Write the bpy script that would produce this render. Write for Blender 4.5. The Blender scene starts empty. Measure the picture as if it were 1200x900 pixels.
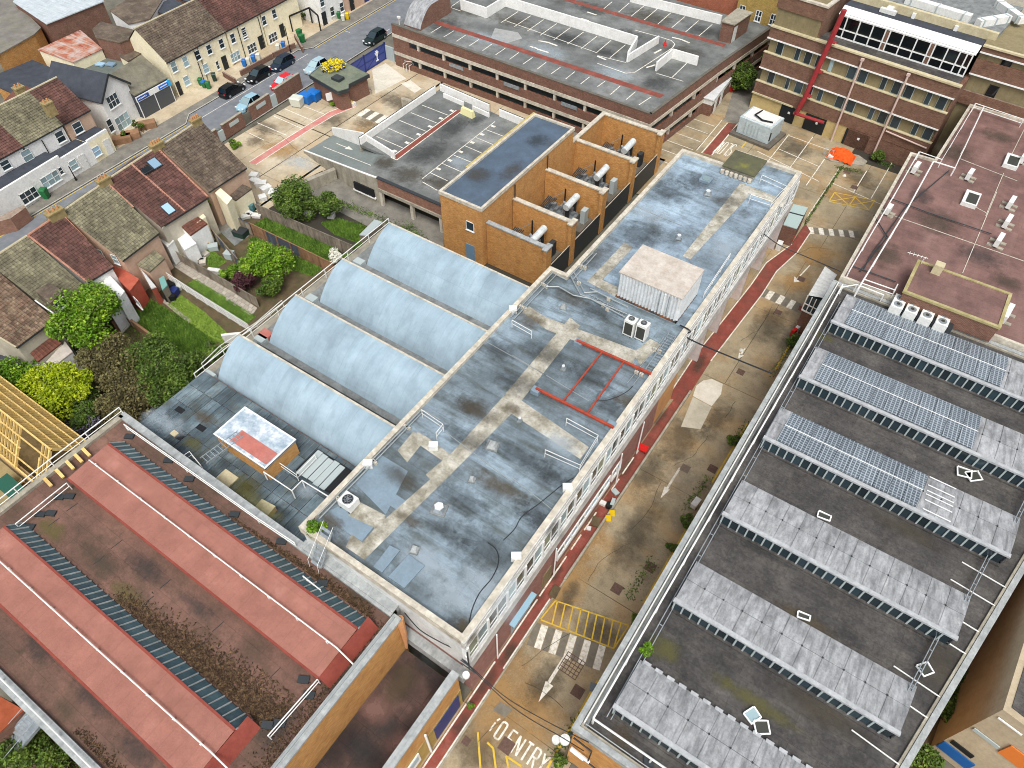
import bpy,math,random
import numpy as np
from mathutils import Vector,Matrix
random.seed(7)
rng=np.random.default_rng(11)
R=math.radians
SC=bpy.context.scene
COL=SC.collection
# camera
CH,FPX,PITCH,ROLL,YAW=55.0,832.0,R(50.67),R(0.14),R(-34.02)
_cp,_sp=math.cos(PITCH),math.sin(PITCH)
FWD=Vector((math.sin(YAW)*_cp,math.cos(YAW)*_cp,-_sp))
_r0=Vector((math.cos(YAW),-math.sin(YAW),0))
_u0=_r0.cross(FWD)
RT=_r0*math.cos(ROLL)+_u0*math.sin(ROLL)
UP=_u0*math.cos(ROLL)-_r0*math.sin(ROLL)
cam=bpy.data.cameras.new('camera')
cam.sensor_width=36
cam.lens=36*FPX/1200
cam.clip_start=1
cam.clip_end=3000
camo=bpy.data.objects.new('camera',cam)
COL.objects.link(camo)
mw=Matrix((RT,UP,-FWD)).transposed().to_4x4()
mw.translation=(0,0,CH)
camo.matrix_world=mw
SC.camera=camo
# light
SUN_EL,SUN_AZ=R(58),R(145)
w=bpy.data.worlds.new('World')
SC.world=w
w.use_nodes=True
nt=w.node_tree
sky=nt.nodes.new('ShaderNodeTexSky')
sky.sky_type='NISHITA'
sky.sun_disc=False
sky.sun_elevation=SUN_EL
sky.sun_rotation=SUN_AZ
sky.air_density=1.0
sky.dust_density=4.0
sky.ozone_density=1.0
bg=nt.nodes['Background']
bg.inputs['Strength'].default_value=0.15
hsv=nt.nodes.new('ShaderNodeHueSaturation')
hsv.inputs['Saturation'].default_value=.3
nt.links.new(sky.outputs[0],hsv.inputs['Color'])
nt.links.new(hsv.outputs[0],bg.inputs[0])
sl=bpy.data.lights.new('sun','SUN')
sl.energy=1.5
sl.angle=R(28)
sl.color=(1.0,0.96,0.90)
so=bpy.data.objects.new('sun',sl)
COL.objects.link(so)
sd=Vector((math.sin(SUN_AZ)*math.cos(SUN_EL),math.cos(SUN_AZ)*math.cos(SUN_EL),math.sin(SUN_EL)))
so.rotation_euler=sd.to_track_quat('Z','Y').to_euler()
so.location=sd*300
SC.view_settings.view_transform='Standard'
SC.view_settings.look='None'
SC.view_settings.exposure=0.38
SC.cycles.filter_width=1.0
SC.view_settings.gamma=1.0
# survey helpers (photo reading + height -> place)
def ray(px,py):
 return(FWD*FPX+RT*(px-600)+UP*(450-py))
def at(px,py,z=0.0):
 d=ray(px,py)
 t=(z-CH)/d.z
 return Vector((d.x*t,d.y*t,z))
def onwall(px,py,A,B):
 d=ray(px,py)
 n=Vector((B[1]-A[1],A[0]-B[0],0))
 t=n.dot(Vector((A[0],A[1],0)))/n.dot(d)
 return Vector((0,0,CH))+d*t
# mesh helpers
def V(*a):
 return Vector(a)
class MB:
 def __init__(s):
  s.v=[];s.f=[]
 def add(s,vs,fs):
  n=len(s.v)
  s.v.extend([tuple(p)for p in vs])
  s.f.extend([tuple(i+n for i in f)for f in fs])
  return s
 def poly(s,pts):
  return s.add(pts,[tuple(range(len(pts)))])
 def prism(s,pts,z0,z1):
  """pts: xy outline (counter-clockwise or not), z1 may be a list"""
  n=len(pts)
  a=sum(pts[i][0]*pts[(i+1)%n][1]-pts[(i+1)%n][0]*pts[i][1]for i in range(n))
  zt=list(z1)if isinstance(z1,(list,tuple))else[z1]*n
  pts=list(pts)
  if a<0:
   pts=pts[::-1];zt=zt[::-1]
  vs=[(p[0],p[1],z0)for p in pts]+[(p[0],p[1],z)for p,z in zip(pts,zt)]
  fs=[tuple(range(n,2*n)),tuple(range(n-1,-1,-1))]
  fs+=[(i,(i+1)%n,n+(i+1)%n,n+i)for i in range(n)]
  return s.add(vs,fs)
 def box(s,c,d,rz=0.0):
  """c = centre of the base, d = full sizes"""
  hx,hy=d[0]/2,d[1]/2
  cs,sn=math.cos(rz),math.sin(rz)
  P=[(-hx,-hy),(hx,-hy),(hx,hy),(-hx,hy)]
  P=[(c[0]+x*cs-y*sn,c[1]+x*sn+y*cs)for x,y in P]
  return s.prism(P,c[2],c[2]+d[2])
 def taper(s,c,d0,d1,h,rz=0.0,sh=(0,0)):
  cs,sn=math.cos(rz),math.sin(rz)
  def rr(x,y,z):
   return(c[0]+x*cs-y*sn,c[1]+x*sn+y*cs,c[2]+z)
  vs=[rr(x*d0[0]/2,y*d0[1]/2,0)for x,y in((-1,-1),(1,-1),(1,1),(-1,1))]
  vs+=[rr(x*d1[0]/2+sh[0],y*d1[1]/2+sh[1],h)for x,y in((-1,-1),(1,-1),(1,1),(-1,1))]
  return s.add(vs,[(3,2,1,0),(4,5,6,7),(0,1,5,4),(1,2,6,5),(2,3,7,6),(3,0,4,7)])
 def beam(s,a,b,wd,ht=None):
  ht=wd if ht is None else ht
  a=Vector(a);b=Vector(b)
  d=(b-a)
  if d.length<1e-6:return s
  d.normalize()
  sd_=d.cross(Vector((0,0,1)))
  if sd_.length<1e-3:sd_=Vector((1,0,0))
  sd_.normalize()
  u=sd_.cross(d)
  vs=[]
  for p in(a,b):
   for x,y in((-1,-1),(1,-1),(1,1),(-1,1)):
    vs.append(p+sd_*x*wd/2+u*y*ht/2)
  return s.add(vs,[(3,2,1,0),(4,5,6,7),(0,1,5,4),(1,2,6,5),(2,3,7,6),(3,0,4,7)])
 def tube(s,pts,r,n=6,caps=True):
  pts=[Vector(p)for p in pts]
  rings=[]
  prev=None
  for i,p in enumerate(pts):
   if i==0:d=pts[1]-p
   elif i==len(pts)-1:d=p-pts[i-1]
   else:d=(pts[i+1]-p).normalized()+(p-pts[i-1]).normalized()
   if d.length<1e-6:d=Vector((0,0,1))
   d.normalize()
   a=prev if prev is not None else(Vector((0,0,1))if abs(d.z)<.9 else Vector((1,0,0)))
   sx=a-d*a.dot(d)
   if sx.length<1e-4:sx=Vector((1,0,0))-d*d.x
   sx.normalize();prev=sx
   sy=d.cross(sx)
   rad=r[i]if isinstance(r,(list,tuple))else r
   rings.append([p+(sx*math.cos(2*math.pi*k/n)+sy*math.sin(2*math.pi*k/n))*rad for k in range(n)])
  vs=[q for rg in rings for q in rg]
  fs=[]
  for i in range(len(rings)-1):
   for k in range(n):
    fs.append((i*n+k,i*n+(k+1)%n,(i+1)*n+(k+1)%n,(i+1)*n+k))
  if caps:
   fs.append(tuple(range(n-1,-1,-1)))
   fs.append(tuple(range((len(rings)-1)*n,len(rings)*n)))
  return s.add(vs,fs)
 def cyl(s,c,r,h,n=12,r2=None):
  return s.tube([(c[0],c[1],c[2]),(c[0],c[1],c[2]+h)],[r,r if r2 is None else r2],n)
 def build(s,name,m,parent=None,label=None,kind=None,smooth=False,origin=None,local=False):
  me=bpy.data.meshes.new(name)
  vs=np.array(s.v,dtype=float)
  if parent is None and not local:
   o0=np.array([(vs[:,0].min()+vs[:,0].max())/2,(vs[:,1].min()+vs[:,1].max())/2,vs[:,2].min()])
  elif parent is not None and not local:
   o0=np.array(parent['_w'])
  else:
   o0=np.zeros(3)
  if origin is not None:o0=np.array(origin,dtype=float)
  vs=vs-o0
  me.from_pydata(vs.tolist(),[],s.f)
  if smooth:
   me.polygons.foreach_set('use_smooth',[True]*len(me.polygons))
  if m is not None:me.materials.append(m)
  o=bpy.data.objects.new(name,me)
  COL.objects.link(o)
  if parent is not None:
   o.parent=parent
   o['_w']=list(parent['_w'])
  else:
   o.location=o0
   o['_w']=list(o0)
  if label:o['label']=label
  if kind:o['kind']=kind
  return o
def thing(name,label,cat,loc=(0,0,0),rz=0.0,group=None,local=False):
 o=bpy.data.objects.new(name,None)
 o.empty_display_size=.3
 COL.objects.link(o)
 o.location=loc
 o.rotation_euler.z=rz
 o['label']=label;o['category']=cat
 if group:o['group']=group
 o['_w']=[0.0,0.0,0.0]if local else list(Vector(loc))
 return o
def tag(o,label,cat,group=None):
 o['label']=label;o['category']=cat
 if group:o['group']=group
 return o
def struct(name,mb,m,smooth=False):
 return mb.build(name,m,kind='structure',smooth=smooth)
_kids={}
def copy_tree(o,loc,rz=None,label=None,group=None,mats=None):
 c=o.copy();COL.objects.link(c)
 c.location=loc
 if rz is not None:c.rotation_euler.z=rz
 if label:c['label']=label
 if group:c['group']=group
 for ch in o.children:
  d=ch.copy();COL.objects.link(d);d.parent=c
  if mats and ch.name.split('.')[0]in mats:
   d.data=d.data.copy();d.data.materials[0]=mats[ch.name.split('.')[0]]
  for g in ch.children:
   e=g.copy();COL.objects.link(e);e.parent=d
 return c
# materials
def srgb(h):
 h=h.lstrip('#')
 c=[int(h[i:i+2],16)/255 for i in(0,2,4)]
 return tuple(x/12.92 if x<=.04045 else((x+.055)/1.055)**2.4 for x in c)+(1,)
def C3(c):
 if isinstance(c,str):return srgb(c)
 return tuple(c)+(1,)if len(c)==3 else c
def mat(name,stops,scale=1.0,detail=6,rough=.85,bump=.15,bscale=12,fine=.12,fscale=5.0,grid=None,metal=0.0,rnd=0.0,island=0.0,stretch=(1,1,1),rot=0.0,stain=None,stain_scale=.25,stain_amt=.5,spec=.3,streak=None,coat=0):
 """mottled procedural surface in world space: ramp over noise, fine grain, stains, per-object / per-island variation"""
 m=bpy.data.materials.new(name);m.use_nodes=True
 n=m.node_tree.nodes;l=m.node_tree.links
 p=n['Principled BSDF']
 geo=n.new('ShaderNodeNewGeometry')
 mp=n.new('ShaderNodeMapping');mp.inputs['Scale'].default_value=stretch;mp.inputs['Rotation'].default_value=(0,0,rot)
 l.new(geo.outputs['Position'],mp.inputs['Vector'])
 no=n.new('ShaderNodeTexNoise');no.inputs['Scale'].default_value=scale;no.inputs['Detail'].default_value=detail
 no.inputs['Roughness'].default_value=.62
 l.new(mp.outputs[0],no.inputs['Vector'])
 cr=n.new('ShaderNodeValToRGB')
 if isinstance(stops,(str,tuple)):stops=[(0.3,stops),(0.7,stops)]
 e=cr.color_ramp.elements
 while len(e)<len(stops):e.new(.5)
 for i,(pos,c)in enumerate(stops):
  e[i].position=pos;e[i].color=C3(c)
 l.new(no.outputs['Fac'],cr.inputs[0])
 out=cr.outputs[0]
 def mix(a,b,fac,mode='MIX'):
  mx=n.new('ShaderNodeMix');mx.data_type='RGBA';mx.blend_type=mode
  for s_,v in((6,a),(7,b)):
   if hasattr(v,'is_linked'):l.new(v,mx.inputs[s_])
   else:mx.inputs[s_].default_value=C3(v)
  if hasattr(fac,'is_linked'):l.new(fac,mx.inputs[0])
  else:mx.inputs[0].default_value=fac
  return mx.outputs[2]
 def ramp(src,a,b,lo=0.0,hi=1.0):
  r_=n.new('ShaderNodeMapRange');r_.inputs[1].default_value=a;r_.inputs[2].default_value=b
  r_.inputs[3].default_value=lo;r_.inputs[4].default_value=hi
  l.new(src,r_.inputs[0]);return r_.outputs[0]
 if stain is not None:
  for k,sc_ in enumerate((stain_scale,stain_scale*5)):
   s2=n.new('ShaderNodeTexNoise');s2.inputs['Scale'].default_value=sc_;s2.inputs['Detail'].default_value=8
   s2.inputs['Roughness'].default_value=.7
   mp2=n.new('ShaderNodeMapping');mp2.inputs['Location'].default_value=(31*k+5,17,3)
   l.new(mp.outputs[0],mp2.inputs[0]);l.new(mp2.outputs[0],s2.inputs['Vector'])
   out=mix(out,stain,ramp(s2.outputs['Fac'],.5,.72,0,stain_amt*(1 if k==0 else .7)))
 if streak is not None:
  s3=n.new('ShaderNodeTexNoise');s3.inputs['Scale'].default_value=1.0;s3.inputs['Detail'].default_value=5
  mp3=n.new('ShaderNodeMapping');mp3.inputs['Scale'].default_value=streak[1]
  l.new(geo.outputs['Position'],mp3.inputs[0]);l.new(mp3.outputs[0],s3.inputs['Vector'])
  out=mix(out,streak[0],ramp(s3.outputs['Fac'],.48,.75,0,streak[2]))
 if grid:
  bt=n.new('ShaderNodeTexBrick');bt.inputs['Scale'].default_value=1;bt.inputs['Brick Width'].default_value=grid[0];bt.inputs['Row Height'].default_value=grid[1]
  bt.inputs['Mortar Size'].default_value=.02;bt.inputs['Bias'].default_value=0
  g_=grid[2]
  bt.inputs['Color1'].default_value=(1-g_,1-g_,1-g_,1);bt.inputs['Color2'].default_value=(1,1,1,1);bt.inputs['Mortar'].default_value=(1-g_*2.2,)*3+(1,)
  mpg=n.new('ShaderNodeMapping');mpg.inputs['Rotation'].default_value=(0,0,grid[3]if len(grid)>3 else 0)
  l.new(geo.outputs['Position'],mpg.inputs[0]);l.new(mpg.outputs[0],bt.inputs['Vector'])
  out=mix(out,bt.outputs[0],1.0,'MULTIPLY')
 f2=n.new('ShaderNodeTexNoise');f2.inputs['Scale'].default_value=1.7;f2.inputs['Detail'].default_value=10;f2.inputs['Roughness'].default_value=.85
 l.new(mp.outputs[0],f2.inputs['Vector'])
 if fine>.1:out=mix(out,(.02,.02,.015),ramp(f2.outputs['Fac'],.5,.85,0,fine*2.2))
 f=n.new('ShaderNodeTexNoise');f.inputs['Scale'].default_value=fscale;f.inputs['Detail'].default_value=4
 f.inputs['Roughness'].default_value=.75
 l.new(geo.outputs['Position'],f.inputs['Vector'])
 hs=n.new('ShaderNodeHueSaturation')
 l.new(out,hs.inputs['Color'])
 val=ramp(f.outputs['Fac'],.25,.75,1-fine,1+fine)
 if rnd:
  oi=n.new('ShaderNodeObjectInfo')
  ad=n.new('ShaderNodeMath');ad.operation='MULTIPLY'
  l.new(val,ad.inputs[0]);l.new(ramp(oi.outputs['Random'],0,1,1-rnd,1+rnd),ad.inputs[1]);val=ad.outputs[0]
 if island:
  ad=n.new('ShaderNodeMath');ad.operation='MULTIPLY'
  l.new(val,ad.inputs[0]);l.new(ramp(geo.outputs['Random Per Island'],0,1,1-island,1+island),ad.inputs[1]);val=ad.outputs[0]
 l.new(val,hs.inputs['Value'])
 l.new(hs.outputs[0],p.inputs['Base Color'])
 p.inputs['Roughness'].default_value=rough
 p.inputs['Metallic'].default_value=metal
 p.inputs['Specular IOR Level'].default_value=spec
 if coat:p.inputs['Coat Weight'].default_value=coat
 if bump:
  b=n.new('ShaderNodeBump');b.inputs['Strength'].default_value=bump;b.inputs['Distance'].default_value=.05
  bn=n.new('ShaderNodeTexNoise');bn.inputs['Scale'].default_value=bscale;bn.inputs['Detail'].default_value=5
  l.new(geo.outputs['Position'],bn.inputs['Vector'])
  l.new(bn.outputs['Fac'],b.inputs['Height']);l.new(b.outputs[0],p.inputs['Normal'])
 return m
def plain(name,c,rough=.6,metal=0.0,spec=.4,fine=.05,rnd=0.0):
 return mat(name,[(0.3,c),(0.7,c)],rough=rough,metal=metal,spec=spec,fine=fine,bump=0,rnd=rnd)
def brick(name,c1,c2,mortar,dirt=None,dirt_amt=.5,bw=.225,bh=.075,rot=0.0,patch=None):
 m=bpy.data.materials.new(name);m.use_nodes=True
 n=m.node_tree.nodes;l=m.node_tree.links
 p=n['Principled BSDF']
 geo=n.new('ShaderNodeNewGeometry')
 mp=n.new('ShaderNodeMapping');mp.inputs['Rotation'].default_value=(0,0,rot)
 l.new(geo.outputs['Position'],mp.inputs[0])
 sx=n.new('ShaderNodeSeparateXYZ');l.new(mp.outputs[0],sx.inputs[0])
 ad=n.new('ShaderNodeMath');ad.operation='ADD'
 l.new(sx.outputs[0],ad.inputs[0]);l.new(sx.outputs[1],ad.inputs[1])
 cx=n.new('ShaderNodeCombineXYZ');l.new(ad.outputs[0],cx.inputs[0]);l.new(sx.outputs[2],cx.inputs[1])
 bt=n.new('ShaderNodeTexBrick')
 bt.inputs['Scale'].default_value=1.0
 bt.inputs['Brick Width'].default_value=bw
 bt.inputs['Row Height'].default_value=bh
 bt.inputs['Mortar Size'].default_value=.010
 bt.inputs['Bias'].default_value=-.1
 bt.inputs['Color1'].default_value=C3(c1);bt.inputs['Color2'].default_value=C3(c2);bt.inputs['Mortar'].default_value=C3(mortar)
 l.new(cx.outputs[0],bt.inputs['Vector'])
 out=bt.outputs[0]
 no=n.new('ShaderNodeTexNoise');no.inputs['Scale'].default_value=.9;no.inputs['Detail'].default_value=8;no.inputs['Roughness'].default_value=.7
 l.new(geo.outputs['Position'],no.inputs['Vector'])
 no2=n.new('ShaderNodeTexNoise');no2.inputs['Scale'].default_value=3.2;no2.inputs['Detail'].default_value=4
 mpz=n.new('ShaderNodeMapping');mpz.inputs['Scale'].default_value=(1,1,4)
 l.new(geo.outputs['Position'],mpz.inputs[0]);l.new(mpz.outputs[0],no2.inputs['Vector'])
 def rg(src,a,b,lo,hi):
  r_=n.new('ShaderNodeMapRange');r_.inputs[1].default_value=a;r_.inputs[2].default_value=b
  r_.inputs[3].default_value=lo;r_.inputs[4].default_value=hi
  l.new(src,r_.inputs[0]);return r_.outputs[0]
 if dirt is not None:
  mx=n.new('ShaderNodeMix');mx.data_type='RGBA'
  l.new(rg(no.outputs['Fac'],.45,.75,0,dirt_amt),mx.inputs[0]);l.new(out,mx.inputs[6]);mx.inputs[7].default_value=C3(dirt)
  out=mx.outputs[2]
 hs=n.new('ShaderNodeHueSaturation');l.new(out,hs.inputs['Color']);l.new(rg(no2.outputs['Fac'],.3,.7,.8,1.2),hs.inputs['Value'])
 l.new(hs.outputs[0],p.inputs['Base Color'])
 p.inputs['Roughness'].default_value=.9
 p.inputs['Specular IOR Level'].default_value=.2
 b=n.new('ShaderNodeBump');b.inputs['Strength'].default_value=.35;b.inputs['Distance'].default_value=.02;b.invert=True
 l.new(bt.outputs['Fac'],b.inputs['Height']);l.new(b.outputs[0],p.inputs['Normal'])
 return m
def glass(name,c,rough=.08):
 m=bpy.data.materials.new(name);m.use_nodes=True
 p=m.node_tree.nodes['Principled BSDF']
 n=m.node_tree.nodes;l=m.node_tree.links
 oi=n.new('ShaderNodeObjectInfo');hs=n.new('ShaderNodeHueSaturation');mr=n.new('ShaderNodeMapRange')
 mr.inputs[3].default_value=.6;mr.inputs[4].default_value=1.5
 l.new(oi.outputs['Random'],mr.inputs[0]);l.new(mr.outputs[0],hs.inputs['Value']);hs.inputs['Color'].default_value=C3(c)
 l.new(hs.outputs[0],p.inputs['Base Color'])
 p.inputs['Roughness'].default_value=rough
 p.inputs['Specular IOR Level'].default_value=.6
 return m
M={}
M['asphalt']=mat('street_asphalt',[(.35,'#6b7076'),(.65,'#7d8084')],scale=.8,stain='#5c5f63',stain_amt=.35,fine=.12,fscale=20)
M['pavement']=mat('pavement_asphalt',[(.35,'#6f6c66'),(.65,'#8a867c')],scale=.6,stain='#5c5a50',stain_amt=.4,fine=.15,rnd=.05)
M['kerb']=mat('kerb_stone',[(.3,'#a19f98'),(.7,'#bdbab0')],scale=2)
M['ground']=mat('open_ground',[(.3,'#5d5b50'),(.7,'#79756a')],scale=.4,stain='#4a5136',stain_amt=.5)
M['slab']=mat('road_concrete',[(.3,'#857a62'),(.5,'#9d9076'),(.7,'#b0a287')],scale=.22,detail=9,stain='#5f574a',stain_amt=.7,stain_scale=.22,fine=.22,fscale=9,rnd=.05,streak=('#b38d58',(.16,.3,1),.6))
M['slab_pale']=mat('yard_concrete',[(.3,'#a3947a'),(.5,'#b9ac93'),(.7,'#c9bea7')],scale=.2,detail=9,stain='#7d6f5c',stain_amt=.5,fine=.12,rnd=.06,streak=('#b89160',(.3,.3,1),.3))
M['slab_light']=mat('new_concrete',[(.3,'#c8c2b2'),(.7,'#dcd7c9')],scale=.6,stain='#a59e8c',stain_amt=.4)
M['joint']=mat('joint_tar','#3d3a32',bump=0)
M['redpath']=mat('red_walkway_paint',[(.3,'#6f4036'),(.55,'#8a463c'),(.75,'#9b5d50')],scale=.8,stain='#6d5245',stain_amt=.75,stain_scale=.45,fine=.22,fscale=8)
M['redpale']=mat('faded_red_paint',[(.3,'#b87068'),(.55,'#c4807a'),(.75,'#b99c88')],scale=.9,stain='#b4a18a',stain_amt=.6,stain_scale=.3,fine=.12)
M['white_line']=mat('worn_white_paint',[(.32,'#a9a28f'),(.5,'#dcd8cc'),(.7,'#e9e6dc')],scale=3.0,bump=0,fine=.1)
M['yellow_line']=mat('worn_yellow_paint',[(.35,'#b39a55'),(.5,'#cfae3c'),(.7,'#d8b948')],scale=2.0,bump=0,fine=.1)
M['darkpatch']=mat('dark_paving_paint',[(.3,'#6c665b'),(.7,'#7f7a6d')],scale=2.0,bump=0)
M['blue_roof']=mat('blue_grey_roof_felt',[(.30,'#545f65'),(.42,'#6a777f'),(.52,'#80909b'),(.62,'#92a5b2'),(.72,'#a3b8c6')],scale=.12,detail=12,rough=.7,stain='#3b403a',stain_amt=.75,stain_scale=.19,fine=.2,fscale=4.5,streak=('#4a514d',(.3,1.7,1),.95),bump=.2,spec=.4,grid=(9.0,1.0,0.13))
M['blue_roof2']=mat('blue_grey_roof_felt_far',[(.30,'#616e75'),(.42,'#7f8f9c'),(.54,'#94a8b8'),(.68,'#a9bfcf')],scale=.16,detail=12,rough=.7,stain='#3a3f3b',stain_amt=.85,stain_scale=.24,fine=.16,fscale=5,streak=('#5b6567',(.25,1.6,1),.6),bump=.2,spec=.4,grid=(7.0,1.0,0.12))
M['blue_patch']=mat('smooth_blue_roof_patch',[(.3,'#71808b'),(.7,'#8297a6')],scale=.5,stain='#66716f',stain_amt=.3,rough=.65)
M['walkpad']=mat('pale_walkway_felt',[(.3,'#7f7a6c'),(.45,'#a39f91'),(.62,'#c3c0b4'),(.75,'#d3d0c6')],scale=.7,detail=11,stain='#6b6450',stain_amt=.8,stain_scale=.6,fine=.2,fscale=6,grid=(1.5,1.0,0.08))
M['coping']=mat('pale_stone_coping',[(.3,'#a9a294'),(.6,'#cdc6b6'),(.75,'#dad4c6')],scale=1.6,stain='#837c6e',stain_amt=.5,stain_scale=.8)
M['white_wall']=mat('white_painted_masonry',[(.3,'#c6c7c4'),(.7,'#dfe1df')],scale=.8,stain='#9da0a0',stain_amt=.45,stain_scale=.7,streak=('#a8a8a4',(1.5,1.5,.2),.3))
M['fascia']=mat('white_fascia',[(.3,'#b9b8b2'),(.6,'#d7d8d4')],scale=1.2,stain='#8f8b86',stain_amt=.6,stain_scale=1.0,streak=('#96928c',(8,.15,1),.6))
M['frame']=plain('white_frame','#e4e6e4',.5)
M['gframe']=plain('grey_metal_frame','#a9b4b4',.5)
M['glass']=glass('window_glass','#2a3940',.2)
M['glass_lt']=glass('pale_window_glass','#8aa1a6',.35)
M['glass_blk']=glass('black_window_glass','#0c1316')
M['glass_blue']=glass('sky_window_glass','#8fb0c8',.15)
M['pinkbrick']=brick('pink_brown_brick','#8c5f57','#a8756a','#9a847c',dirt='#6e5049',dirt_amt=.5)
M['redbrick']=brick('dark_red_brick','#694234','#825543','#8c7c70',dirt='#4e3c33',dirt_amt=.5)
M['brown_brick']=brick('brown_brick','#7a4c3c','#96644f','#9a8a7c',dirt='#5b463c',dirt_amt=.5)
M['orange_brick']=brick('yellow_orange_brick','#bd7f3f','#cf9a55','#b39a72',dirt='#8a5a2c',dirt_amt=.55)
M['yellow_brick']=brick('yellow_stock_brick','#a98a45','#bf9f57','#a39468',dirt='#6d6034',dirt_amt=.5)
M['orange_wall']=mat('orange_painted_wall',[(.3,'#b98a5c'),(.7,'#cf9f6c')],scale=.8)
M['white_pier']=mat('white_pink_pier',[(.3,'#bfb5b2'),(.7,'#d5cfcd')],scale=.8,stain='#a09492',stain_amt=.4)
M['felt_dark']=mat('dark_roof_felt',[(.3,'#383737'),(.5,'#4b4948'),(.68,'#5f5c59')],scale=.4,detail=12,rough=.95,stain='#726c63',stain_amt=.5,stain_scale=.4,fine=.4,fscale=4,bump=.4,bscale=6,streak=('#3a3839',(.25,1.2,1),.5),grid=(8.0,1.0,0.14))
M['sheet']=mat('pale_fibre_cement_sheet',[(.3,'#858687'),(.46,'#a0a2a4'),(.62,'#b3b5b7'),(.76,'#c2c4c6')],scale=1.3,stretch=(1.6,.5,1),detail=11,rough=.9,stain='#66686a',stain_amt=.6,stain_scale=.8,fine=.2,fscale=7,rnd=.06,streak=('#6a6c6e',(3.2,.25,1),.85),bump=.15)
M['sheet_top']=mat('lichen_sheet',[(.3,'#96999c'),(.7,'#b6b9bb')],scale=2)
M['pv']=None
M['parapet_grey']=mat('weathered_grey_coping',[(.3,'#8c9191'),(.7,'#b3b7b6')],scale=1.5,stain='#6f7371',stain_amt=.5,stain_scale=.8,streak=('#777b7b',(6,.2,1),.5))
M['rail_white']=plain('white_rail_paint','#dfe0dc',.45)
M['rail_grey']=plain('galvanised_rail','#9aa0a0',.45,metal=.3)
M['red_flat']=mat('dusty_pink_felt',[(.3,'#69514c'),(.5,'#7a5d57'),(.7,'#8a6b64')],scale=.35,detail=11,stain='#4b3b38',stain_amt=.5,stain_scale=.3,fine=.16,fscale=7,rough=.9,streak=('#9c7f77',(.7,.12,1),.35),grid=(7.0,1.0,0.1))
M['red_roof']=mat('pink_red_roof_felt',[(.3,'#8f6155'),(.6,'#a06d60'),(.75,'#ab796c')],scale=.6,detail=11,stain='#845c4c',stain_amt=.4,stain_scale=.35,fine=.14,fscale=10,rough=.9,grid=(1.0,8.0,0.07))
M['red_roof_low']=mat('dirty_pink_brown_felt',[(.3,'#5d483f'),(.5,'#74574c'),(.7,'#876659')],scale=.25,detail=12,stain='#3f3a2e',stain_amt=.75,stain_scale=.2,fine=.2,fscale=7,rough=.9,streak=('#4f4436',(.3,1.2,1),.6),grid=(5.0,1.0,0.12))
M['red_dark']=mat('dark_red_upstand',[(.3,'#7c3b31'),(.7,'#8f473b')],scale=1)
M['brown_roof']=mat('wet_brown_felt',[(.36,'#1d191a'),(.46,'#3a2d2a'),(.56,'#523f39'),(.68,'#755a51')],scale=.2,detail=12,stain='#151414',stain_amt=.9,stain_scale=.16,fine=.2,fscale=7,rough=.6,grid=(1.6,1.6,0.22))
M['vault']=mat('pale_blue_vault_felt',[(.3,'#8597a3'),(.5,'#96abb8'),(.7,'#a5bac6')],scale=.3,detail=9,rough=.65,stain='#93a8b3',stain_amt=.4,stain_scale=.3,fine=.06,streak=('#7f939e',(1.4,.25,1),.55),bump=.08,rnd=.03,grid=(1.15,40.0,0.07))
M['valley']=mat('grey_valley_felt',[(.3,'#6c7070'),(.7,'#8d9191')],scale=1,stain='#4b4f48',stain_amt=.7,stain_scale=.6)
M['patch']=mat('grey_roof_sheet',[(.3,'#3a464d'),(.5,'#54636b'),(.7,'#76868d')],scale=.4,detail=11,rough=.6,stain='#55523a',stain_amt=.65,stain_scale=.45,rnd=.35,fine=.2,fscale=7,streak=('#46525a',(4,.3,1),.5))
M['patch_white']=mat('white_blotched_felt',[(.35,'#8397a5'),(.5,'#a9b7c2'),(.62,'#cfd6db')],scale=1.2,detail=10,rough=.7)
M['patch_red']=mat('faded_red_felt',[(.3,'#a8635a'),(.7,'#bc776a')],scale=1.0,stain='#7d8a92',stain_amt=.35)
M['deck']=mat('carpark_deck_asphalt',[(.3,'#585b5a'),(.48,'#6e7170'),(.6,'#808381'),(.72,'#9b9d9b')],scale=.16,detail=11,stain='#464741',stain_amt=.75,stain_scale=.15,fine=.16,fscale=7,rough=.85)
M['deck_green']=mat('carpark_bay_asphalt',[(.3,'#6f7876'),(.7,'#838b88')],scale=.3,stain='#626a62',stain_amt=.4)
M['white_panel']=mat('white_parapet_panel',[(.3,'#dcdcd8'),(.7,'#ededea')],scale=.8,stain='#b8b2a2',stain_amt=.35,stain_scale=.9)
M['concrete']=mat('grey_concrete',[(.3,'#8e887a'),(.6,'#a9a393'),(.75,'#b9b3a4')],scale=.9,stain='#6b665a',stain_amt=.5,stain_scale=.6,streak=('#6f6a5e',(2.5,2.5,.2),.5))
M['concrete_dk']=mat('dark_concrete',[(.3,'#57534b'),(.7,'#6e695f')],scale=.9)
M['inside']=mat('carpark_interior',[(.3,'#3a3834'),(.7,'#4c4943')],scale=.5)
M['beige_panel']=mat('beige_render_panel',[(.3,'#7d7255'),(.7,'#8f8464')],scale=.8,streak=('#6e6549',(3,3,.3),.4))
M['cream_cop']=mat('cream_coping',[(.3,'#b9ae8c'),(.7,'#cdc4a4')],scale=1.5,stain='#928864',stain_amt=.4)
M['black_door']=plain('dark_door_paint','#1d2226',.5)
M['blue_door']=plain('blue_paint','#6c8ba3',.5)
M['navy']=plain('navy_blue_paint','#25346e',.5)
M['navy_lt']=plain('blue_mesh_paint','#3d4c92',.5)
M['red_pipe']=mat('red_duct',[(.3,'#8e2b30'),(.7,'#a33a3d')],scale=2,rough=.5)
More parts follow.
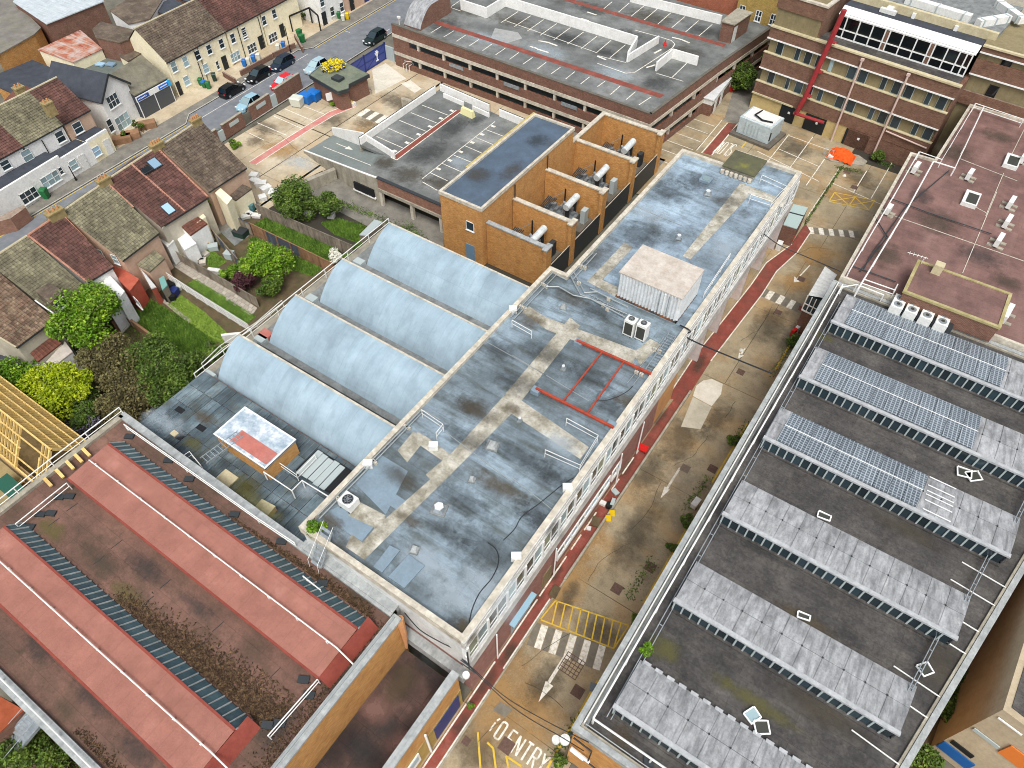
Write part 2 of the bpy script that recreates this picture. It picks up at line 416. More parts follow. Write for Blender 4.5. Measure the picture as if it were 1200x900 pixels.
M['orange_steel']=mat('red_oxide_steel',[(.3,'#93392a'),(.7,'#ab4c34')],scale=2,rough=.6)
M['pink_pipe']=plain('pinkish_white_pipe','#cbb4aa',.5)
M['steel']=mat('galvanised_steel',[(.3,'#8c959b'),(.7,'#b3bcc1')],scale=3,rough=.45,metal=.5)
M['silencer']=mat('white_silencer_casing',[(.3,'#b4bfc1'),(.6,'#d3dadb')],scale=2,rough=.5,stain='#8b6b4b',stain_amt=.3,stain_scale=2)
M['machine']=mat('machine_metal',[(.3,'#5d6468'),(.7,'#9aa1a4')],scale=3,rough=.5,metal=.4)
M['dark_metal']=plain('dark_metal','#3a3f42',.5,metal=.3)
M['black']=plain('black_rubber','#15171a',.6)
M['unit_white']=mat('white_unit_casing',[(.3,'#cfd0cc'),(.7,'#e3e4e0')],scale=3,rough=.5,bump=0)
M['grille']=plain('dark_grille','#3b3c36',.6)
M['container']=mat('white_corrugated_steel',[(.3,'#c3c9cb'),(.7,'#d9dee0')],scale=1.5,rough=.5,stain='#a98a6e',stain_amt=.3,stain_scale=1.2)
M['container_top']=mat('rusty_cream_roof',[(.3,'#aaa196'),(.5,'#beb6ac'),(.7,'#cdc7be')],scale=1.0,detail=9,stain='#a4876d',stain_amt=.35,stain_scale=1.5)
M['timber']=mat('new_yellow_timber',[(.3,'#c7a65c'),(.7,'#dfc383')],scale=3,rnd=.12,bump=0)
M['osb']=mat('dark_gable_board',[(.3,'#6b5a3c'),(.7,'#8a7650')],scale=2,stain='#4d4330',stain_amt=.5,stain_scale=3)
M['ply']=mat('bare_board',[(.3,'#a98a5e'),(.7,'#bfa274')],scale=2)
M['green_glaz']=mat('green_grey_glazing',[(.3,'#38505a'),(.7,'#4e6a72')],scale=1.5,rough=.25,bump=0,rnd=.15,stain='#5b6450',stain_amt=.3)
M['moss']=mat('dead_moss_litter',[(.3,'#33261b'),(.5,'#4f3d2b'),(.7,'#6d573d')],scale=3,island=.5)
M['slate']=mat('dark_slate',[(.3,'#363a42'),(.7,'#454a53')],scale=1.0,rough=.7,rnd=.05)
M['tile_brown']=mat('brown_concrete_tile',[(.3,'#453b33'),(.5,'#5a4e44'),(.7,'#6f6356')],scale=.5,detail=8,island=.22,stain='#9a9078',stain_amt=.4,stain_scale=1.2,bump=.1)
M['tile_red']=mat('dark_red_tile',[(.3,'#44312c'),(.5,'#573c36'),(.7,'#6b4a43')],scale=.5,detail=8,island=.25,stain='#7a6558',stain_amt=.3,stain_scale=1.2,bump=.1)
M['tile_orange']=mat('orange_red_tile',[(.3,'#5c3a30'),(.7,'#75493c')],scale=.5,detail=8,island=.2,stain='#6d6355',stain_amt=.35,stain_scale=.8,bump=.1)
M['tile_moss']=mat('mossy_grey_tile',[(.3,'#514d3f'),(.5,'#686351'),(.7,'#807b66')],scale=.5,detail=8,island=.22,stain='#a09d7c',stain_amt=.55,stain_scale=1.0,bump=.1)
M['tile_rust']=mat('mottled_rust_tile',[(.3,'#4d3d33'),(.5,'#695344'),(.7,'#857260')],scale=.8,detail=8,island=.35,stain='#a39a80',stain_amt=.5,stain_scale=1.5,bump=.1)
M['ridge_pink']=mat('pinkish_ridge_mortar',[(.3,'#9c6a58'),(.7,'#b98a76')],scale=3)
M['ridge_grey']=mat('pale_ridge_mortar',[(.3,'#a39a80'),(.7,'#c0b79c')],scale=3)
M['render_white']=mat('white_render',[(.3,'#dcddda'),(.7,'#ecedea')],scale=.9,stain='#b4b3ab',stain_amt=.3,stain_scale=.8)
M['render_cream']=mat('cream_render',[(.3,'#e6dcba'),(.7,'#f2eacd')],scale=.9,stain='#c2b794',stain_amt=.25)
M['render_peach']=mat('peach_render',[(.3,'#b99b84'),(.7,'#c9ad97')],scale=.9,stain='#a58a76',stain_amt=.3)
M['render_pink']=mat('salmon_render',[(.3,'#a95240'),(.7,'#bf6650')],scale=.9,stain='#8e4a3c',stain_amt=.3)
M['render_grey']=mat('grey_render',[(.3,'#b0a999'),(.7,'#c4bdac')],scale=.9,stain='#95907f',stain_amt=.4)
M['stone_pot']=mat('yellow_chimney_brick',[(.3,'#84744a'),(.7,'#a5946c')],scale=3,stain='#6d6440',stain_amt=.5,stain_scale=3)
M['terracotta']=mat('terracotta_pot',[(.3,'#b07a50'),(.7,'#c9976a')],scale=4)
M['grass']=mat('lawn_grass',[(.3,'#465f26'),(.5,'#5a7730'),(.7,'#6f8c3c')],scale=.6,detail=8,fine=.3,fscale=16,bump=.6,bscale=18)
M['grass_lt']=mat('bright_lawn_grass',[(.3,'#5f7a2c'),(.5,'#778f38'),(.7,'#8ba043')],scale=.6,detail=8,fine=.25,fscale=16,bump=.5,bscale=18)
M['soil']=mat('garden_soil',[(.3,'#4b4030'),(.7,'#6b5b44')],scale=1.0,stain='#4c5a2c',stain_amt=.6,stain_scale=.6)
M['blade']=mat('grass_blades',[(.3,'#45681f'),(.7,'#7c9e3e')],scale=.7,island=.4,bump=0)
M['blade_lt']=mat('bright_grass_blades',[(.3,'#61822c'),(.7,'#8fa845')],scale=.7,island=.3,bump=0)
M['leaf_green']=mat('fresh_green_leaf',[(.3,'#3f6414'),(.5,'#64891e'),(.7,'#94b030')],scale=.9,island=.45,bump=0,rough=.6)
M['leaf_lime']=mat('yellow_green_leaf',[(.3,'#6c860f'),(.5,'#95a61a'),(.7,'#b9c22c')],scale=.9,island=.35,bump=0,rough=.6)
M['leaf_dark']=mat('dark_green_leaf',[(.3,'#33451a'),(.5,'#4d6524'),(.7,'#6f8534')],scale=.9,island=.45,bump=0,rough=.6)
M['leaf_brown']=mat('brownish_bud_leaf',[(.3,'#474229'),(.5,'#66603c'),(.7,'#827a52')],scale=.7,island=.45,bump=0)
M['leaf_purple']=mat('dark_purple_leaf',[(.3,'#3c2226'),(.7,'#573238')],scale=1,island=.4,bump=0)
M['leaf_grey']=mat('mauve_grey_twig',[(.3,'#5a5862'),(.7,'#7c7a86')],scale=1,island=.4,bump=0)
M['petal']=mat('white_blossom',[(.3,'#d8d8c8'),(.7,'#efefe4')],scale=2,island=.15,bump=0)
M['petal_y']=mat('yellow_blossom',[(.3,'#cdb812'),(.7,'#ead72a')],scale=2,island=.2,bump=0)
M['bark']=mat('tree_bark',[(.3,'#4a4036'),(.7,'#6c6052')],scale=3,bump=.5)
M['fence_grey']=mat('weathered_fence_board',[(.3,'#6f665a'),(.7,'#948a7b')],scale=1.2,rnd=.15,streak=('#5b5349',(3,3,.4),.5))
M['fence_brown']=mat('brown_fence_board',[(.3,'#7d5f45'),(.7,'#99765a')],scale=1.2,rnd=.15)
M['fence_blue']=mat('slate_blue_fence_board',[(.3,'#454b55'),(.7,'#585f6b')],scale=1.2,rnd=.12)
M['paver']=mat('garden_paving_slab',[(.3,'#9c9488'),(.7,'#bfb8ab')],scale=1.5,rnd=.16)
M['bin_green']=plain('green_bin_plastic','#1f6b3a',.45)
M['bin_blue']=plain('blue_bin_plastic','#1769b8',.45)
M['bin_dark']=plain('dark_green_bin_plastic','#1f3b30',.45)
M['bin_white']=plain('pale_bin_plastic','#c9cbbf',.45)
M['rubble']=mat('pale_rubble',[(.3,'#a39a8c'),(.7,'#c9c2b6')],scale=2,rnd=.2)
M['tarp']=mat('orange_sheet',[(.3,'#d14a14'),(.7,'#e8641e')],scale=3)
M['red_plastic']=plain('bright_red_plastic','#c8201c',.45)
M['yellow_plastic']=plain('yellow_plastic','#d8b812',.45)
M['manhole']=mat('rusty_manhole',[(.3,'#57443c'),(.7,'#6d564c')],scale=5)
M['cable']=plain('black_cable','#22262a',.6)
def decal(name,col,amt=.8,ns=4.0,edge=.35,rough=.8):
 """soft edged stain lying on a surface"""
 m=bpy.data.materials.new(name);m.use_nodes=True
 n=m.node_tree.nodes;l=m.node_tree.links;p=n['Principled BSDF']
 tc=n.new('ShaderNodeTexCoord');vm=n.new('ShaderNodeVectorMath');vm.operation='SUBTRACT';vm.inputs[1].default_value=(.5,.5,0)
 mp=n.new('ShaderNodeMapping');mp.inputs['Scale'].default_value=(1,1,0)
 l.new(tc.outputs['Generated'],vm.inputs[0]);l.new(vm.outputs[0],mp.inputs[0])
 ln=n.new('ShaderNodeVectorMath');ln.operation='LENGTH';l.new(mp.outputs[0],ln.inputs[0])
 geo=n.new('ShaderNodeNewGeometry');no=n.new('ShaderNodeTexNoise');no.inputs['Scale'].default_value=ns*.25;no.inputs['Detail'].default_value=10;no.inputs['Roughness'].default_value=.72
 l.new(geo.outputs['Position'],no.inputs['Vector'])
 a=n.new('ShaderNodeMath');a.operation='MULTIPLY_ADD';a.inputs[1].default_value=-.95;l.new(no.outputs['Fac'],a.inputs[0]);l.new(ln.outputs['Value'],a.inputs[2])
 mr=n.new('ShaderNodeMapRange');mr.inputs[1].default_value=-.02;mr.inputs[2].default_value=-.02-edge;mr.inputs[3].default_value=0;mr.inputs[4].default_value=amt
 l.new(a.outputs[0],mr.inputs[0])
 cut=n.new('ShaderNodeMapRange');cut.inputs[1].default_value=.5;cut.inputs[2].default_value=.36;l.new(ln.outputs['Value'],cut.inputs[0])
 mu=n.new('ShaderNodeMath');mu.operation='MULTIPLY';l.new(mr.outputs[0],mu.inputs[0]);l.new(cut.outputs[0],mu.inputs[1])
 l.new(mu.outputs[0],p.inputs['Alpha']);p.inputs['Base Color'].default_value=C3(col);p.inputs['Roughness'].default_value=rough;p.inputs['Specular IOR Level'].default_value=.2
 return m
D_dark=decal('dark_wet_stain','#3a3e3f',.42,6)
D_brown=decal('brown_silt_stain','#5d5240',.5,6)
D_sand=decal('sandy_stain','#b08c5a',.6,2.5,.35)
D_pale=decal('pale_bleached_stain','#b5c3cc',.4,4)
D_oil=decal('oil_dirt_stain','#504a3f',.5,4)
D_moss=decal('moss_stain','#67643a',.5,5)
_sk=[0]
def stain(parent,px,py,sx,sy,rz,z,m,name='stain',world=False,hi=True):
 p=Vector((px,py,z))if world else at(px,py,z)
 _sk[0]+=1;z=z+(.014+.0011*(_sk[0]%7)if hi else .0012+.0005*(_sk[0]%7))
 c,s_=math.cos(rz),math.sin(rz)
 pts=[(p.x+x*c-y*s_,p.y+x*s_+y*c,z)for x,y in((-sx,-sy),(sx,-sy),(sx,sy),(-sx,sy))]
 mb=MB().poly(pts)
 return mb.build(name,m,parent,kind=None if parent is not None else 'structure')
# SETTING: ground, road, yards, street
struct('ground',MB().poly([(-600,-500,-.12),(600,-500,-.12),(600,700,-.12),(-600,700,-.12)]),M['ground'])
ROADX0,ROADX1=-11.3,-2.6
def slab_field(name,m,cells,z=0.0,th=.12,gap=.05,parent_m=None):
 """a paved area of separate cast slabs with recessed joints"""
 xs=[p[0]for c in cells for p in c];ys=[p[1]for c in cells for p in c]
 base=MB().prism([(min(xs),min(ys)),(max(xs),min(ys)),(max(xs),max(ys)),(min(xs),max(ys))],z-.1,z-.035)
 b=struct(name,base,M['joint'])
 for c in cells:
  cx=sum(p[0]for p in c)/len(c);cy=sum(p[1]for p in c)/len(c)
  q=[]
  for p in c:
   d=Vector((cx-p[0],cy-p[1]));d=Vector((math.copysign(gap/2,d.x),math.copysign(gap/2,d.y)))
   q.append((p[0]+d.x,p[1]+d.y))
  MB().prism(q,z-.09,z).build('slab',m,b)
 return b
def rc(x0,y0,x1,y1):
 return[(x0,y0),(x1,y0),(x1,y1),(x0,y1)]
ys=[-18,-12.8,-.75,11.4,23.4,35.65,49.35]
cells=[rc(ROADX0,a,ROADX1,b)for a,b in zip(ys,ys[1:])]
for a,b in((49.35,61.5),(61.5,72.5)):
 cells+=[rc(ROADX0,a,-7.6 if a<60 else-7.2,b),rc(-7.6 if a<60 else-7.2,a,ROADX1,b)]
slab_field('service_road',M['slab'],cells)
cells=[]
xn=[-34,-27.7,-21.5,-15.4,-9.7,-6.6,-2.2]
yn=[72.5,79.2,85.6,90.5,95.8,104]
for i in range(len(xn)-1):
 for j in range(len(yn)-1):
  if xn[i]>=-9.7 and j==4:continue
  cells.append(rc(xn[i],yn[j],xn[i+1],yn[j+1]))
slab_field('north_yard',M['slab'],cells)
cells=[]
for i,x in enumerate([-82.2,-77.4,-72.4,-67.9]):
 for y in[42.5,48.5,54.2,60,66,72,78]:
  cells.append(rc(x,y,x+(4.8 if i==0 else 4.9 if i<3 else 1.5),y+(6 if y not in(48.5,)else 5.7)))
for y in[57.6,62.5,67.5,72.5,77.5]:
 cells.append(rc(-66.4,y,-62,y+4.9));
cells+=[rc(-62,74,-56,81.5),rc(-56,74.5,-50,81.5),rc(-50,74.5,-43,81.5),rc(-43,74.5,-30,81.5)]
slab_field('carpark_yard',M['slab_pale'],cells)
def flat(name,pts,z,m,kind='structure',parent=None):
 return MB().prism([(p[0],p[1])for p in pts],z-.06,z).build(name,m,parent,kind=kind)
flat('garden_ground',rc(-74,-16,-44,52),-.04,M['soil'])
flat('lower_yard',[at(345,215)[:2],at(378,200)[:2],at(520,262)[:2],at(520,320)[:2],at(440,270)[:2],at(392,245)[:2]],.0,M['pavement'])
flat('west_verge',rc(-50,76,-30,81),.02,M['pavement'])
SA,SB=Vector((-88.2,5.0)),Vector((-92.5,100.0))
SD=(SB-SA).normalized();SN=Vector((-SD.y,SD.x))
def S(t,n):
 p=SA+SD*t+SN*n;return(p.x,p.y)
KF=[(-60,.35),(46,.35),(48,1.9),(71,1.9),(73,.35),(160,.35)]
def band(name,n0,n1,z,m):
 MBa=MB()
 for(ta,na),(tb,nb_)in zip(KF,KF[1:]):
  MBa.prism([S(ta,na+n0),S(tb,nb_+n0),S(tb,(nb_ if n1 is None else 0)+(n1 or 0)+(nb_ if n1 is not None and n1<2 else 0)),S(ta,(na if n1 is None else 0)+(n1 or 0)+(na if n1 is not None and n1<2 else 0))],z-.06,z)
 return MBa.build(name,m,kind='structure')
flat('street',[S(-60,-7.2)]+[S(160,-7.2)]+[S(t,n)for t,n in KF[::-1]],-.02,M['asphalt'])
band('far_kerb',0,.14,.11,M['kerb'])
band('far_pavement',.14,3.4,.10,M['pavement'])
flat('far_forecourts',[S(-60,3.4),S(160,3.4),S(160,14),S(-60,14)],.09,M['slab_pale'])
flat('undercroft_floor',rc(-16,40,-11.3,73),-.01,M['slab'])
flat('near_kerb',[S(-60,-7.32),S(160,-7.32),S(160,-7.2),S(-60,-7.2)],.11,M['kerb'])
flat('near_pavement',[S(-60,-9.2),S(41,-9.2),S(41,-7.32),S(-60,-7.32)],.10,M['pavement'])
flat('near_forecourts',[S(-60,-22),S(38,-22),S(38,-9.2),S(-60,-9.2)],.03,M['pavement'])
def line(name,pts,wd,m,z=.006,parent=None,kind='structure'):
 mb=MB()
 for a,b in zip(pts,pts[1:]):
  a=Vector(a[:2]);b=Vector(b[:2]);d=(b-a).normalized();n=Vector((-d.y,d.x))*wd/2
  mb.poly([(*(a-n),z),(*(b-n),z),(*(b+n),z),(*(a+n),z)])
 return mb.build(name,m,parent,kind=kind if parent is None else None)
def strips(name,segs,wd,m,z=.006,kind='structure',parent=None):
 mb=MB()
 for k,(a,b)in enumerate(segs):
  a=Vector(a[:2]);b=Vector(b[:2]);d=(b-a).normalized();n=Vector((-d.y,d.x))*wd/2
  zz=z+.0012*(k%3)
  mb.poly([(*(a-n),zz),(*(b-n),zz),(*(b+n),zz),(*(a+n),zz)])
 return mb.build(name,m,parent,kind=kind if parent is None else None)
strips('street_yellow_line',[(S(-60,.12),S(46,.12)),(S(73,.12),S(160,.12))],.12,M['yellow_line'],-.014)
strips('street_bay_marking',[(S(80.4,-1.1),S(80.4,.1)),(S(48,-.2),S(71,-.2)),(S(81,-6),S(85,-6))],.1,M['white_line'],-.013)
WL,WR=-11.12,-10.2
walk=struct('red_walkway',MB().prism([(WL,-18),(WR+.1,-18),(WR+.1,34),(WL,34)],-.06,.035),M['redpath'])
struct('red_walkway_middle',MB().prism([(-11.1,34),(-10.1,34),(-10.05,42.4),(-9.9,46.2),(-10.9,46.2),(-11.1,40)],-.06,.034),M['redpath'])
rp=[at(828,420),at(798,450),at(803,462),at(838,425)]
wp=[(-10.5,43.6),(-9.15,43.6),(-9.05,57.5),(-9.0,62.0)]
def ribbon(name,left,right,z,m,kind='structure'):
 mb=MB();n=len(left)
 vs=[(*p[:2],z)for p in left]+[(*p[:2],z)for p in right]
 mb.add(vs,[(i,n+i,n+i+1,i+1)for i in range(n-1)])
 return mb.build(name,m,kind=kind)
Lp=[at(781,467),at(812,420),at(880,334),at(898,308),at(928,286),at(944,262)]
Rp=[at(803,470),at(833,423),at(893,345),at(910,318),at(934,296),at(950,272)]
ribbon('red_walkway_north',Lp,Rp,.012,M['redpath'])
strips('walkway_edge_line',[(Rp[i],Rp[i+1])for i in range(1,5)]+[(Lp[i],Lp[i+1])for i in range(0,4)],.12,M['white_line'],.018)
strips('walkway_wall_line',[((-11.0,y),(-11.0,y+d))for y,d in((4.6,9.5),(14.4,5.6),(20.3,4.2),(25.2,1.7),(27.4,2.1),(32.2,1.4),(34.2,2.2),(37,.8))],.13,M['white_line'],.042)
strips('walkway_arrow',[(at(838-8,362+8),at(842,352)),(at(826,366),at(831,371))],.25,M['white_line'],.02)
strips('walkway_outer_line',[((-10.18,-10),(-10.18,12.2)),((-10.18,14),(-10.18,20.6))],.12,M['white_line'],.042)
strips('edge_yellow_line',[((-3.86,5),(-3.86,17.3)),((-3.8,24.5),(-3.8,33.5)),((-3.9,38),(-3.8,46)),((-4.1,54),(-4.05,63))],.16,M['yellow_line'])
yh=[at(634,695),at(655,703),at(738,733),at(720,760),at(634,727)]
ya=[at(633,726),at(651,704),at(737,733),at(719,760)]
seg=[(ya[0],ya[1]),(ya[1],ya[2]),(ya[2],ya[3]),(ya[3],ya[0])]
for k in range(9):
 t=(k+.6)/9.2
 a=ya[1].lerp(ya[2],max(0,t-.04));b=ya[0].lerp(ya[3],min(1,t+.1))
 seg.append((a,b))
strips('yellow_hatching',seg,.11,M['yellow_line'],.010)
strips('yellow_bottom_marks',[(at(560,858),at(563,900)),(at(571,870),at(578,877)),(at(578,877),at(581,900)),(at(593,886),at(611,898)),(at(593,886),at(596,900))],.14,M['yellow_line'],.010)
xb=[at(978,225.5),at(971.5,236),at(1018,246),at(1025,235)]
xm=[at(1002,231),at(995,241)]
strips('yellow_cross_box',[(xb[0],xb[1]),(xb[1],xb[2]),(xb[2],xb[3]),(xb[3],xb[0]),(xb[0],xm[1]),(xb[1],xm[0]),(xm[0],xb[2]),(xm[1],xb[3]),(xm[0],xm[1])],.12,M['yellow_line'],.010)
def zebra(name,a,b,n,wd,first=0):
 a=Vector(a[:2]);b=Vector(b[:2]);d=(b-a)/n;u=d.normalized();v=Vector((-u.y,u.x))*wd/2
 dk=MB();wh=MB()
 for k in range(n):
  p=a+d*k;q=p+d*.92
  (wh if k%2==first else dk).poly([(*(p-v),.007),(*(q-v),.007),(*(q+v),.007),(*(p+v),.007)])
 struct(name+'_dark_bands',dk,M['darkpatch']);struct(name+'_white_bands',wh,M['white_line'])
zebra('south_crossing',at(622,742),at(707,772),10,1.9,1)
zebra('middle_crossing',at(893,342),at(937,361),7,1.5,1)
zebra('north_crossing',at(948,270),at(1007,275),10,1.3,0)
zebra('gate_crossing',at(424,131),at(466,147),8,2.2,0)
def arrow(name,tail,neck,hl,hr,tip,wd=.16,z=.008,m=None):
 mb=MB();a=Vector(tail[:2]);b=Vector(neck[:2]);d=(b-a).normalized();n=Vector((-d.y,d.x))*wd/2
 mb.poly([(*(a-n),z),(*(b-n),z),(*(b+n),z),(*(a+n),z)])
 mb.poly([(*hl[:2],z),(*tip[:2],z),(*hr[:2],z)])
 return struct(name,mb,m or M['white_line'])
arrow('road_arrow',at(663,768),at(643,800),at(639.5,798),at(648.5,804),at(631,823),.25)
arrow('small_road_arrow',at(873,408),at(868,416),at(866,413),at(872,417),at(865,420),.14)
arrow('road_arrow_north',at(949,311),at(934,327),at(931,324),at(937,330),at(930,331),.14)
arrow('road_arrow_middle',at(797,548),at(782,572),at(779,570),at(785,574),at(774,584),.2)
def letters(name,word,org,u,v,adv,cw,wd=.14,z=.009,m=None):
 G={'N':[[(0,0),(0,1),(1,0),(1,1)]],'O':[[(.15,0),(0,.12),(0,.88),(.15,1),(.85,1),(1,.88),(1,.12),(.85,0),(.15,0)]],'E':[[(1,0),(0,0),(0,1),(1,1)],[(0,.5),(.8,.5)]],'T':[[(0,1),(1,1)],[(.5,1),(.5,0)]],'R':[[(0,0),(0,1),(.8,1),(1,.9),(1,.6),(.8,.5),(0,.5)],[(.45,.5),(1,0)]],'Y':[[(0,1),(.5,.5),(1,1)],[(.5,.5),(.5,0)]],'S':[[(1,.85),(.8,1),(.2,1),(0,.85),(0,.6),(1,.4),(1,.15),(.8,0),(.2,0),(0,.15)]],'P':[[(0,0),(0,1),(.8,1),(1,.9),(1,.6),(.8,.5),(0,.5)]],'D':[[(0,0),(0,1),(.7,1),(1,.8),(1,.2),(.7,0),(0,0)]],'L':[[(0,1),(0,0),(1,0)]],'A':[[(0,0),(.5,1),(1,0)],[(.2,.4),(.8,.4)]],'K':[[(0,0),(0,1)],[(1,1),(0,.5),(1,0)]],'I':[[(.5,0),(.5,1)]],'C':[[(1,.85),(.8,1),(.2,1),(0,.85),(0,.15),(.2,0),(.8,0),(1,.15)]],'W':[[(0,1),(.25,0),(.5,.7),(.75,0),(1,1)]]}
 sg=[]
 o=Vector(org[:2]);u=Vector(u[:2]);v=Vector(v[:2])
 for i,ch in enumerate(word):
  if ch==' ':continue
  b=o+u*adv*i
  for st in G[ch]:
   pts=[b+u*cw*x+v*y for x,y in st]
   sg+=list(zip(pts,pts[1:]))
 return strips(name,sg,wd,m or M['white_line'],z)
u_=Vector((1,0));v_=Vector((.02,1.25))
letters('road_words_no','O',(-8.1,9.75),u_,v_,.72,.42)
strips('road_words_no_remains',[((-8.55,9.9),(-8.52,10.6)),((-8.5,10.75),(-8.38,11.0))],.12,M['white_line'],.009)
letters('road_words_entry','ENTRY',(-7.2,9.6),u_,Vector((.02,1.3)),.68,.42)
letters('north_yard_worn_words','SLOW',at(864,170),Vector((-.35,-.05)),Vector((0,-3.3)),1.6,1.1,.12,.009)
sg=[(at(780+530/8,90+405/8),at(780+290/8,90+690/8))]
for y in(93.1,90.75,88.3,85.9,83.5,81.0):
 sg.append(((-32.3,y),(-28.0,y-.15)))
for x,y0,y1 in((-18.45,88.5,97),(-15.45,88.5,98.2),(-12.3,86.5,96.5),(-9.95,80.5,92.6),(-6.75,88.3,94.2),(-4.5,88.4,98.2)):
 sg.append(((x,y0),(x,y1)))
sg+=[((-18.4,92.6),(-12.3,91.6)),((-9.6,88.9),(-2.9,87.9)),((-20.6,90.4),(-11.2,88.3)),((-18.5,96.6),(-10.5,96.1))]
strips('north_yard_bay_lines',sg,.11,M['white_line'])
ribbon('north_red_path',[at(780+590/8,90+430/8),at(780+350/8,90+715/8)],[at(780+668/8,90+440/8),at(780+425/8,90+735/8)],.010,M['redpath'])
strips('north_red_path_edges',[(at(779+590/8,90+430/8),at(779+345/8,90+715/8)),(at(781+668/8,90+440/8),at(781+425/8,90+735/8))],.13,M['white_line'],.012)
strips('north_yard_yellow_line',[(at(881,158),at(869,173))],.16,M['yellow_line'])
flat('back_yard',[at(848,142)[:2],at(868,146)[:2],at(893,120)[:2],at(900,95)[:2],at(870,85)[:2],at(858,110)[:2]],.012,M['pavement'])
pw=[at(816,452),at(824,446),at(834,444),at(847,450),at(845,462),at(834,476),at(812,464)]
flat('pale_concrete_patch',pw,.008,M['slab_light'])
flat('grey_concrete_patch',[at(812,465),at(834,477),at(821,503),at(798,500)],.007,mat('grey_patch',[(.3,'#aba694'),(.7,'#c0baa9')],scale=.8,stain='#8b8674',stain_amt=.5))
flat('dark_repair_patch',[at(586,822),at(601,831),at(592,841),at(577,832)],.006,M['darkpatch'])
for k,(px,py,s)in enumerate([(593.5,874,.95),(677,810.5,.85),(723,690,.85),(762,664.5,.85),(939,327,.8),(803,549,.8),(835,549.5,.8),(912,366,.7),(868,436,.75),(993,201,.9),(883,163,.6),(1001,219.5,.8),(546.5,868.5,.55),(655,846,.5)]):
 if k==13:continue
 p=at(px,py)
 mb=MB();mb.box((p.x,p.y,.0),(s,s,.014));
 for q in(-.25,0,.25):mb.box((p.x+q*s,p.y,.012),(.03,s*.85,.012))
 cv=tag(mb.build('manhole_cover',M['manhole']),'','manhole cover')
 cv['label']=['rusty square manhole cover beside the letters NO ENTRY','rusty manhole cover left of the yellow edge line near the big white arrow','rusty manhole cover in mid road above the hatched yellow box','rusty manhole cover close to the grey roof edge above the hatched box','rusty drain cover at the tip of the northern white arrow','dark cover beside the worn arrow in mid road','dark square cover near the weeds right of the worn arrow','small grey cover below the middle crossing','square grey cover just below the overhead black cable','brown drain cover in the north bays beside the main roof corner','small drain cover behind the pale generator','brown drain cover beside the yellow cross box','small dark cover with a white centre beside the lowest yellow mark'][k]
p=at(670,780)
mb=MB()
for k in range(6):
 mb.box((p.x-.75+.3*k,p.y,.0),(.06,1.5,.012));mb.box((p.x,p.y-.75+.3*k,.0),(1.55,.06,.014))
tag(mb.build('drain_grid',M['manhole']),'large square drain grid beside the south zebra crossing','drain grid')
b=MB();b.prism([(-10.1,-14),(-9.98,-14),(-9.98,22.6),(-10.1,22.6)],0,.09)
b.prism([(-10.12,22.6),(-9.92,22.6),(-9.88,46.4),(-10.08,46.4)],0,.32)
tag(b.build('walkway_kerb_wall',M['concrete']),'low grey kerb wall between the red walkway and the road','kerb wall')
for px,py,sx,sy,rz,m in((655,690,2.4,7.5,-.05,D_sand),(685,625,2.0,5.5,0,D_sand),(590,815,2.6,4.5,.1,D_sand),(625,840,3.0,3.4,0,D_sand),(640,800,1.6,3.0,0,D_oil),(745,625,1.8,6,0,D_oil),(800,510,2.2,5,0,D_oil),(700,740,2.5,2,0,D_oil),(840,490,1.8,4,0,D_oil),(900,380,2.2,5,0,D_oil),(930,395,1.5,4,0,D_dark),(955,300,2.2,3.5,.2,D_sand),(985,230,4,2.2,0,D_sand),(910,205,3.5,2.5,0,D_sand),(935,330,2,3,0,D_sand),(1010,210,3,3,0,D_oil),(930,175,2.5,3,.3,D_oil),(820,190,3,2.5,0,D_oil),(665,700,.9,2.2,0,D_oil),(760,555,1.6,3.5,0,D_oil),(560,880,3,2,0,D_oil)):
 stain(None,px,py,sx,sy,rz,.0,m,'road_stain',hi=False)
for px,py,sx,sy in((570,800,.7,2.0),(598,765,.6,1.6),(625,700,.9,1.8),(650,672,.6,1.5),(690,600,.9,2.4),(735,545,.7,2.0),(770,490,.8,2.5),(820,425,.7,2.0),(540,850,.7,1.8)):
 stain(None,px,py,sx,sy,0,.034,D_oil,'walkway_stain',hi=False)
for px,py,sx,sy,m in((330,175,4,3,D_sand),(420,160,3,5,D_sand),(470,120,5,3,D_oil),(390,140,3,3,D_oil),(310,150,3,2,D_oil),(350,190,4,2,D_pale),(430,145,3,2,D_brown),(300,165,2,2,D_brown)):
 stain(None,px,py,sx,sy,0,.0,m,'yard_stain',hi=False)
ck=MB()
def crack(pts,w_=.035):
 P=[at(*p,.008)for p in pts];Q=[]
 for a,b in zip(P,P[1:]):
  n=max(2,int((b-a).length/.5))
  for k in range(n):q=a.lerp(b,k/n);Q.append(q+V(random.uniform(-.08,.08),random.uniform(-.08,.08),0))
 Q.append(P[-1])
 for a,b in zip(Q,Q[1:]):ck.beam(a,b,w_,.008)
for c_ in([(612,780),(640,760),(668,742)],[(688,682),(700,660),(730,640)],[(790,545),(812,535),(830,510)],[(560,870),(580,850),(592,842)],[(740,620),(760,600),(775,565)],[(905,360),(890,385),(868,400)],[(660,830),(640,812),(615,800)],[(930,300),(950,290),(975,292)],[(850,490),(862,470)],[(300,150),(330,160),(350,178)],[(400,150),(430,160)]):
 crack(c_)
tag_=ck.build('road_cracks',M['joint'],kind='stuff');tag_['label']='fine dark cracks wandering over the concrete road'
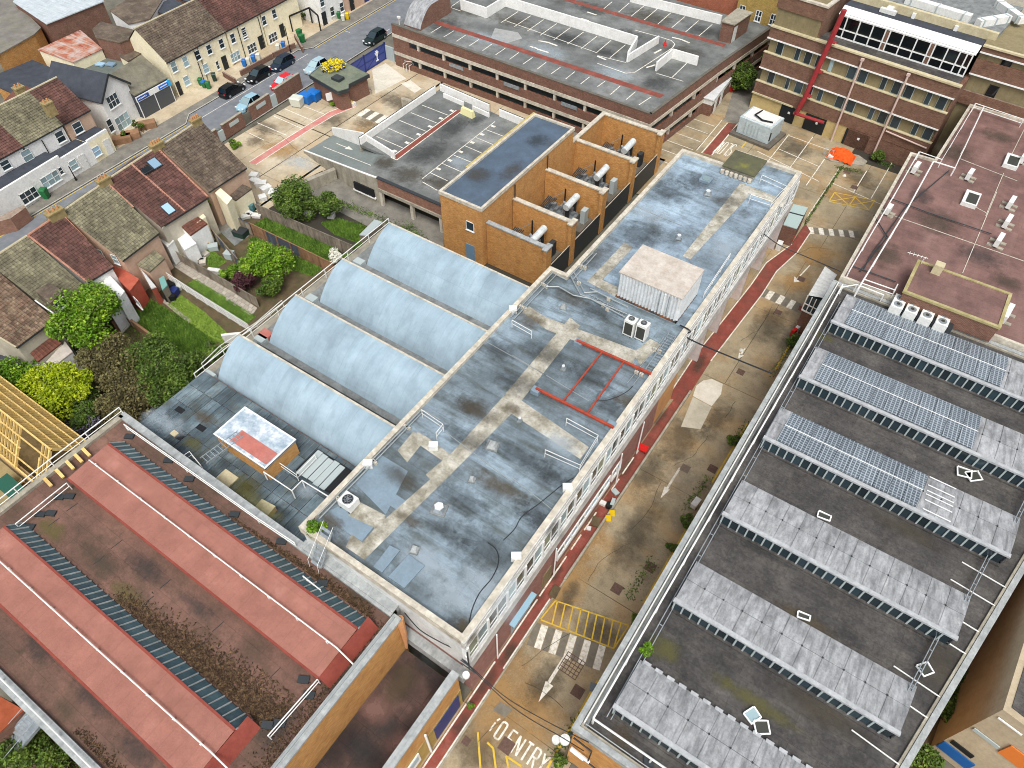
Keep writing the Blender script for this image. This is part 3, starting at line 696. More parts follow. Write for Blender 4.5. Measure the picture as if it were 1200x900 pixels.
# MAIN BUILDING (long flat blue-grey roof)
ZT,ZR=10.1,9.75
mainO=thing('office_block','long two storey block with a blue grey flat roof and a white banded window front','building',(-18.5,42,0))
MX0,MX1,MX2,MX3=-25.72,-23.95,-18.68,-11.3
Y0,Y1,Y2,Y3=11.35,44.5,69.6,72.8
outer=[(MX0,Y0),(MX3,Y0),(MX3,Y3),(MX2,Y3),(MX2,Y2),(MX1,Y2),(MX1,Y1),(MX0,Y1)]
def inset(poly,d):
 n=len(poly);out=[]
 for i in range(n):
  p0,p1,p2=Vector(poly[i-1]),Vector(poly[i]),Vector(poly[(i+1)%n])
  a=(p1-p0).normalized();b=(p2-p1).normalized()
  na=Vector((-a.y,a.x));nb=Vector((-b.y,b.x))
  k=(na+nb);k=k/max(.2,k.dot(na))
  q=p1+k*d;out.append((q.x,q.y))
 return out
def ring(mb,poly,wd,z0,z1):
 inn=inset(poly,wd);n=len(poly)
 for i in range(n):
  j=(i+1)%n
  mb.prism([poly[i],poly[j],inn[j],inn[i]],z0,z1)
 return mb
UX=-12.0
wl=MB();inn=inset(outer,.12)
wl.prism([(MX0+.1,Y0+.1),(MX3-.3,Y0+.1),(MX3-.3,Y1-.1),(MX0+.1,Y1-.1)],5.0,ZR-.3)
wl.prism([(MX1+.1,Y1-.1),(MX3-.3,Y1-.1),(MX3-.3,Y2-.1),(MX1+.1,Y2-.1)],5.0,ZR-.3)
wl.prism([(MX2+.1,Y2-.1),(MX3-.3,Y2-.1),(MX3-.3,Y3-.1),(MX2+.1,Y3-.1)],5.0,ZR-.3)
wl.build('upper_wall',M['white_wall'],mainO)
gw=MB();gw.prism([(MX0+.12,Y0+.12),(MX3+.1,Y0+.12),(MX3+.1,40.5),(MX0+.12,40.5)],0,5.0)
gw.build('ground_floor_wall',M['pinkbrick'],mainO,label='pinkish brown brick ground floor wall')
g2=MB();g2.prism([(MX1+.12,44.6),(-15.6,44.6),(-15.6,Y2-.2),(MX1+.12,Y2-.2)],0,5.0)
g2.prism([(-15.6,55.2),(-12.2,55.2),(-12.2,66.5),(-15.6,66.5)],0,5.0)
g2.prism([(MX0+.12,40.5),(-11.25,40.5),(-11.25,44.6),(MX0+.12,44.6)],0,5.0)
g2.build('recessed_ground_wall',M['orange_wall'],mainO,label='orange painted recessed ground floor wall')
for y in(50.6,55.5,61.5,67.5,71.9):
 MB().prism([(-12.6,y-.15),(-11.15,y-.15),(-11.15,y+.15),(-12.6,y+.15)],0,5.0).build('pier',M['white_pier'],mainO)
rs=MB();rs.prism([(MX0+.2,Y0+.2),(MX3-.2,Y0+.2),(MX3-.2,Y1+.0),(MX0+.2,Y1+.0)],ZR-.29,ZR)
rs.build('south_roof',M['blue_roof'],mainO)
rs=MB();rs.prism([(MX1+.2,Y1+.02),(MX3-.2,Y1+.02),(MX3-.2,Y3-.2),(MX2+.2,Y3-.2),(MX2+.2,Y2-.2),(MX1+.2,Y2-.2)],ZR-.31,ZR-.02)
rs.build('north_roof',M['blue_roof2'],mainO)
rg=ring(MB(),outer,.42,ZR-.5,ZT);rg.build('coping',M['coping'],mainO)
fa=MB()
fa.prism([(MX3-.2,Y0-.05),(MX3+.08,Y0-.05),(MX3+.08,Y3),(MX3-.2,Y3)],8.98,ZT-.06)
fa.prism([(MX3+.08,Y0-.05),(MX3+.12,Y0-.05),(MX3+.12,Y3),(MX3+.08,Y3)],9.5,9.7)
fa.prism([(MX3+.08,Y0-.05),(MX3+.11,Y0-.05),(MX3+.11,Y3),(MX3+.08,Y3)],8.98,9.12)
fa.build('fascia',M['fascia'],mainO)
be=MB()
be.prism([(MX3-.3,Y0-.05),(MX3+.25,Y0-.05),(MX3+.25,Y3),(MX3-.3,Y3)],5.02,6.25)
be.build('window_beam',M['fascia'],mainO,label='white painted beam below the upper windows')
sh=MB();sh.prism([(MX3-.3,Y0),(MX3-.02,Y0),(MX3-.02,Y3),(MX3-.3,Y3)],6.25,6.62)
sh.build('sill_recess',plain('violet_grey_sill_shade','#6a6b82',.6),mainO)  # shade line below the windows is painted in as this band's violet grey
mull=MB().box((0,0,0),(.34,.22,2.2));mull_m=None
sub=MB();sub.box((0,0,0),(.16,.1,2.13))
ny=27;pitch=(Y3-Y0-.3)/ny
def clone(src,name,loc,parent,m=None):
 o=bpy.data.objects.new(name,src.data);COL.objects.link(o);o.parent=parent
 o.location=Vector(loc)-Vector(parent['_w']);return o
first_m=first_p=first_s=first_b=None
for k in range(ny+1):
 y=Y0+.15+pitch*k
 loc=(MX3+.06,y,6.6)
 if first_m is None:
  mb=MB().box((0,0,0),(.3,.17,2.38));first_m=mb.build('mullion',M['frame'],mainO,local=True)
  first_m.location=Vector(loc)-Vector(mainO['_w'])
 else:clone(first_m,'mullion',loc,mainO)
 if k==ny:break
 for h in(0,1):
  yy=y+pitch*(.25+.5*h)
  gm=M['glass_lt']if(k*2+h)%3==1 else(M['glass']if(k+h)%4 else plain('sage_blind_%d'%(k*2+h),'#8d927c',.6))
  o=MB().box((0,0,0),(.06,pitch/2-.14,2.2)).build('window_pane',gm,mainO,local=True)
  o.location=Vector((MX3+.06,yy,6.74))-Vector(mainO['_w'])
 loc=(MX3+.07,y+pitch/2,6.62)
 if first_s is None:
  first_s=MB().box((0,0,0),(.14,.09,2.36)).build('transom',M['frame'],mainO,local=True);first_s.location=Vector(loc)-Vector(mainO['_w'])
 else:clone(first_s,'transom',loc,mainO)
lo=MB()
for zz in(6.60,7.35,8.91):lo.prism([(MX3-.1,Y0),(MX3+.13,Y0),(MX3+.13,Y3),(MX3-.1,Y3)],zz,zz+.055)
lo.prism([(MX3-.25,Y0),(MX3-.05,Y0),(MX3-.05,Y3),(MX3-.25,Y3)],6.5,8.97)
lo.build('window_rails',M['frame'],mainO)
def gstrip(y0,y1,n):
 f=MB();X=MX3+.1
 f.prism([(X,y0),(X+.12,y0),(X+.12,y1),(X,y1)],2.0,2.15);f.prism([(X,y0),(X+.1,y0),(X+.1,y1),(X,y1)],3.05,3.18)
 f.prism([(X,y0),(X+.14,y0),(X+.14,y1),(X,y1)],1.55,2.0)
 for k in range(n+1):
  yy=y0+(y1-y0)*k/n;f.prism([(X,yy-.05),(X+.11,yy-.05),(X+.11,yy+.05),(X,yy+.05)],2.15,3.05)
 w_=f.build('strip_window',M['frame'],mainO)
 for k in range(n):
  a=y0+(y1-y0)*k/n+.05;b=y0+(y1-y0)*(k+1)/n-.05
  MB().prism([(X+.0,a),(X+.05,a),(X+.05,b),(X+.0,b)],2.15,3.05).build('pane',M['glass_blue']if k%3 else M['glass'],w_)
gstrip(23.0,31.6,8);gstrip(32.0,33.6,2)
MB().prism([(MX3+.1,16.3),(MX3+.55,16.3),(MX3+.55,19.4),(MX3+.1,19.4)],2.35,2.5).build('blue_canopy',plain('pale_blue_canopy','#93b9cc',.5),mainO,label='pale blue door canopy')
MB().prism([(MX3+.1,16.5),(MX3+.16,16.5),(MX3+.16,19.2),(MX3+.1,19.2)],.04,2.3).build('shutter_door',plain('pale_grey_door','#8ea0a8',.5),mainO)
MB().prism([(MX3+.1,21.0),(MX3+.15,21.0),(MX3+.15,22.2),(MX3+.1,22.2)],.04,2.2).build('porch_door',M['beige_panel'],mainO)
for y in(22.4,32.9,36.9,14.4):
 MB().tube([(MX3+.33,y,5.0),(MX3+.33,y,.05)],.06,6).build('downpipe',M['frame'],mainO)
bd=MB();bd.prism([(MX3+.1,11.6),(MX3+.13,11.6),(MX3+.13,40.2),(MX3+.1,40.2)],4.6,5.0);bd.build('soffit_band',M['dark_metal'],mainO)
MB().prism([(-17.0,Y0-.6),(MX3,Y0-.6),(MX3,Y0+.1),(-17.0,Y0+.1)],3.4,4.5).build('flashing_ledge',M['parapet_grey'],mainO)
MB().prism([(MX0,Y0-.55),(-17.0,Y0-.55),(-17.0,Y0+.1),(MX0,Y0+.1)],5.5,8.0).build('flashing_ledge',M['parapet_grey'],mainO)
def pad(pts,z=ZR,m=None,th=.02,name='walkway_strip'):
 q=[at(x,y,z)for x,y in pts]
 return MB().prism([(p.x,p.y)for p in q],z-.01,z+th).build(name,m or M['walkpad'],mainO)
pad([(426,657),(412,646),(490,545),(517,567)],th=.020)if False else None
pad([(427,656),(405,641),(412,626),(425,636),(440,618),(455,622)],th=.012)
pad([(427,656),(440,618),(504,562),(518,566)],th=.015)
pad([(412,596),(421,587),(452,603),(446,613)],th=.018)if False else None
pad([(408,604),(421,588),(452,604),(446,622),(436,617)],th=.010)
pad([(504,562),(518,566),(600,484),(680,382),(668,372),(585,470),(530,530),(499,556)],th=.008)
pad([(588,470),(600,462),(612,470),(690,524),(680,538),(595,482)],th=.011)
pad([(466,528),(484,506),(500,513),(477,542)],th=.013)
pad([(489,506),(500,512),(530,534),(524,544),(484,516)],th=.016)
pad([(612,366),(620,359),(640,372),(722,402),(748,412),(740,428),(716,417),(640,386)],th=.014)
pad([(742,414),(762,397),(775,404),(750,428)],th=.017)
pad([(688,330),(700,334),(742,290),(732,284)],ZR,None,.013)
pad([(690,331),(696,324),(728,338),(722,348)],ZR,None,.010)
pad([(800,300),(809,304),(878,229),(868,214)],ZR,None,.012)
pad([(868,214),(876,226),(916,243),(922,236)],ZR,None,.015)
pad([(450,588),(462,578),(480,590),(472,602)],ZR,M['blue_patch'],.010,'roof_patch')
pad([(383,600),(400,592),(440,615),(424,634),(410,626)],ZR,M['blue_patch'],.006,'roof_patch')
pad([(415,565),(445,532),(478,552),(452,603)],ZR,M['blue_patch'],.005,'roof_patch')
for q,zt in(([(457,640),(469,646),(448,672),(438,665)],.14),([(479,651),(497.5,664),(474,690),(455,677)],.14)):
 pad(q,ZR,M['blue_patch'],zt,'raised_panel')
sm=MB()
for a,b in(((600,416),(690,470)),((520,505),(600,565)),((600,560),(648,598)),((455,400),(455,401)),((740,240),(800,265)),((560,395),(640,440))):
 if a==(455,400):continue
 p,q=at(*a,ZR),at(*b,ZR);sm.beam(p+V(0,0,.01),q+V(0,0,.01),.05,.03)
sm.build('roof_seam',M['rail_grey'],mainO)
hz=ZR
a=at(853,190,hz+1.5)
h=thing('roof_hatch_hut','mossy dark hatch hut with a cream skirt at the far end of the blue roof','roof hatch',(-17.0,69.8,ZR))
MB().prism([(-18.5,68.6),(-15.2,68.6),(-15.2,71.6),(-18.5,71.6)],ZR,ZR+.7).build('hut_wall',M['coping'],h)
MB().prism([(-18.7,68.3),(-15.0,68.3),(-15.0,71.9),(-18.7,71.9)],ZR+.7,ZR+.85).build('hut_roof',mat('mossy_hatch_roof',[(.3,'#4c4b3e'),(.55,'#5c5c44'),(.75,'#7c7a35')],scale=.6),h)
for k in range(7):
 MB().tube([(-18.5+k*.52,68.15,ZR+.05),(-18.5+k*.52,68.15,ZR+.45)],.22,8).build('skirt_tube',M['coping'],h)
# plant cabin on the roof
cab=thing('plant_cabin','white corrugated steel plant cabin standing on the blue grey roof','cabin',(-15.6,46.8,ZR))
cx0,cx1,cy0,cy1,cz0,cz1=-18.6,-12.7,44.7,49.0,ZR+.25,ZR+2.95
body=MB();n=26
def corr(p0,p1,n,z0,z1,amp,nrm):
 vs=[];fs=[]
 for k in range(n*4+1):
  t=k/(n*4);ph=k%4
  o=amp if ph in(1,2)else 0
  x=p0[0]+(p1[0]-p0[0])*t+nrm[0]*o;y=p0[1]+(p1[1]-p0[1])*t+nrm[1]*o
  vs+=[(x,y,z0),(x,y,z1)]
 for k in range(n*4):fs.append((2*k,2*k+2,2*k+3,2*k+1))
 return vs,fs
for p0,p1,nn,nr in(((cx0,cy0),(cx1,cy0),19,(0,-.13)),((cx1,cy0),(cx1,cy1),14,(.13,0)),((cx1,cy1),(cx0,cy1),19,(0,.07)),((cx0,cy1),(cx0,cy0),14,(-.07,0))):
 body.add(*corr(p0,p1,nn,cz0,cz1,1,nr))
body.build('corrugated_wall',M['container'],cab)
MB().prism([(cx0-.12,cy0-.12),(cx1+.12,cy0-.12),(cx1+.12,cy1+.12),(cx0-.12,cy1+.12)],cz1-.02,cz1+.09).build('cabin_roof',M['container_top'],cab)
f=MB();f.prism([(cx0-.1,cy0-.1),(cx1+.1,cy0-.1),(cx1+.1,cy0+.0),(cx0-.1,cy0+.0)],ZR,cz0);f.prism([(cx1,cy0-.1),(cx1+.1,cy0-.1),(cx1+.1,cy1),(cx1,cy1)],ZR,cz0)
f.build('base_skid',mat('rusty_skid',[(.4,'#4b4a48'),(.6,'#8a5a36')],scale=.9),cab)
MB().box((-14.1,cy0-.12,cz0+.3),(.12,.1,2.2)).build('door_bar',M['frame'],cab)
for x in(-14.55,-13.7):MB().tube([(x,cy0-.16,cz0+.2),(x,cy0-.16,cz1-.2)],.03,5).build('locking_rod',M['steel'],cab)
# air conditioning units
def ac_box(label,p,w_,d_,h_,rz=0,group=None,fan='side'):
 t=thing('condenser_unit',label,'air conditioner',(p[0],p[1],p[2]),rz,group,local=True)
 MB().box((0,0,.1),(w_,d_,h_)).build('casing',M['unit_white'],t,local=True)
 f=MB();f.box((-w_*.35,0,0),(.1,d_*1.1,.1));f.box((w_*.35,0,0),(.1,d_*1.1,.1));f.build('foot',M['dark_metal'],t,local=True)
 if fan=='top':
  g=MB();g.cyl((0,0,h_+.1),w_*.36,.09,20,w_*.34);g.build('fan_ring',M['unit_white'],t,local=True)
  fb=MB();fb.cyl((0,0,h_+.19),w_*.3,.01,20)
  fg=fb.build('fan_grille',M['grille'],t,local=True)
  sp=MB()
  for k in range(4):
   a=math.pi*k/4;sp.beam((math.cos(a)*w_*.3,math.sin(a)*w_*.3,h_+.215),(-math.cos(a)*w_*.3,-math.sin(a)*w_*.3,h_+.215),.02)
  sp.build('guard',M['steel'],t,local=True)
  for s in(-1,1):
   MB().box((0,s*(d_/2+.005),.25),(w_*.78,.02,h_*.78)).build('coil_panel',M['grille'],t,local=True)
 elif fan=='flat':
  fb=MB();fb.cyl((0,0,h_+.1),w_*.36,.03,24);fb.build('fan_grille',M['black'],t,local=True)
  sp=MB()
  for rr in(.34,.22,.1):
   pts=[(math.cos(a)*w_*rr,math.sin(a)*w_*rr,h_+.15)for a in[2*math.pi*q/16 for q in range(17)]]
   sp.tube(pts,.012,4)
  for q in range(4):
   a=math.pi*q/4;sp.beam((math.cos(a)*w_*.36,math.sin(a)*w_*.36,h_+.15),(-math.cos(a)*w_*.36,-math.sin(a)*w_*.36,h_+.15),.02)
  sp.build('guard',M['steel'],t,local=True)
 else:
  for q in([0]if fan=='side' else[-.22,.22]):
   fb=MB();fb.tube([(w_*q*2,-d_/2-.03,.1+h_*.5),(w_*q*2,-d_/2,.1+h_*.5)],min(h_*.38,w_*.3),18)
   fb.build('fan_grille',M['grille'],t,local=True)
 return t
ac_box('left of the two tall white cooling units with fan tops beside the plant cabin',at(737,391,ZR),.95,.8,1.7,0,'tall cooling units','top')
ac_box('right of the two tall white cooling units with fan tops beside the plant cabin',at(751,396,ZR),.95,.8,1.7,0,'tall cooling units','top')
t=ac_box('white condenser with an upward facing round fan by the left parapet of the blue roof',at(410,592,ZR),1.15,1.0,.75,0,None,'flat')
def vent(px,py,label,kind='cap',s=.5):
 p=at(px,py,ZR)
 t=thing('roof_vent',label,'roof vent',(p.x,p.y,ZR),.3,'small vents on the blue grey roof',local=True)
 MB().box((0,0,0),(s*1.3,s*1.3,.1)).build('upstand',M['valley'],t,local=True)
 MB().taper((0,0,.08),(s,s),(s*.6,s*.6),.35).build('cowl',M['parapet_grey']if kind=='cap' else M['steel'],t,local=True)
 if kind=='hex':MB().cyl((0,0,.43),s*.42,.08,6).build('cap',M['container'],t,local=True)
for px,py,lab,kd,s in[(577,523,'pale square vent in the middle of the blue roof','cap',.75),(515,597,'six sided pale vent on the stained part of the blue roof','hex',.85),(553,563,'small vent between the two larger ones on the stained blue roof','cap',.4),(486,645,'small grey vent next to the raised skylight panels','cap',.5),(795,280,'white capped vent beside the pale strip north of the cabin','hex',.5),(829,228,'white vent on the light blue far roof','hex',.6),(660,433,'tiny white capped vent near the red steel frame','hex',.35),(660,361,'rusty topped vent by the roof step','cap',.45),(609,494,'small white vent on the pale cross strip','hex',.3)]:
 vent(px,py,lab,kd,s)
p=at(827,212,ZR)
s=thing('roof_skylight','small square skylight in the dark stain of the far blue roof','skylight',(p.x,p.y,ZR),0,None,local=True)
MB().box((0,0,0),(1.2,1.1,.3)).build('kerb',M['blue_patch'],s,local=True);MB().cyl((0,0,.3),.42,.05,20).build('dome',M['glass_lt'],s,local=True)
fr=thing('red_steel_frame','rusty red steel pipe frame laid across the blue grey roof','steel frame',at(690,450,ZR))
zz=ZR+.45
def ap(x,y,z=zz):return at(x,y,z)
for a,b,rad in(((676,399),(763,438),.11),((628,455),(719,501),.11),((706,412),(660,470),.07),((731,424),(688,485),.07)):
 MB().beam(ap(*a),ap(*b),rad*1.8).build('beam',M['orange_steel'],fr)
for px,py in((678,404),(628,460),(716,500)):
 p=at(px,py,ZR);MB().box((p.x,p.y,ZR),(.7,.6,.42)).build('pad_block',M['blue_patch'],fr)
# rails, pipes and trays on the main roof
def rail(label,pts,z0,h=1.1,mids=1,r=.03,m=None,posts=True,name='guard_rail',cat='guard rail',group=None,world=False,step=1.8):
 P=[Vector(p)if world else at(p[0],p[1],z0+h)for p in pts]
 if not world:P=[Vector((p.x,p.y,z0))for p in P]
 t=thing(name,label,cat,tuple(P[0]),0,group)
 m=m or M['rail_white']
 MB().tube([p+V(0,0,h)for p in P],r,6).build('top_bar',m,t)
 for k in range(mids):
  MB().tube([p+V(0,0,h*(k+1)/(mids+1))for p in P],r*.85,5).build('middle_bar',m,t)
 if posts:
  for a,b in zip(P,P[1:]):
   n=max(1,int((b-a).length/step))
   for k in range(n+1):
    q=a.lerp(b,k/n)
    if k==n and b is not P[-1]:continue
    MB().tube([q,q+V(0,0,h)],r,5).build('post',m,t)
 return t
rail('white guard rail hooped round the blocked hatch by the left parapet',[(494,480),(519,497),(511,507)],ZR,1.0)
rail('white rail pen round the pale hatch nearest the window front',[(664,490),(701,510),(680,545),(639,527)],ZR,1.0)
rail('short pale rail by the left parapet below the brick bays',[(600,375),(623,388)],ZR,.9)
rail('thin white rail at the far right corner of the blue roof',[(893,205),(922,218),(905,236),(880,228)],ZR,1.0)
rail('white rail beside the long pale roof north of the cabin',[(856,297),(826,342)],ZR,.8)
def pipes(label,lines,z,r=.06,m=None,supports=True,name='pipe_run',cat='pipes'):
 t=thing(name,label,cat,at(*lines[0][0],z))
 for ln in lines:
  MB().tube([at(x,y,z)for x,y in ln],r,6).build('pipe',m or M['rail_grey'],t)
  if supports:
   for a,b in zip(ln,ln[1:]):
    p,q=at(*a,z),at(*b,z);n=int((q-p).length/3)
    for k in range(n):
     s_=p.lerp(q,(k+.5)/n);MB().box((s_.x,s_.y,ZR),(.35,.2,z-ZR)).build('support',M['coping'],t)
 return t
pipes('twin white pipes along the left parapet of the blue roof',[[(372,604),(494,480)],[(374,608),(497,481),(516,492)]],ZR+.3)
pipes('twin white pipes inside the left parapet below the brick bays',[[(598,372),(648,319)],[(602,374),(652,322),(664,328)]],ZR+.3)
pipes('bundle of grey pipes crossing the roof step to the cooling units',[[(640,336),(655,336),(672,346),(692,350),(733,372)],[(668,322),(680,345),(735,368)],[(672,318),(685,343),(700,342)],[(692,338),(736,360)]],ZR+.35)
pipes('pipes beside the parapet next to the plant cabin',[[(695,296),(666,325)],[(699,297),(671,328)]],ZR+.4)
pipes('long thin conduit from the cooling units over the red frame',[[(778,395),(735,449)],[(783,397),(741,452)]],ZR+.3,.03)
def ladder(label,a,b,z,wd=.5,name='cable_tray',cat='cable tray',m=None,step=.35,world=False):
 za,zb=z if isinstance(z,tuple)else(z,z);p,q=(Vector(a),Vector(b))if world else(at(*a,za),at(*b,zb))
 d=(q-p).normalized();n=d.cross(V(0,0,1)).normalized()*wd/2
 t=thing(name,label,cat,tuple(p))
 for s_ in(-1,1):MB().beam(p+n*s_,q+n*s_,.05,.09).build('side_rail',m or M['steel'],t)
 k=int((q-p).length/step)
 for i in range(k):
  c=p.lerp(q,(i+.5)/k);MB().beam(c-n,c+n,.05).build('rung',m or M['steel'],t)
 return t
ladder('curved end cable tray running beside the white window front',(788,392),(760,437),ZR+.3,.7)
ladder('cable tray from the roof step to the cooling units',(690,347),(732,369),ZR+.22,.45)
def cable(label,pts,z=None,r=.03,name='cable',m=None,n=6):
 P=[at(*p[:2],p[2]if len(p)>2 else z)for p in pts]
 out=[]
 for i in range(len(P)-1):
  p0=P[max(0,i-1)];p1=P[i];p2=P[i+1];p3=P[min(len(P)-1,i+2)]
  for k in range(n):
   t=k/n
   out.append(.5*((2*p1)+(p2-p0)*t+(2*p0-5*p1+4*p2-p3)*t*t+(3*p1-p0-3*p2+p3)*t**3))
 out.append(P[-1])
 return tag(MB().tube(out,r,5).build(name,m or M['cable']),label,'cable')
cable('black cable snaking over the pale blue near end of the long roof',[(549,735),(553,715),(562,695),(576,678),(584,660),(582,645),(572,636)],ZR+.04,.035)
cable('thin black cable curling past the dark puddle stain to the parapet',[(590,633),(603,620),(612,605),(632,590),(648,577),(662,566),(672,560)],ZR+.04,.03)
cable('loose cable looped beside the red frame near the window front',[(700,470),(715,468),(733,460),(742,452)],ZR+.04,.03)
cable('black cable drooping down the pale end wall of the long roof',[(474,718,10.15),(492,738,8.2),(515,752,7.2),(540,765,6.4),(545,778,6)],None,.035)
for lab,pts in(('thin wires crossing the road from the lamp to the long block',[(541,772,7.5),(600,828,6.2),(660,865,7.0),(684,880,8.0)]),('upper wire crossing the road to the orange brick corner',[(545,775,7.5),(590,815,6.4),(640,845,7.2),(690,870,8.2)])):
 cable(lab,pts,None,.03)
cable('heavy black overhead cable from the plant cabin across the road to the solar roof',[(797,381,ZR+.3),(809,388,ZR+.5),(809,398,9),(905,438,8.9)],None,.07)
cable('black overhead cable from the long roof to the pink flat roof',[(895,274,10.2),(915,288,9.4),(950,303,9.0),(985,318,9.1)],None,.05)
for px,py,lab in((508,522,'white junction box on the left parapet'),(431,543,'small white box on the left parapet lower down'),(601,345+17,'pale block on the left parapet near the brick bays'),(665,571,'pale box on the parapet above the window front'),(605,652,'white vented box on the window front parapet')):
 p=at(px,py,ZT);tag(MB().box((p.x,p.y,ZR),(.7,.5,.55),.6).build('parapet_box',M['unit_white']),lab,'box')
t=thing('corner_bracket','black steel bracket with insulators on the near corner of the long block','bracket',(MX3,Y0,8.5))
MB().tube([(MX3+.3,Y0-.1,9.0),(MX3+.3,Y0-.1,5.6)],.06,6).build('pole',M['dark_metal'],t)
for z in(6.2,6.8):MB().tube([(MX3-.3,Y0-.2,z),(MX3+.9,Y0-.2,z)],.04,5).build('arm',M['dark_metal'],t)
MB().cyl((MX3+.3,Y0-.5,5.4),.25,.25,10).build('lamp_head',M['frame'],t)
t=thing('access_steps','white steel access steps over the parapet at the near left corner of the blue roof','steps',(-24.6,11.6,8))
for s_ in(-.45,.45):
 MB().beam((-23.6+s_,12.2,10.7),(-23.6+s_,10.4,8.2),.08,.12).build('stringer',M['rail_grey'],t)
 MB().tube([(-23.6+s_,12.4,11.1),(-23.6+s_,10.2,8.9),(-23.6+s_,10.1,7.9)],.02,5).build('handrail',M['rail_white'],t)
for k in range(7):
 f_=k/6;MB().box((-23.6,12.1-1.7*f_,10.6-2.3*f_),(.9,.2,.04)).build('tread',M['steel'],t)
for px,py,sx,sy,rz,m in((560,640,3.4,1.7,.1,D_dark),(625,600,2.6,1.3,0,D_dark),(610,535,4.5,1.2,0,D_dark),(545,590,3.5,1.3,0,D_dark),(585,570,4.0,1.0,0,D_brown),(650,560,3.0,1.5,0,D_dark),(545,515,3.0,1.2,0,D_dark),(605,450,3.2,1.6,0,D_dark),(640,415,3.2,1.5,0,D_dark),(690,440,3.2,1.8,0,D_dark),(715,475,2.0,1.6,0,D_dark),(735,470,1.4,1.2,0,D_brown),(585,410,2.5,1.6,0,D_dark),(620,375,2.2,1.5,0,D_brown),(700,365,2.4,1.4,0,D_dark),(670,350,2.2,1.3,0,D_oil),(785,225,3.0,2.5,.2,D_dark),(815,212,2.6,2.4,0,D_dark),(745,275,2.8,2.2,.3,D_dark),(700,300,1.6,3.0,0,D_oil),(850,235,2.0,1.6,0,D_oil),(535,735,2.6,.9,0,D_dark),(545,740,1.4,1.2,0,D_brown),(390,612,1.5,.7,0,D_brown),(395,640,1.2,1.2,0,D_oil),(470,560,2.4,1.0,0,D_oil),(500,660,3.2,1.8,0,D_pale),(570,690,3.4,2.4,0,D_pale),(530,700,2.6,1.8,0,D_pale),(560,480,2.6,1.4,0,D_oil),(655,520,2.2,1.4,0,D_pale),(760,250,3,2,0,D_pale),(850,290,2.4,3,0,D_pale),(790,320,1.4,2.2,0,D_oil),(636,615,2.4,1.0,0,D_dark),(520,625,2.5,.9,0,D_dark),(480,610,1.6,.6,0,D_brown),(600,480,1.2,.8,0,D_brown),(552,478,2.0,.9,0,D_oil)):
 stain(mainO,px,py,sx,sy,rz,ZR+.006,m,'puddle_stain')
# SOLAR NORTHLIGHT BUILDING (right)
SX,SY0,SY1=-3.22,11.3,59.8
def saw_right(y):return 14.3+(y-20.5)*.2
sawp=[(SX,SY0),(saw_right(SY0),SY0),(saw_right(SY1),SY1),(SX+.25,SY1)]
saw=thing('northlight_factory','long brick factory with seven pale northlight roofs, the far three carrying solar panels','building',(5,35,0))
ins=inset(sawp,.15)
MB().prism(ins,0,8.1).build('wall',M['orange_brick'],saw,label='orange brick wall')
MB().prism(inset(sawp,.3),8.1,8.25).build('flat_roof',M['felt_dark'],saw)
rg=MB();ring(rg,sawp,.38,7.9,8.5);rg.build('coping',M['parapet_grey'],saw)
gr=MB();ring(gr,inset(sawp,.40),.16,8.2,8.42);gr.build('gutter_edge',M['concrete'],saw)
MB().prism([(SX+.45,SY0+.5),(SX+.75,SY0+.5),(SX+.95,SY1-.5),(SX+.65,SY1-.5)],8.2,8.3).build('inner_gutter',M['valley'],saw)
rv=MB()
SAW=[(58.6,52.8,22.5,-1.3),(50.4,45.0,20.5,-1.42),(42.1,37.4,16.75,-1.55),(33.7,29.4,15.05,-1.5),(25.6,21.6,13.55,-1.55),(17.3,13.55,12.2,-1.65)]
pvm=None
def pv_mat():
 m=bpy.data.materials.new('solar_cells');m.use_nodes=True
 n=m.node_tree.nodes;l=m.node_tree.links;p=n['Principled BSDF']
 geo=n.new('ShaderNodeNewGeometry');sx=n.new('ShaderNodeSeparateXYZ');l.new(geo.outputs['Position'],sx.inputs[0])
 cx=n.new('ShaderNodeCombineXYZ');l.new(sx.outputs[0],cx.inputs[0]);l.new(sx.outputs[1],cx.inputs[1])
 bt=n.new('ShaderNodeTexBrick');bt.offset=0.0;bt.inputs['Scale'].default_value=1.0
 bt.inputs['Brick Width'].default_value=.3;bt.inputs['Row Height'].default_value=.3;bt.inputs['Mortar Size'].default_value=.036;bt.inputs['Mortar Smooth'].default_value=.3
 bt.inputs['Color1'].default_value=srgb('#525c65');bt.inputs['Color2'].default_value=srgb('#5f6972');bt.inputs['Mortar'].default_value=srgb('#a5afb6')
 l.new(cx.outputs[0],bt.inputs['Vector'])
 oi=n.new('ShaderNodeObjectInfo');hs=n.new('ShaderNodeHueSaturation');mr=n.new('ShaderNodeMapRange');mr.inputs[3].default_value=.9;mr.inputs[4].default_value=1.1
 l.new(oi.outputs['Random'],mr.inputs[0]);l.new(mr.outputs[0],hs.inputs['Value']);l.new(bt.outputs[0],hs.inputs['Color']);l.new(hs.outputs[0],p.inputs['Base Color'])
 p.inputs['Roughness'].default_value=.35;p.inputs['Specular IOR Level'].default_value=.5
 return m
M['pv']=pv_mat()
pane0=post0=None
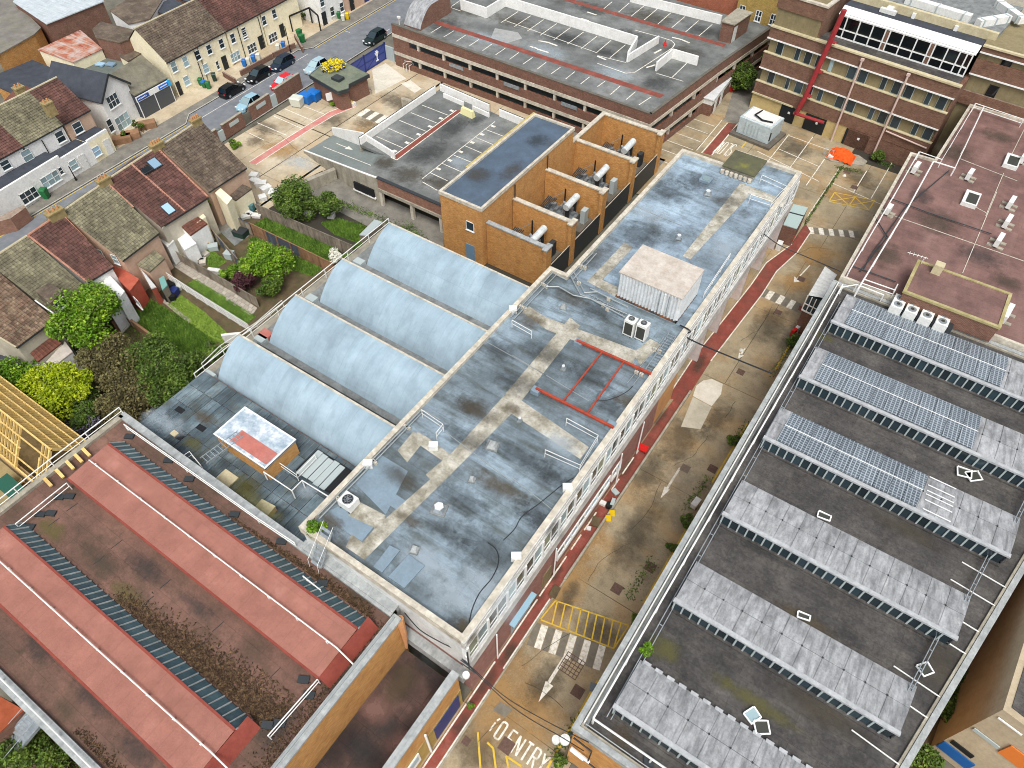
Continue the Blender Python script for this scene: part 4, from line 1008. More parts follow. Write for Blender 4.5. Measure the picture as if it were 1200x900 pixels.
for si,(yb,yf,xr,xl)in enumerate(SAW):
 zb,zf=8.42,9.75
 body=MB()
 xr1=xr-.55
 body.add([(xl+.1,yf+.25,8.25),(xr1-.1,yf+.25,8.25),(xr-.1,yb-.1,8.25),(xl+.1,yb-.1,8.25),(xl+.1,yf+.25,zf-.10),(xr1-.1,yf+.25,zf-.10),(xr-.1,yb-.1,zb-.05),(xl+.1,yb-.1,zb-.05)],[(0,3,2,1),(4,5,6,7),(1,2,6,5),(3,0,4,7),(2,3,7,6)])
 ub=body.build('roof_slab',M['sheet'],saw)
 ncol=max(8,int(round((xr-xl)/1.32)))
 def sp_(u,v,dz=0):
  x=xl+(xr1+(xr-xr1)*v-xl)*u
  z=zf+(zb-zf)*v+.10*math.sin(v*math.pi)
  return(x,yf+(yb-yf)*v,z+dz)
 pvlim={0:.60,1:.63,2:.64}.get(si,0)
 pv0={0:.045,1:.05,2:.05}.get(si,0)
 sheet_rows=[(0,.5),(.5,1)]
 for(v0,v1)in sheet_rows:
  for c in range(ncol):
   u0,u1=c/ncol+.0007,(c+1)/ncol-.0007
   mb=MB();dz=.02*((c*7+si*3+(v0>0)*5)%3)/3
   nv=3;vs=[]
   for j in range(nv+1):
    v=v0+.004+(v1-v0-.008)*j/nv
    vs+=[sp_(u0,v,dz),sp_(u1,v,dz),sp_(u1,v,dz-.05),sp_(u0,v,dz-.05)]
   fs=[(4*j,4*j+1,4*j+5,4*j+4)for j in range(nv)]
   fs+=[(4*j+1,4*j+2,4*j+6,4*j+5)for j in range(nv)]+[(4*j+3,4*j,4*j+4,4*j+7)for j in range(nv)]
   fs+=[(0,3,2,1),(4*nv,4*nv+1,4*nv+2,4*nv+3)]
   mb.add(vs,fs).build('roof_sheet',M['sheet'],saw)
 mb=MB()
 for c in range(1,ncol):
  q=sp_(c/ncol,.5,.02);mb.box(q,(.1,.1,.06))
 mb.build('fixing_bolts',M['dark_metal'],saw,kind='stuff')
 mb=MB();mb.prism([(xl-.05,yf-.2),(xr1+.05,yf-.2),(xr1+.05,yf+.1),(xl-.05,yf+.1)],zf-.14,zf+.03)
 mb.build('edge_board',M['sheet_top'],saw)
 if si==5:
  mb=MB()
  for c in range(int((xr-xl)/.82)):
   mb.box((xl+.5+c*.82,yb-.02,zb-.05),(.5,.22,.16))
  mb.build('eaves_closers',M['sheet_top'],saw,kind='stuff')
 if pvlim:
  nc=int(round((pvlim-pv0)*(xr-xl)/1.12))
  for r_ in range(2):
   for c in range(nc):
    u0=pv0+(pvlim-pv0)*c/nc+.0012;u1=pv0+(pvlim-pv0)*(c+1)/nc-.0012
    v0,v1=((.035,.49),(.505,.965))[r_]
    if si==0 and r_==0 and c==0:v0=.035
    P4=[sp_(u0,v0,.12),sp_(u1,v0,.12),sp_(u1,v1,.12),sp_(u0,v1,.12)]
    mb=MB();mb.add(P4+[(p[0],p[1],p[2]-.05)for p in P4],[(0,1,2,3),(7,6,5,4),(0,4,5,1),(1,5,6,2),(2,6,7,3),(3,7,4,0)])
    mb.build('solar_panel',M['pv'],saw)
  mb=MB();mb.beam(sp_(pv0,.497,.15),sp_(pvlim,.497,.15),.05);mb.build('panel_rail',M['frame'],saw)
 npn=int((xr1-xl)/.63)
 zg0,zg1=8.3,zf-.16
 for c in range(npn):
  xa=xl+.1+(xr1-xl-.2)*c/npn;xb_=xl+.1+(xr1-xl-.2)*(c+1)/npn
  wpn=xb_-xa
  o=bpy.data.objects.new('glass_pane',pane0.data)if pane0 else MB().box((0,0,0),(.50,.05,1.1)).build('glass_pane',M['glass'],saw,local=True)
  if pane0:COL.objects.link(o);o.parent=saw
  pane0=pane0 or o
  o.location=Vector(((xa+xb_)/2,yf-.02,8.42))-Vector(saw['_w'])
  o2=bpy.data.objects.new('glazing_bar',post0.data)if post0 else MB().box((0,0,0),(.11,.14,1.2)).build('glazing_bar',M['gframe'],saw,local=True)
  if post0:COL.objects.link(o2);o2.parent=saw
  post0=post0 or o2
  o2.location=Vector((xa,yf-.06,8.4))-Vector(saw['_w'])
 mb=MB();mb.prism([(xl,yf-.25),(xr1,yf-.25),(xr1,yf+.02),(xl,yf+.02)],8.24,8.42);mb.build('glazing_sill',M['felt_dark'],saw)
 mb=MB();mb.add([(xr1,yf-.05,8.25),(xr,yb,8.25),(xr,yb,zb),(xr1,yf-.05,zf),(xl,yf-.05,8.25),(xl,yb,8.25),(xl,yb,zb),(xl,yf-.05,zf)],[(0,1,2,3),(7,6,5,4)])
 mb.build('end_cheek',M['frame'],saw)
mb=MB()
for v in(.06,.3,.45,.55,.7,.93):
 yb,yf,xr,xl=SAW[2]
 x0=xl+(xr-xl)*.645;mb.beam((x0,yf+(yb-yf)*v,9.75-1.33*v+.2),(x0+1.9,yf+(yb-yf)*v,9.75-1.33*v+.2),.06)
mb.build('bare_panel_rail',M['frame'],saw)
rail('white double pipe rail along the left edge of the solar roof',[(-2.35,12.35,8.25),(-1.95,50,8.25),(-2.0,58.6,8.25)],0,1.0,0,.07,M['rail_white'],world=True,step=4,cat='guard rail')
rail('white pipe rail running down the front edge of the solar roof',[(-2.3,12.3,8.25),(13.2,12.35,8.25)],0,.95,0,.07,M['rail_white'],world=True,step=3.4)
rail('thin grey rail by the inner edge of the front coping',[(-2.6,11.95,8.3),(13.0,11.9,8.3)],0,.35,0,.035,M['rail_grey'],world=True,step=3)
rail('outer white pipe following the left coping of the solar roof',[(-2.72,12.0,8.3),(-2.45,59.4,8.3)],0,.4,0,.05,M['rail_white'],world=True,step=4)
rail('thin white rail across the far left corner of the solar roof',[(-1.9,58.2,8.4),(-.9,59.3,8.4),(1.6,59.3,8.4)],0,.9,0,.06,M['rail_white'],world=True)
ladder('cable tray strung down the left ends of the northlight roofs',(-1.6,13,8.6),(-1.35,57,8.6),0,.28,world=True,step=2.0)
mb=[]
for y0,y1 in((54.5,46.3),(46.2,38.6),(38.6,30.6),(30.6,22.8)):
 a=Vector((saw_right(y0)-(1.2 if y0<50 else 0)-1.2,y0,8.7));b=Vector((saw_right(y1)-1.9,y1,8.7))
 if a.x>22:continue
 ladder('grey cable tray angled beside the right end of the northlight roof near y %d'%0,a,b,0,.2,world=True,step=1.5)['label']={46.2:'pale cable tray between the third and fourth northlight roof ends from the far side',38.6:'pale cable tray from the fourth northlight roof end to the fifth',30.6:'pale cable tray running past the fifth northlight roof end',54.5:'pale cable tray off the end of the second solar roof'}[y0]
wires=thing('roof_wires','thin white restraint wires crossing the right margin of the dark felt roof','wires',(15,30,8.3))
for y in(24.2,25.9,29.6,31.6,34.1,35.9,20.6):
 MB().beam((saw_right(y)-3.6+.2,y+.2,8.33),(saw_right(y)-.5,y-.15,8.4),.07).build('wire',M['rail_white'],wires)
def loose_frame(px,py,rz,lab,w_=1.3,d_=.75,z=8.3):
 p=at(px,py,z)
 t=thing('loose_skylight',lab,'skylight frame',(p.x,p.y,z),rz,'loose skylight frames on the dark felt',local=True)
 f=MB()
 for a,b in(((-w_/2,-d_/2),(w_/2,-d_/2)),((w_/2,-d_/2),(w_/2,d_/2)),((w_/2,d_/2),(-w_/2,d_/2)),((-w_/2,d_/2),(-w_/2,-d_/2))):
  f.beam((a[0],a[1],.12),(b[0],b[1],.2),.09)
 f.build('frame',M['frame'],t,local=True)
 MB().box((0,0,.1),(w_-.1,d_-.1,.03)).build('pane',M['glass_lt']if rz>1 else M['grille'],t,local=True)
loose_frame(881,839,1.1,'left one of two white rimmed frames leaning beside the scalloped eaves',0.8,.7)
loose_frame(892,853,.6,'right one of two white rimmed frames leaning beside the scalloped eaves',.85,.75)
loose_frame(1129,555,.2,'left half of a loose frame pair on the dark felt above the third solar roof',1.0,.8)
loose_frame(1140,559,.7,'right half of a loose frame pair on the dark felt above the third solar roof',1.0,.8)
loose_frame(1083,785,.9,'white rimmed frame at the right end of the fifth pale roof',.8,.7)
loose_frame(941,723,.2,'small white frame by the upper edge of the fifth pale roof',.8,.4)
loose_frame(965,606,.1,'grey frame against the upper edge of the fourth pale roof',.9,.5)
for k,(px,py)in enumerate([(759,826),(697,806),(868,897),(760,893)]):
 p=at(px,py,8.3);tag(MB().box((p.x,p.y,8.26),(.6,.5,.16),.4).build('rail_weight',M['dark_metal']),['dark ballast block inside the front rail, upper','dark ballast block near the left front rail corner','dark ballast block farther along the front rail','dark ballast block under the front rail, lower'][k],'ballast block','rail ballast blocks')
lp=thing('wall_lamp_bracket','white lamps and a cable bracket on the orange brick corner above the words ENTRY','lamp',tuple(at(664,866,6)))
for px,py,z,r_ in((662,867,6.2,.33),(651.5,867,5.2,.27)):
 p=at(px,py,z);MB().cyl((p.x,p.y,z-.15),r_,.3,14).build('lamp',M['unit_white'],lp)
MB().tube([at(662,867,6.2),(SX,SY0+.2,6.2)],.05,5).build('bracket',M['dark_metal'],lp)
gl=thing('gas_pipe','dark pipes and white ducts on the orange brick end wall','pipes',(-1.5,11.2,3))
for pts,rad,m in(([(-2.9,11.2,7.2),(-1.6,11.2,7.0),(-1.6,11.2,4.0),(1.8,11.2,3.2)],.06,M['cable']),([(-2.9,11.2,4.6),(-1.5,11.2,4.3)],.12,M['frame']),([(-2.9,11.2,4.1),(-1.9,11.2,3.9)],.1,M['frame']),([(-.9,11.2,3.2),(.9,11.2,2.6)],.1,M['frame'])):
 MB().tube(pts,rad,6).build('pipe',m,gl)
t=thing('lean_to_canopy','white ribbed lean-to canopy with a brown base beside the solar factory','canopy',tuple(at(957,345,0)))
CZ_=5.2
c0_,c1_,c2_,c3_=at(967,312,CZ_),at(981,322,CZ_+.5),at(964,349,CZ_+.5),at(947,346,CZ_)
mb=MB();n=16;vs=[];fs=[]
for i in range(n+1):
 a_,b_=c3_.lerp(c0_,i/n),c2_.lerp(c1_,i/n);dz=V(0,0,.06*(i%2));vs+=[a_+dz,b_+dz]
for i in range(n):fs.append((2*i,2*i+1,2*i+3,2*i+2))
mb.add(vs,fs).build('ribbed_roof',M['unit_white'],t)
q_=[(c3_.x+.1,c3_.y+.1),(c2_.x,c2_.y+.1),(c1_.x,c1_.y-.1),(c0_.x+.1,c0_.y-.1)]
MB().prism(q_,0,3.2).build('base_wall',M['redbrick'],t)
MB().prism(q_,3.2,CZ_-.05).build('glazed_side',M['glass'],t)
for a_,b_ in((c3_,c2_),):
 for k in range(4):c_=a_.lerp(b_,k/3);MB().beam((c_.x,c_.y-.02,3.1),(c_.x,c_.y-.02,CZ_),.1).build('post',M['frame'],t)
 MB().beam((a_.x,a_.y-.03,3.2),(b_.x,b_.y-.03,3.2),.12).build('sill',M['frame'],t)
 MB().beam((a_.x,a_.y-.03,4.1),(b_.x,b_.y-.03,4.1),.08).build('rail',M['frame'],t)
# PINK FLAT ROOF BUILDING (upper right)
pk=thing('pink_roof_block','low block with a dusty pink felt roof at the right edge','building',(10,78,0))
PK=[(-2.55,59.95),(26,59.95),(30,99.5),(.7,100.4),(.05,85.5),(-2.6,85.4)]
MB().prism(inset(PK,.15),0,8.6).build('wall',M['brown_brick'],pk)
MB().prism(inset(PK,.3),8.6,8.72).build('flat_roof',M['red_flat'],pk)
rg=MB();ring(rg,PK,.3,8.4,9.0);rg.build('coping',M['coping'],pk)
seams=MB()
for a,b in(((1045,252),(1200,306)),((1168,225),(1128,320)),((1125,186),(1192,212)),((1200,152),(1186,180)),((1140,241),(1157,250)),((1176,203),(1155,253))):
 seams.beam(at(*a,8.75),at(*b,8.75),.07,.04)
seams.build('lightning_tape',M['coping'],pk)
bx=thing('roof_plant_room','brick sided plant room with a green edged pink roof beside the solar panels','plant room',(7,63.5,8.7))
q=[at(1055,345,10.6),at(1078,308,10.6),at(1186,342,10.6),at(1176,370,10.6)]
X0,X1,YA,YB=2.9,11.35,61.0,65.0
X0=(q[0].x+q[1].x)/2;X1=(q[2].x+q[3].x)/2;YA=(q[0].y+q[3].y)/2-.5;YB=(q[1].y+q[2].y)/2
MB().prism([(X0,YA),(X1,YA),(X1,YB),(X0,YB)],8.7,10.45).build('wall',M['redbrick'],bx)
MB().prism([(X0,YA),(X1,YA),(X1,YB),(X0,YB)],10.45,10.52).build('box_roof',M['red_flat'],bx)
rg=MB();ring(rg,[(X0-.1,YA-.1),(X1+.1,YA-.1),(X1+.1,YB+.1),(X0-.1,YB+.1)],.28,10.4,10.62);rg.build('coping',mat('mossy_cream_coping',[(.3,'#8f8558'),(.7,'#b5ab80')],scale=1.2),bx)
p=at(1098,316,10.6);tag(MB().box((p.x,p.y-.3,10.5),(.8,.8,1.0)).build('chimney_stub',M['cream_cop']),'stubby cream chimney on the roof of the brick plant room','chimney')
ae=thing('tv_aerial','thin white aerial mast on the corner of the brick plant room','aerial',(X0+.3,YB,10.5))
MB().tube([(X0+.3,YB-.3,10.5),(X0+.3,YB-.3,11.2)],.03,5).build('mast',M['rail_white'],ae)
MB().tube([(X0-1.2,YB-.3,11.2),(X0+.6,YB-.1,11.2)],.03,5).build('boom',M['rail_white'],ae)
for k in range(5):MB().tube([(X0-1.0+.35*k,YB-.5,11.2),(X0-1.0+.35*k,YB+.05,11.2)],.015,4).build('element',M['rail_white'],ae)
for k,(px,py)in enumerate([(1053,355),(1069.5,361),(1087,368),(1105,375)]):
 p=at(px,py,9.3)
 t=thing('fan_unit',['leftmost','second from left','third from left','rightmost'][k]+' of the four white twin fan units beside the brick plant room','air conditioner',(p.x,p.y,8.3),0,'row of four twin fan units',local=True)
 MB().box((0,0,.2),(1.05,1.9,1.0)).build('casing',M['unit_white'],t,local=True)
 for s_ in(-.45,.45):
  MB().cyl((0,s_,1.2),.36,.07,16).build('fan_ring',M['steel'],t,local=True)
  MB().cyl((0,s_,1.25),.16,.05,10).build('fan_hub',M['grille'],t,local=True)
 MB().box((.8,0,.2),(.35,1.4,.7)).build('pipe_cover',M['dark_metal'],t,local=True)
for k,(px,py,lab)in enumerate([(1138,233,'white edged skylight in the middle of the pink roof'),(1186,189,'white edged skylight with a unit beside it near the right edge of the pink roof')]):
 p=at(px,py,9)
 t=thing('roof_skylight',lab,'skylight',(p.x,p.y,8.72),0,'skylights on the pink roof',local=True)
 MB().box((0,0,0),(1.5,2.6,.45)).build('kerb',M['unit_white'],t,local=True)
 MB().box((.1,-.15,.45),(1.05,1.9,.03)).build('pane',M['grille'],t,local=True)
def fin(px,py,rz,L,lab,tilt=.15):
 p=at(px,py,9)
 t=thing('air_unit',lab,'air conditioner',(p.x,p.y,8.72),rz,'white units on the pink roof',local=True)
 MB().box((0,0,.2),(.45,L,.8)).build('casing',M['unit_white'],t,local=True)
 for s_ in(-.5,.5):
  for q in(-.3,.3):MB().box((s_,q*L,0),(.55,.4,.12)).build('paving_foot',M['concrete'],t,local=True)
fin(1135,207,-.1,1.3,'small white unit on feet near the top of the pink roof')
fin(1183,240,-.1,1.5,'white unit on four feet by the right edge of the pink roof')
fin(1179,262,-.1,1.6,'upper one of two white units end to end on a rack by the right edge')
fin(1169,284,-.1,1.6,'lower one of two white units end to end on a rack by the right edge')
fin(1178,370,-.1,2.2,'tall white unit leaning by the lower right corner of the brick plant room')
fin(1072,199,-.1,1.4,'slim white unit inside the rails at the top left of the pink roof')
fin(1040,248,-.1,1.0,'slim white unit inside the rails on the left of the pink roof')
fin(1198,187,-.1,1.6,'white unit with a flap at the right edge of the picture')
zr=8.72
rail('white outer pipe rail along the left side of the pink roof',[(1077,178),(1050,225),(995,318)],zr,1.0,0,.06,step=5)
rail('white inner pipe rail along the left side of the pink roof',[(1094,189),(1066,240),(1006,338)],zr,1.0,0,.08,step=5)
rail('white rail round the inner corner of the pink roof',[(1078,178),(1104,187),(1143,122)],zr,1.0,0,.05,step=4)
rail('thick white rail from the step up to the far edge of the pink roof',[(1094,189),(1119,197),(1153,125)],zr,1.0,0,.08,step=4)
rail('white rail along the far edge of the pink roof',[(1143,121),(1200,140)],zr,1.0,1,.05,step=3)
rail('white rail beside the drop to the fan units',[(1012,327),(1049,340),(1052,333)],zr,1.0,1,.06,step=3)
pipes('dark pipes crossing the pink roof to the left rails',[[(1040,231),(1085,248),(1162,274)],[(1024,252),(1040,278),(1008,318)],[(1112,200),(1060,244),(1020,300),(1012,316)],[(1000,312),(1050,330)]],8.95,.06,M['dark_metal'],False)
pipes('white pipe beside the foot of the brick plant room',[[(1072,350),(1113,366)]],9.2,.07,M['rail_white'],False)
pipes('blue grey duct along the front of the brick plant room',[[(1113,368),(1163,391)]],9.1,.22,M['gframe'],False,'duct','duct')
# LOW BROWN ROOF BUILDING AND BRICK DIVIDING WALL
lb=thing('low_brown_roof_block','low yellow brick block with a wet dark brown roof beside the red walkway','building',(-13.5,3,0))
LBY0=-14
MB().prism([(-16.2,LBY0),(-11.25,LBY0),(-11.25,10.35),(-16.2,10.35)],0,3.3).build('wall',M['yellow_brick'],lb)
MB().prism([(-16.15,LBY0),(-11.7,LBY0),(-11.7,10.3),(-16.15,10.3)],3.3,3.42).build('flat_roof',M['brown_roof'],lb)
MB().prism([(-11.65,LBY0),(-11.28,LBY0),(-11.28,10.34),(-11.65,10.34)],3.3,6.35).build('parapet_wall',M['orange_brick'],lb)
MB().prism([(-11.75,LBY0),(-11.15,LBY0),(-11.15,10.4),(-11.75,10.4)],6.35,6.6).build('coping',M['parapet_grey'],lb)
X=-11.25
MB().prism([(X,7.3),(X+.06,7.3),(X+.06,10.0),(X,10.0)],.4,3.0).build('blue_panel',M['navy'],lb,label='dark blue hoarding panel')
MB().tube([(X+.1,6.5,4.6),(X+.1,6.5,.1)],.09,6).build('downpipe',M['frame'],lb)
wf=MB();
for y0,y1 in((2.6,5.6),):
 wf.prism([(X,y0),(X+.08,y0),(X+.08,y1),(X,y1)],1.2,3.0)
wf=wf.build('window_frame',M['frame'],lb)
for k in range(2):MB().prism([(X+.08,2.75+1.45*k),(X+.1,2.75+1.45*k),(X+.1,4.0+1.45*k),(X+.08,4.0+1.45*k)],1.9,2.8).build('pane',M['glass_lt'],wf)
bw=thing('brick_dividing_wall','long yellow orange brick wall with a grey metal coping between pink and brown roofs','wall',(-16.3,0,0))
MB().prism([(-16.62,LBY0),(-16.2,LBY0),(-16.2,10.6),(-16.62,10.6)],0,8.2).build('brickwork',M['orange_brick'],bw)
MB().prism([(-16.75,LBY0),(-16.1,LBY0),(-16.1,10.75),(-16.75,10.75)],8.2,8.4).build('coping',M['parapet_grey'],bw)
MB().beam((-16.55,10.5,8.45),(-16.55,LBY0,8.45),.12).build('coping_bar',M['rail_grey'],bw)
p=tag(MB().tube([(-16.3,10.7,8.2),(-16.0,10.5,6.5),(-15.9,10.3,4.2)],[.3,.22,.1],8).build('rust_streak_pipe',M['terracotta']),'rusty orange pipe stub at the top end of the brick dividing wall','pipe')
# RED FACTORY (lower left)
RZ=7.6
RF=[(-46.4,-6.5),(-16.75,-6.15),(-16.75,LBY0),(-16.72,10.75),(-46.4,11.2)]
rf=thing('pink_roof_factory','factory with pink red felt roofs and two long green glazed strips','building',(-31,3,0))
RFp=[(-46.4,-6.5),(-16.76,-6.2),(-16.76,10.72),(-46.4,11.2)]
MB().prism(inset(RFp,.1),0,RZ-.1).build('wall',M['brown_brick'],rf)
MB().prism(inset(RFp,.2),RZ-.1,RZ).build('flat_roof',M['red_roof_low'],rf)
for nm,seg_,m in(('north_coping',[(-46.6,10.85),(-17.0,10.55),(-17.0,11.15),(-46.6,11.45)],M['parapet_grey']),('west_coping',[(-46.7,-6.5),(-46.2,-6.5),(-46.2,11.1),(-46.7,11.1)],M['concrete']),('south_gutter',[(-46.6,-7.0),(-16.9,-6.7),(-16.9,-6.05),(-46.6,-6.35)],M['parapet_grey'])):
 MB().prism(seg_,RZ-.4,RZ+.28).build(nm,m,rf)
rail('white pipe rail along the garden side gutter of the pink factory',[(-46.5,-6.6,RZ+.25),(-17,-6.35,RZ+.25)],0,.35,0,.05,world=True,step=5)
def ridge(y0,y1,yg,xl,xr):
 zt0,zt1=RZ+.95,RZ+1.15
 mb=MB()
 xr2=xr+.0
 mb.add([(xl,y0,RZ),(xr,y0,RZ),(xr,y1,RZ),(xl,y1,RZ),(xl,y0,zt0),(xr,y0,zt0),(xr,y1,zt1),(xl,y1,zt1)],[(4,5,6,7),(0,1,5,4),(2,3,7,6),(3,0,4,7)])
 mb.build('monitor_roof',M['red_roof'],rf)
 mb=MB();mb.add([(xr,y0,zt0+.02),(xr,yg,zt1-.1),(xr+.75,yg,RZ),(xr+.75,y0,RZ),(xr,y0,RZ),(xr,yg,RZ)],[(0,3,2,1),(0,4,3),(1,2,5)])
 mb.build('end_upstand',M['red_dark'],rf)
 MB().prism([(xl,y1-.12),(xr,y1-.12),(xr,y1+.05),(xl,y1+.05)],zt1-.06,zt1+.05).build('glazing_head',M['red_dark'],rf)
 MB().prism([(xl,y0-.12),(xr,y0-.12),(xr,y0+.03),(xl,y0+.03)],zt0-.12,zt0+.01).build('drip_edge',M['red_dark'],rf)
 n=int((xr-xl)/.62);
 for k in range(n):
  xa=xl+(xr-xl)*k/n+.04;xb_=xl+(xr-xl)*(k+1)/n-.04
  mb=MB();P=[(xa,y1+.03,zt1-.08),(xb_,y1+.03,zt1-.08),(xb_,yg,RZ+.12),(xa,yg,RZ+.12)]
  mb.add(P+[(a,b,c-.05)for a,b,c in P],[(0,1,2,3)[::-1],(4,5,6,7),(0,1,5,4),(1,2,6,5),(2,3,7,6),(3,0,4,7)])
  mb.build('glass_pane',M['green_glaz'],rf)
 bars=MB()
 for k in range(n+1):
  x=xl+(xr-xl)*k/n
  bars.beam((x,y1+.03,zt1-.04),(x,yg+.03,RZ+.15),.07,.09)
 bars.build('glazing_bars',M['parapet_grey'],rf,kind='stuff')
 MB().tube([(xl+.3,(y0+y1)/2,zt1+.22),(xr-.2,(y0+y1)/2+.1,zt1+.22),(xr+1.6,(y0+y1)/2,RZ+.4)],.05,5).build('lightning_rod',M['rail_white'],rf)
 for k in range(10):MB().box((xl+1+(xr-xl-2)*k/9,(y0+y1)/2+.05,zt1-.1),(.12,.12,.3)).build('rod_clip',M['rail_white'],rf)
ridge(4.85,8.55,9.55,-44.1,-17.95)
ridge(-3.7,-.2,.75,-44.1,-19.9)
mb=MB()
for k in range(9):
 x=-42.5+2.7*k;
 for y in(1.6,3.1):
  if(k+int(y))%2:mb.beam((x,y,RZ+.01),(x+.1,y+.9,RZ+.01),.04,.03)
mb.build('felt_lap',M['dark_metal'],rf)
def litter(name,label,n,fn,size,m):
 v=[];f=[]
 for k in range(n):
  x,y,z=fn();a=rng.uniform(0,6.28);s=size*rng.uniform(.5,1.3);h=rng.uniform(-.5,.5)*s
  i=len(v)
  v+=[(x+math.cos(a)*s,y+math.sin(a)*s,z+.02),(x-math.sin(a)*s*.7,y+math.cos(a)*s*.7,z+.05+abs(h)),(x-math.cos(a)*s,y-math.sin(a)*s,z+.02)]
  f.append((i,i+1,i+2))
 mb=MB();mb.v=v;mb.f=f
 o=mb.build(name,m,kind='stuff')
 if label:o['label']=label
 return o
def mossfn():
 t=rng.beta(1.6,1.1)
 x=-34+15.5*t;y=.9+abs(rng.normal(0,.75))*(0.5+t)
 return x,min(y,3.2),RZ
litter('moss_litter','brown dead moss along the lower green glazing',5200,mossfn,.12,M['moss'])
def mossfn2():
 t=rng.beta(2.2,1.2);x=-33+14.8*t;return x,min(10.4,9.75+abs(rng.normal(0,.32))*t),RZ
litter('moss_litter','brown dead moss between the upper glazing and the parapet',2200,mossfn2,.10,M['moss'])
litter('moss_litter','scattered dead moss at the gutter corner',700,lambda:(-28.5+9*rng.beta(1.3,1.5),-5.9+abs(rng.normal(0,.28)),RZ),.09,M['moss'])
litter('moss_litter','dead moss beside the brick dividing wall',1500,lambda:(-17.1-abs(rng.normal(0,.6)),rng.uniform(-6,10),RZ),.09,M['moss'])
def wrail(label,pts,feet):
 t=rail(label,pts,RZ,.9,1,.045,step=30)
 for px,py in feet:
  p=at(px,py,RZ);MB().box((p.x,p.y,RZ),(.75,.45,.14),.5).build('weight_foot',M['dark_metal'],t)
 return t
wrail('long white rail with grey feet behind the upper glazing of the pink roof',[(145,497),(215,546),(300,606),(345,636)],[(152,512),(198,540),(222,562),(275,603),(330,635)])
wrail('white rail with feet at the left end between the two glazed strips',[(78,566),(18,614)],[(70,583),(82,582),(48,603),(60,602),(35,618)])
wrail('short white rail with feet beside the near end of the lower glazing',[(372,796),(314,862)],[(356,797),(362,815),(314,850),(328,848)])
wrail('short white rail with feet by the bend of the upper glazing',[(355,675),(375,691)],[(378,684)])
rail('white double rail on the outer left edge of the pink factory',[(-46.6,-1,RZ),(-46.7,5,RZ),(-46.6,11.3,RZ)],0,1.0,1,.05,world=True,step=3)
pl=thing('scaffold_planks','yellow timber blocks laid over the left parapet rail','planks',tuple(at(95,540,RZ+.3)))
for px,py in((101,530),(92,537),(82,545),(70,555),(56,565)):
 p=at(px,py,RZ+.35);MB().box((p.x,p.y,RZ+.3),(1.1,.25,.12),-.1).build('plank',M['timber'],pl)
# VAULTED SHEDS
vs_=thing('vaulted_sheds','four pale blue curved northlight vaults side by side','building',(-35,32,0))
VX0,VX1=-44.6,-25.7
crest=[22.75,29.35,35.7,42.7];valley=[19.2,25.0,31.7,38.5]
lefts=[-45.2,-44.7,-44.6,-44.4]
MB().prism([(-46.2,18.9),(VX1,18.9),(VX1,44.6),(-46.2,44.6)],0,5.1).build('wall',M['brown_brick'],vs_)
MB().prism([(-46.2,18.9),(VX1,18.9),(VX1,44.6),(-46.2,44.6)],5.1,5.3).build('valley_roof',M['valley'],vs_)
for k in range(4):
 y0,y1=valley[k],crest[k];xl=lefts[k];n=14;vs=[];fs=[]
 zb,zc=5.3,8.05
 for i in range(n+1):
  t=i/n;a=t*math.pi/2*.93
  y=y0+(y1-y0)*math.sin(a)/math.sin(math.pi/2*.93)*(.35+.65*t**.35);z=zb+(zc-zb)*(1-math.cos(a*.98))/(1-math.cos(math.pi/2*.93*.98))
  y=y0+(y1-y0)*t;z=zb+(zc-zb)*math.sin(t*math.pi/2)**.85
  vs.append((y,z))
 nb=17
 for j in range(nb):
  xa,xb_=xl+(VX1-xl)*j/nb,xl+(VX1-xl)*(j+1)/nb+.04
  mb=MB();dz=.022*(j%2)
  mb.add([(x,y,z+dz+e)for e in(0,-.05)for y,z in vs for x in(xa,xb_)],[(2*i,2*i+1,2*i+3,2*i+2)for i in range(n)]+[(2*(n+1+i),2*(n+1+i)+2,2*(n+1+i)+3,2*(n+1+i)+1)for i in range(n)]+[(2*i+1,2*(n+1+i)+1,2*(n+1+i)+3,2*i+3)for i in range(n)])
  mb.build('felt_strip',M['vault'],vs_,smooth=False)
 g=MB();pr=[(xl,y0+(y1-y0)*i/n,zb+(zc-zb)*math.sin(i/n*math.pi/2)**.85-.02)for i in range(n+1)]
 g.add(pr+[(xl,y1+.15,5.2),(xl,y0,5.2)],[tuple(range(len(pr)+2))[::-1]]);g.build('end_gable',M['frame'],vs_)
 b=MB();b.add([(xl,y1,zc),(VX1,y1,zc),(VX1,y1+.15,5.2),(xl,y1+.15,5.2)],[(0,3,2,1)]);b.build('back_glazing',M['glass'],vs_)
 MB().prism([(xl-.04,y1-.06),(VX1,y1-.06),(VX1,y1+.12),(xl-.04,y1+.12)],zc-.05,zc+.06).build('crest_flashing',M['coping'],vs_)
 q0=y1+1.0 if k<3 else y1+.8
 if k<3:MB().prism([(xl-.3,valley[k+1]-.75),(VX1,valley[k+1]-.75),(VX1,valley[k+1]-.15),(xl-.3,valley[k+1]-.15)],5.3,5.55).build('valley_gutter',M['valley'],vs_)
 MB().box((xl-.7,valley[k]-.3,5.3),(1.1,.8,.5)).build('gutter_box',M['gframe'],vs_)
rail('long white rail between the gardens and the vaulted sheds',[(300,384),(236,449),(160,470)]and[(-46.5,18.0,5.3),(-46.6,44.8,5.3)],0,1.1,1,.05,world=True,step=3)
MB
tag(MB().prism([(-47.6,17.5),(-46.3,17.5),(-46.3,45),(-47.6,45)],0,4.6).build('shed_side_wall',M['concrete']),'pale concrete wall top between the back gardens and the vaulted sheds','wall')
for px,py,lab in((259,403,'small red and white hatch between the first two vaults'),):
 p=at(310,389,6);tag(MB().box((p.x,p.y,5.3),(1.2,1.0,.5)).build('roof_hatch',M['patch_red']),lab,'hatch')
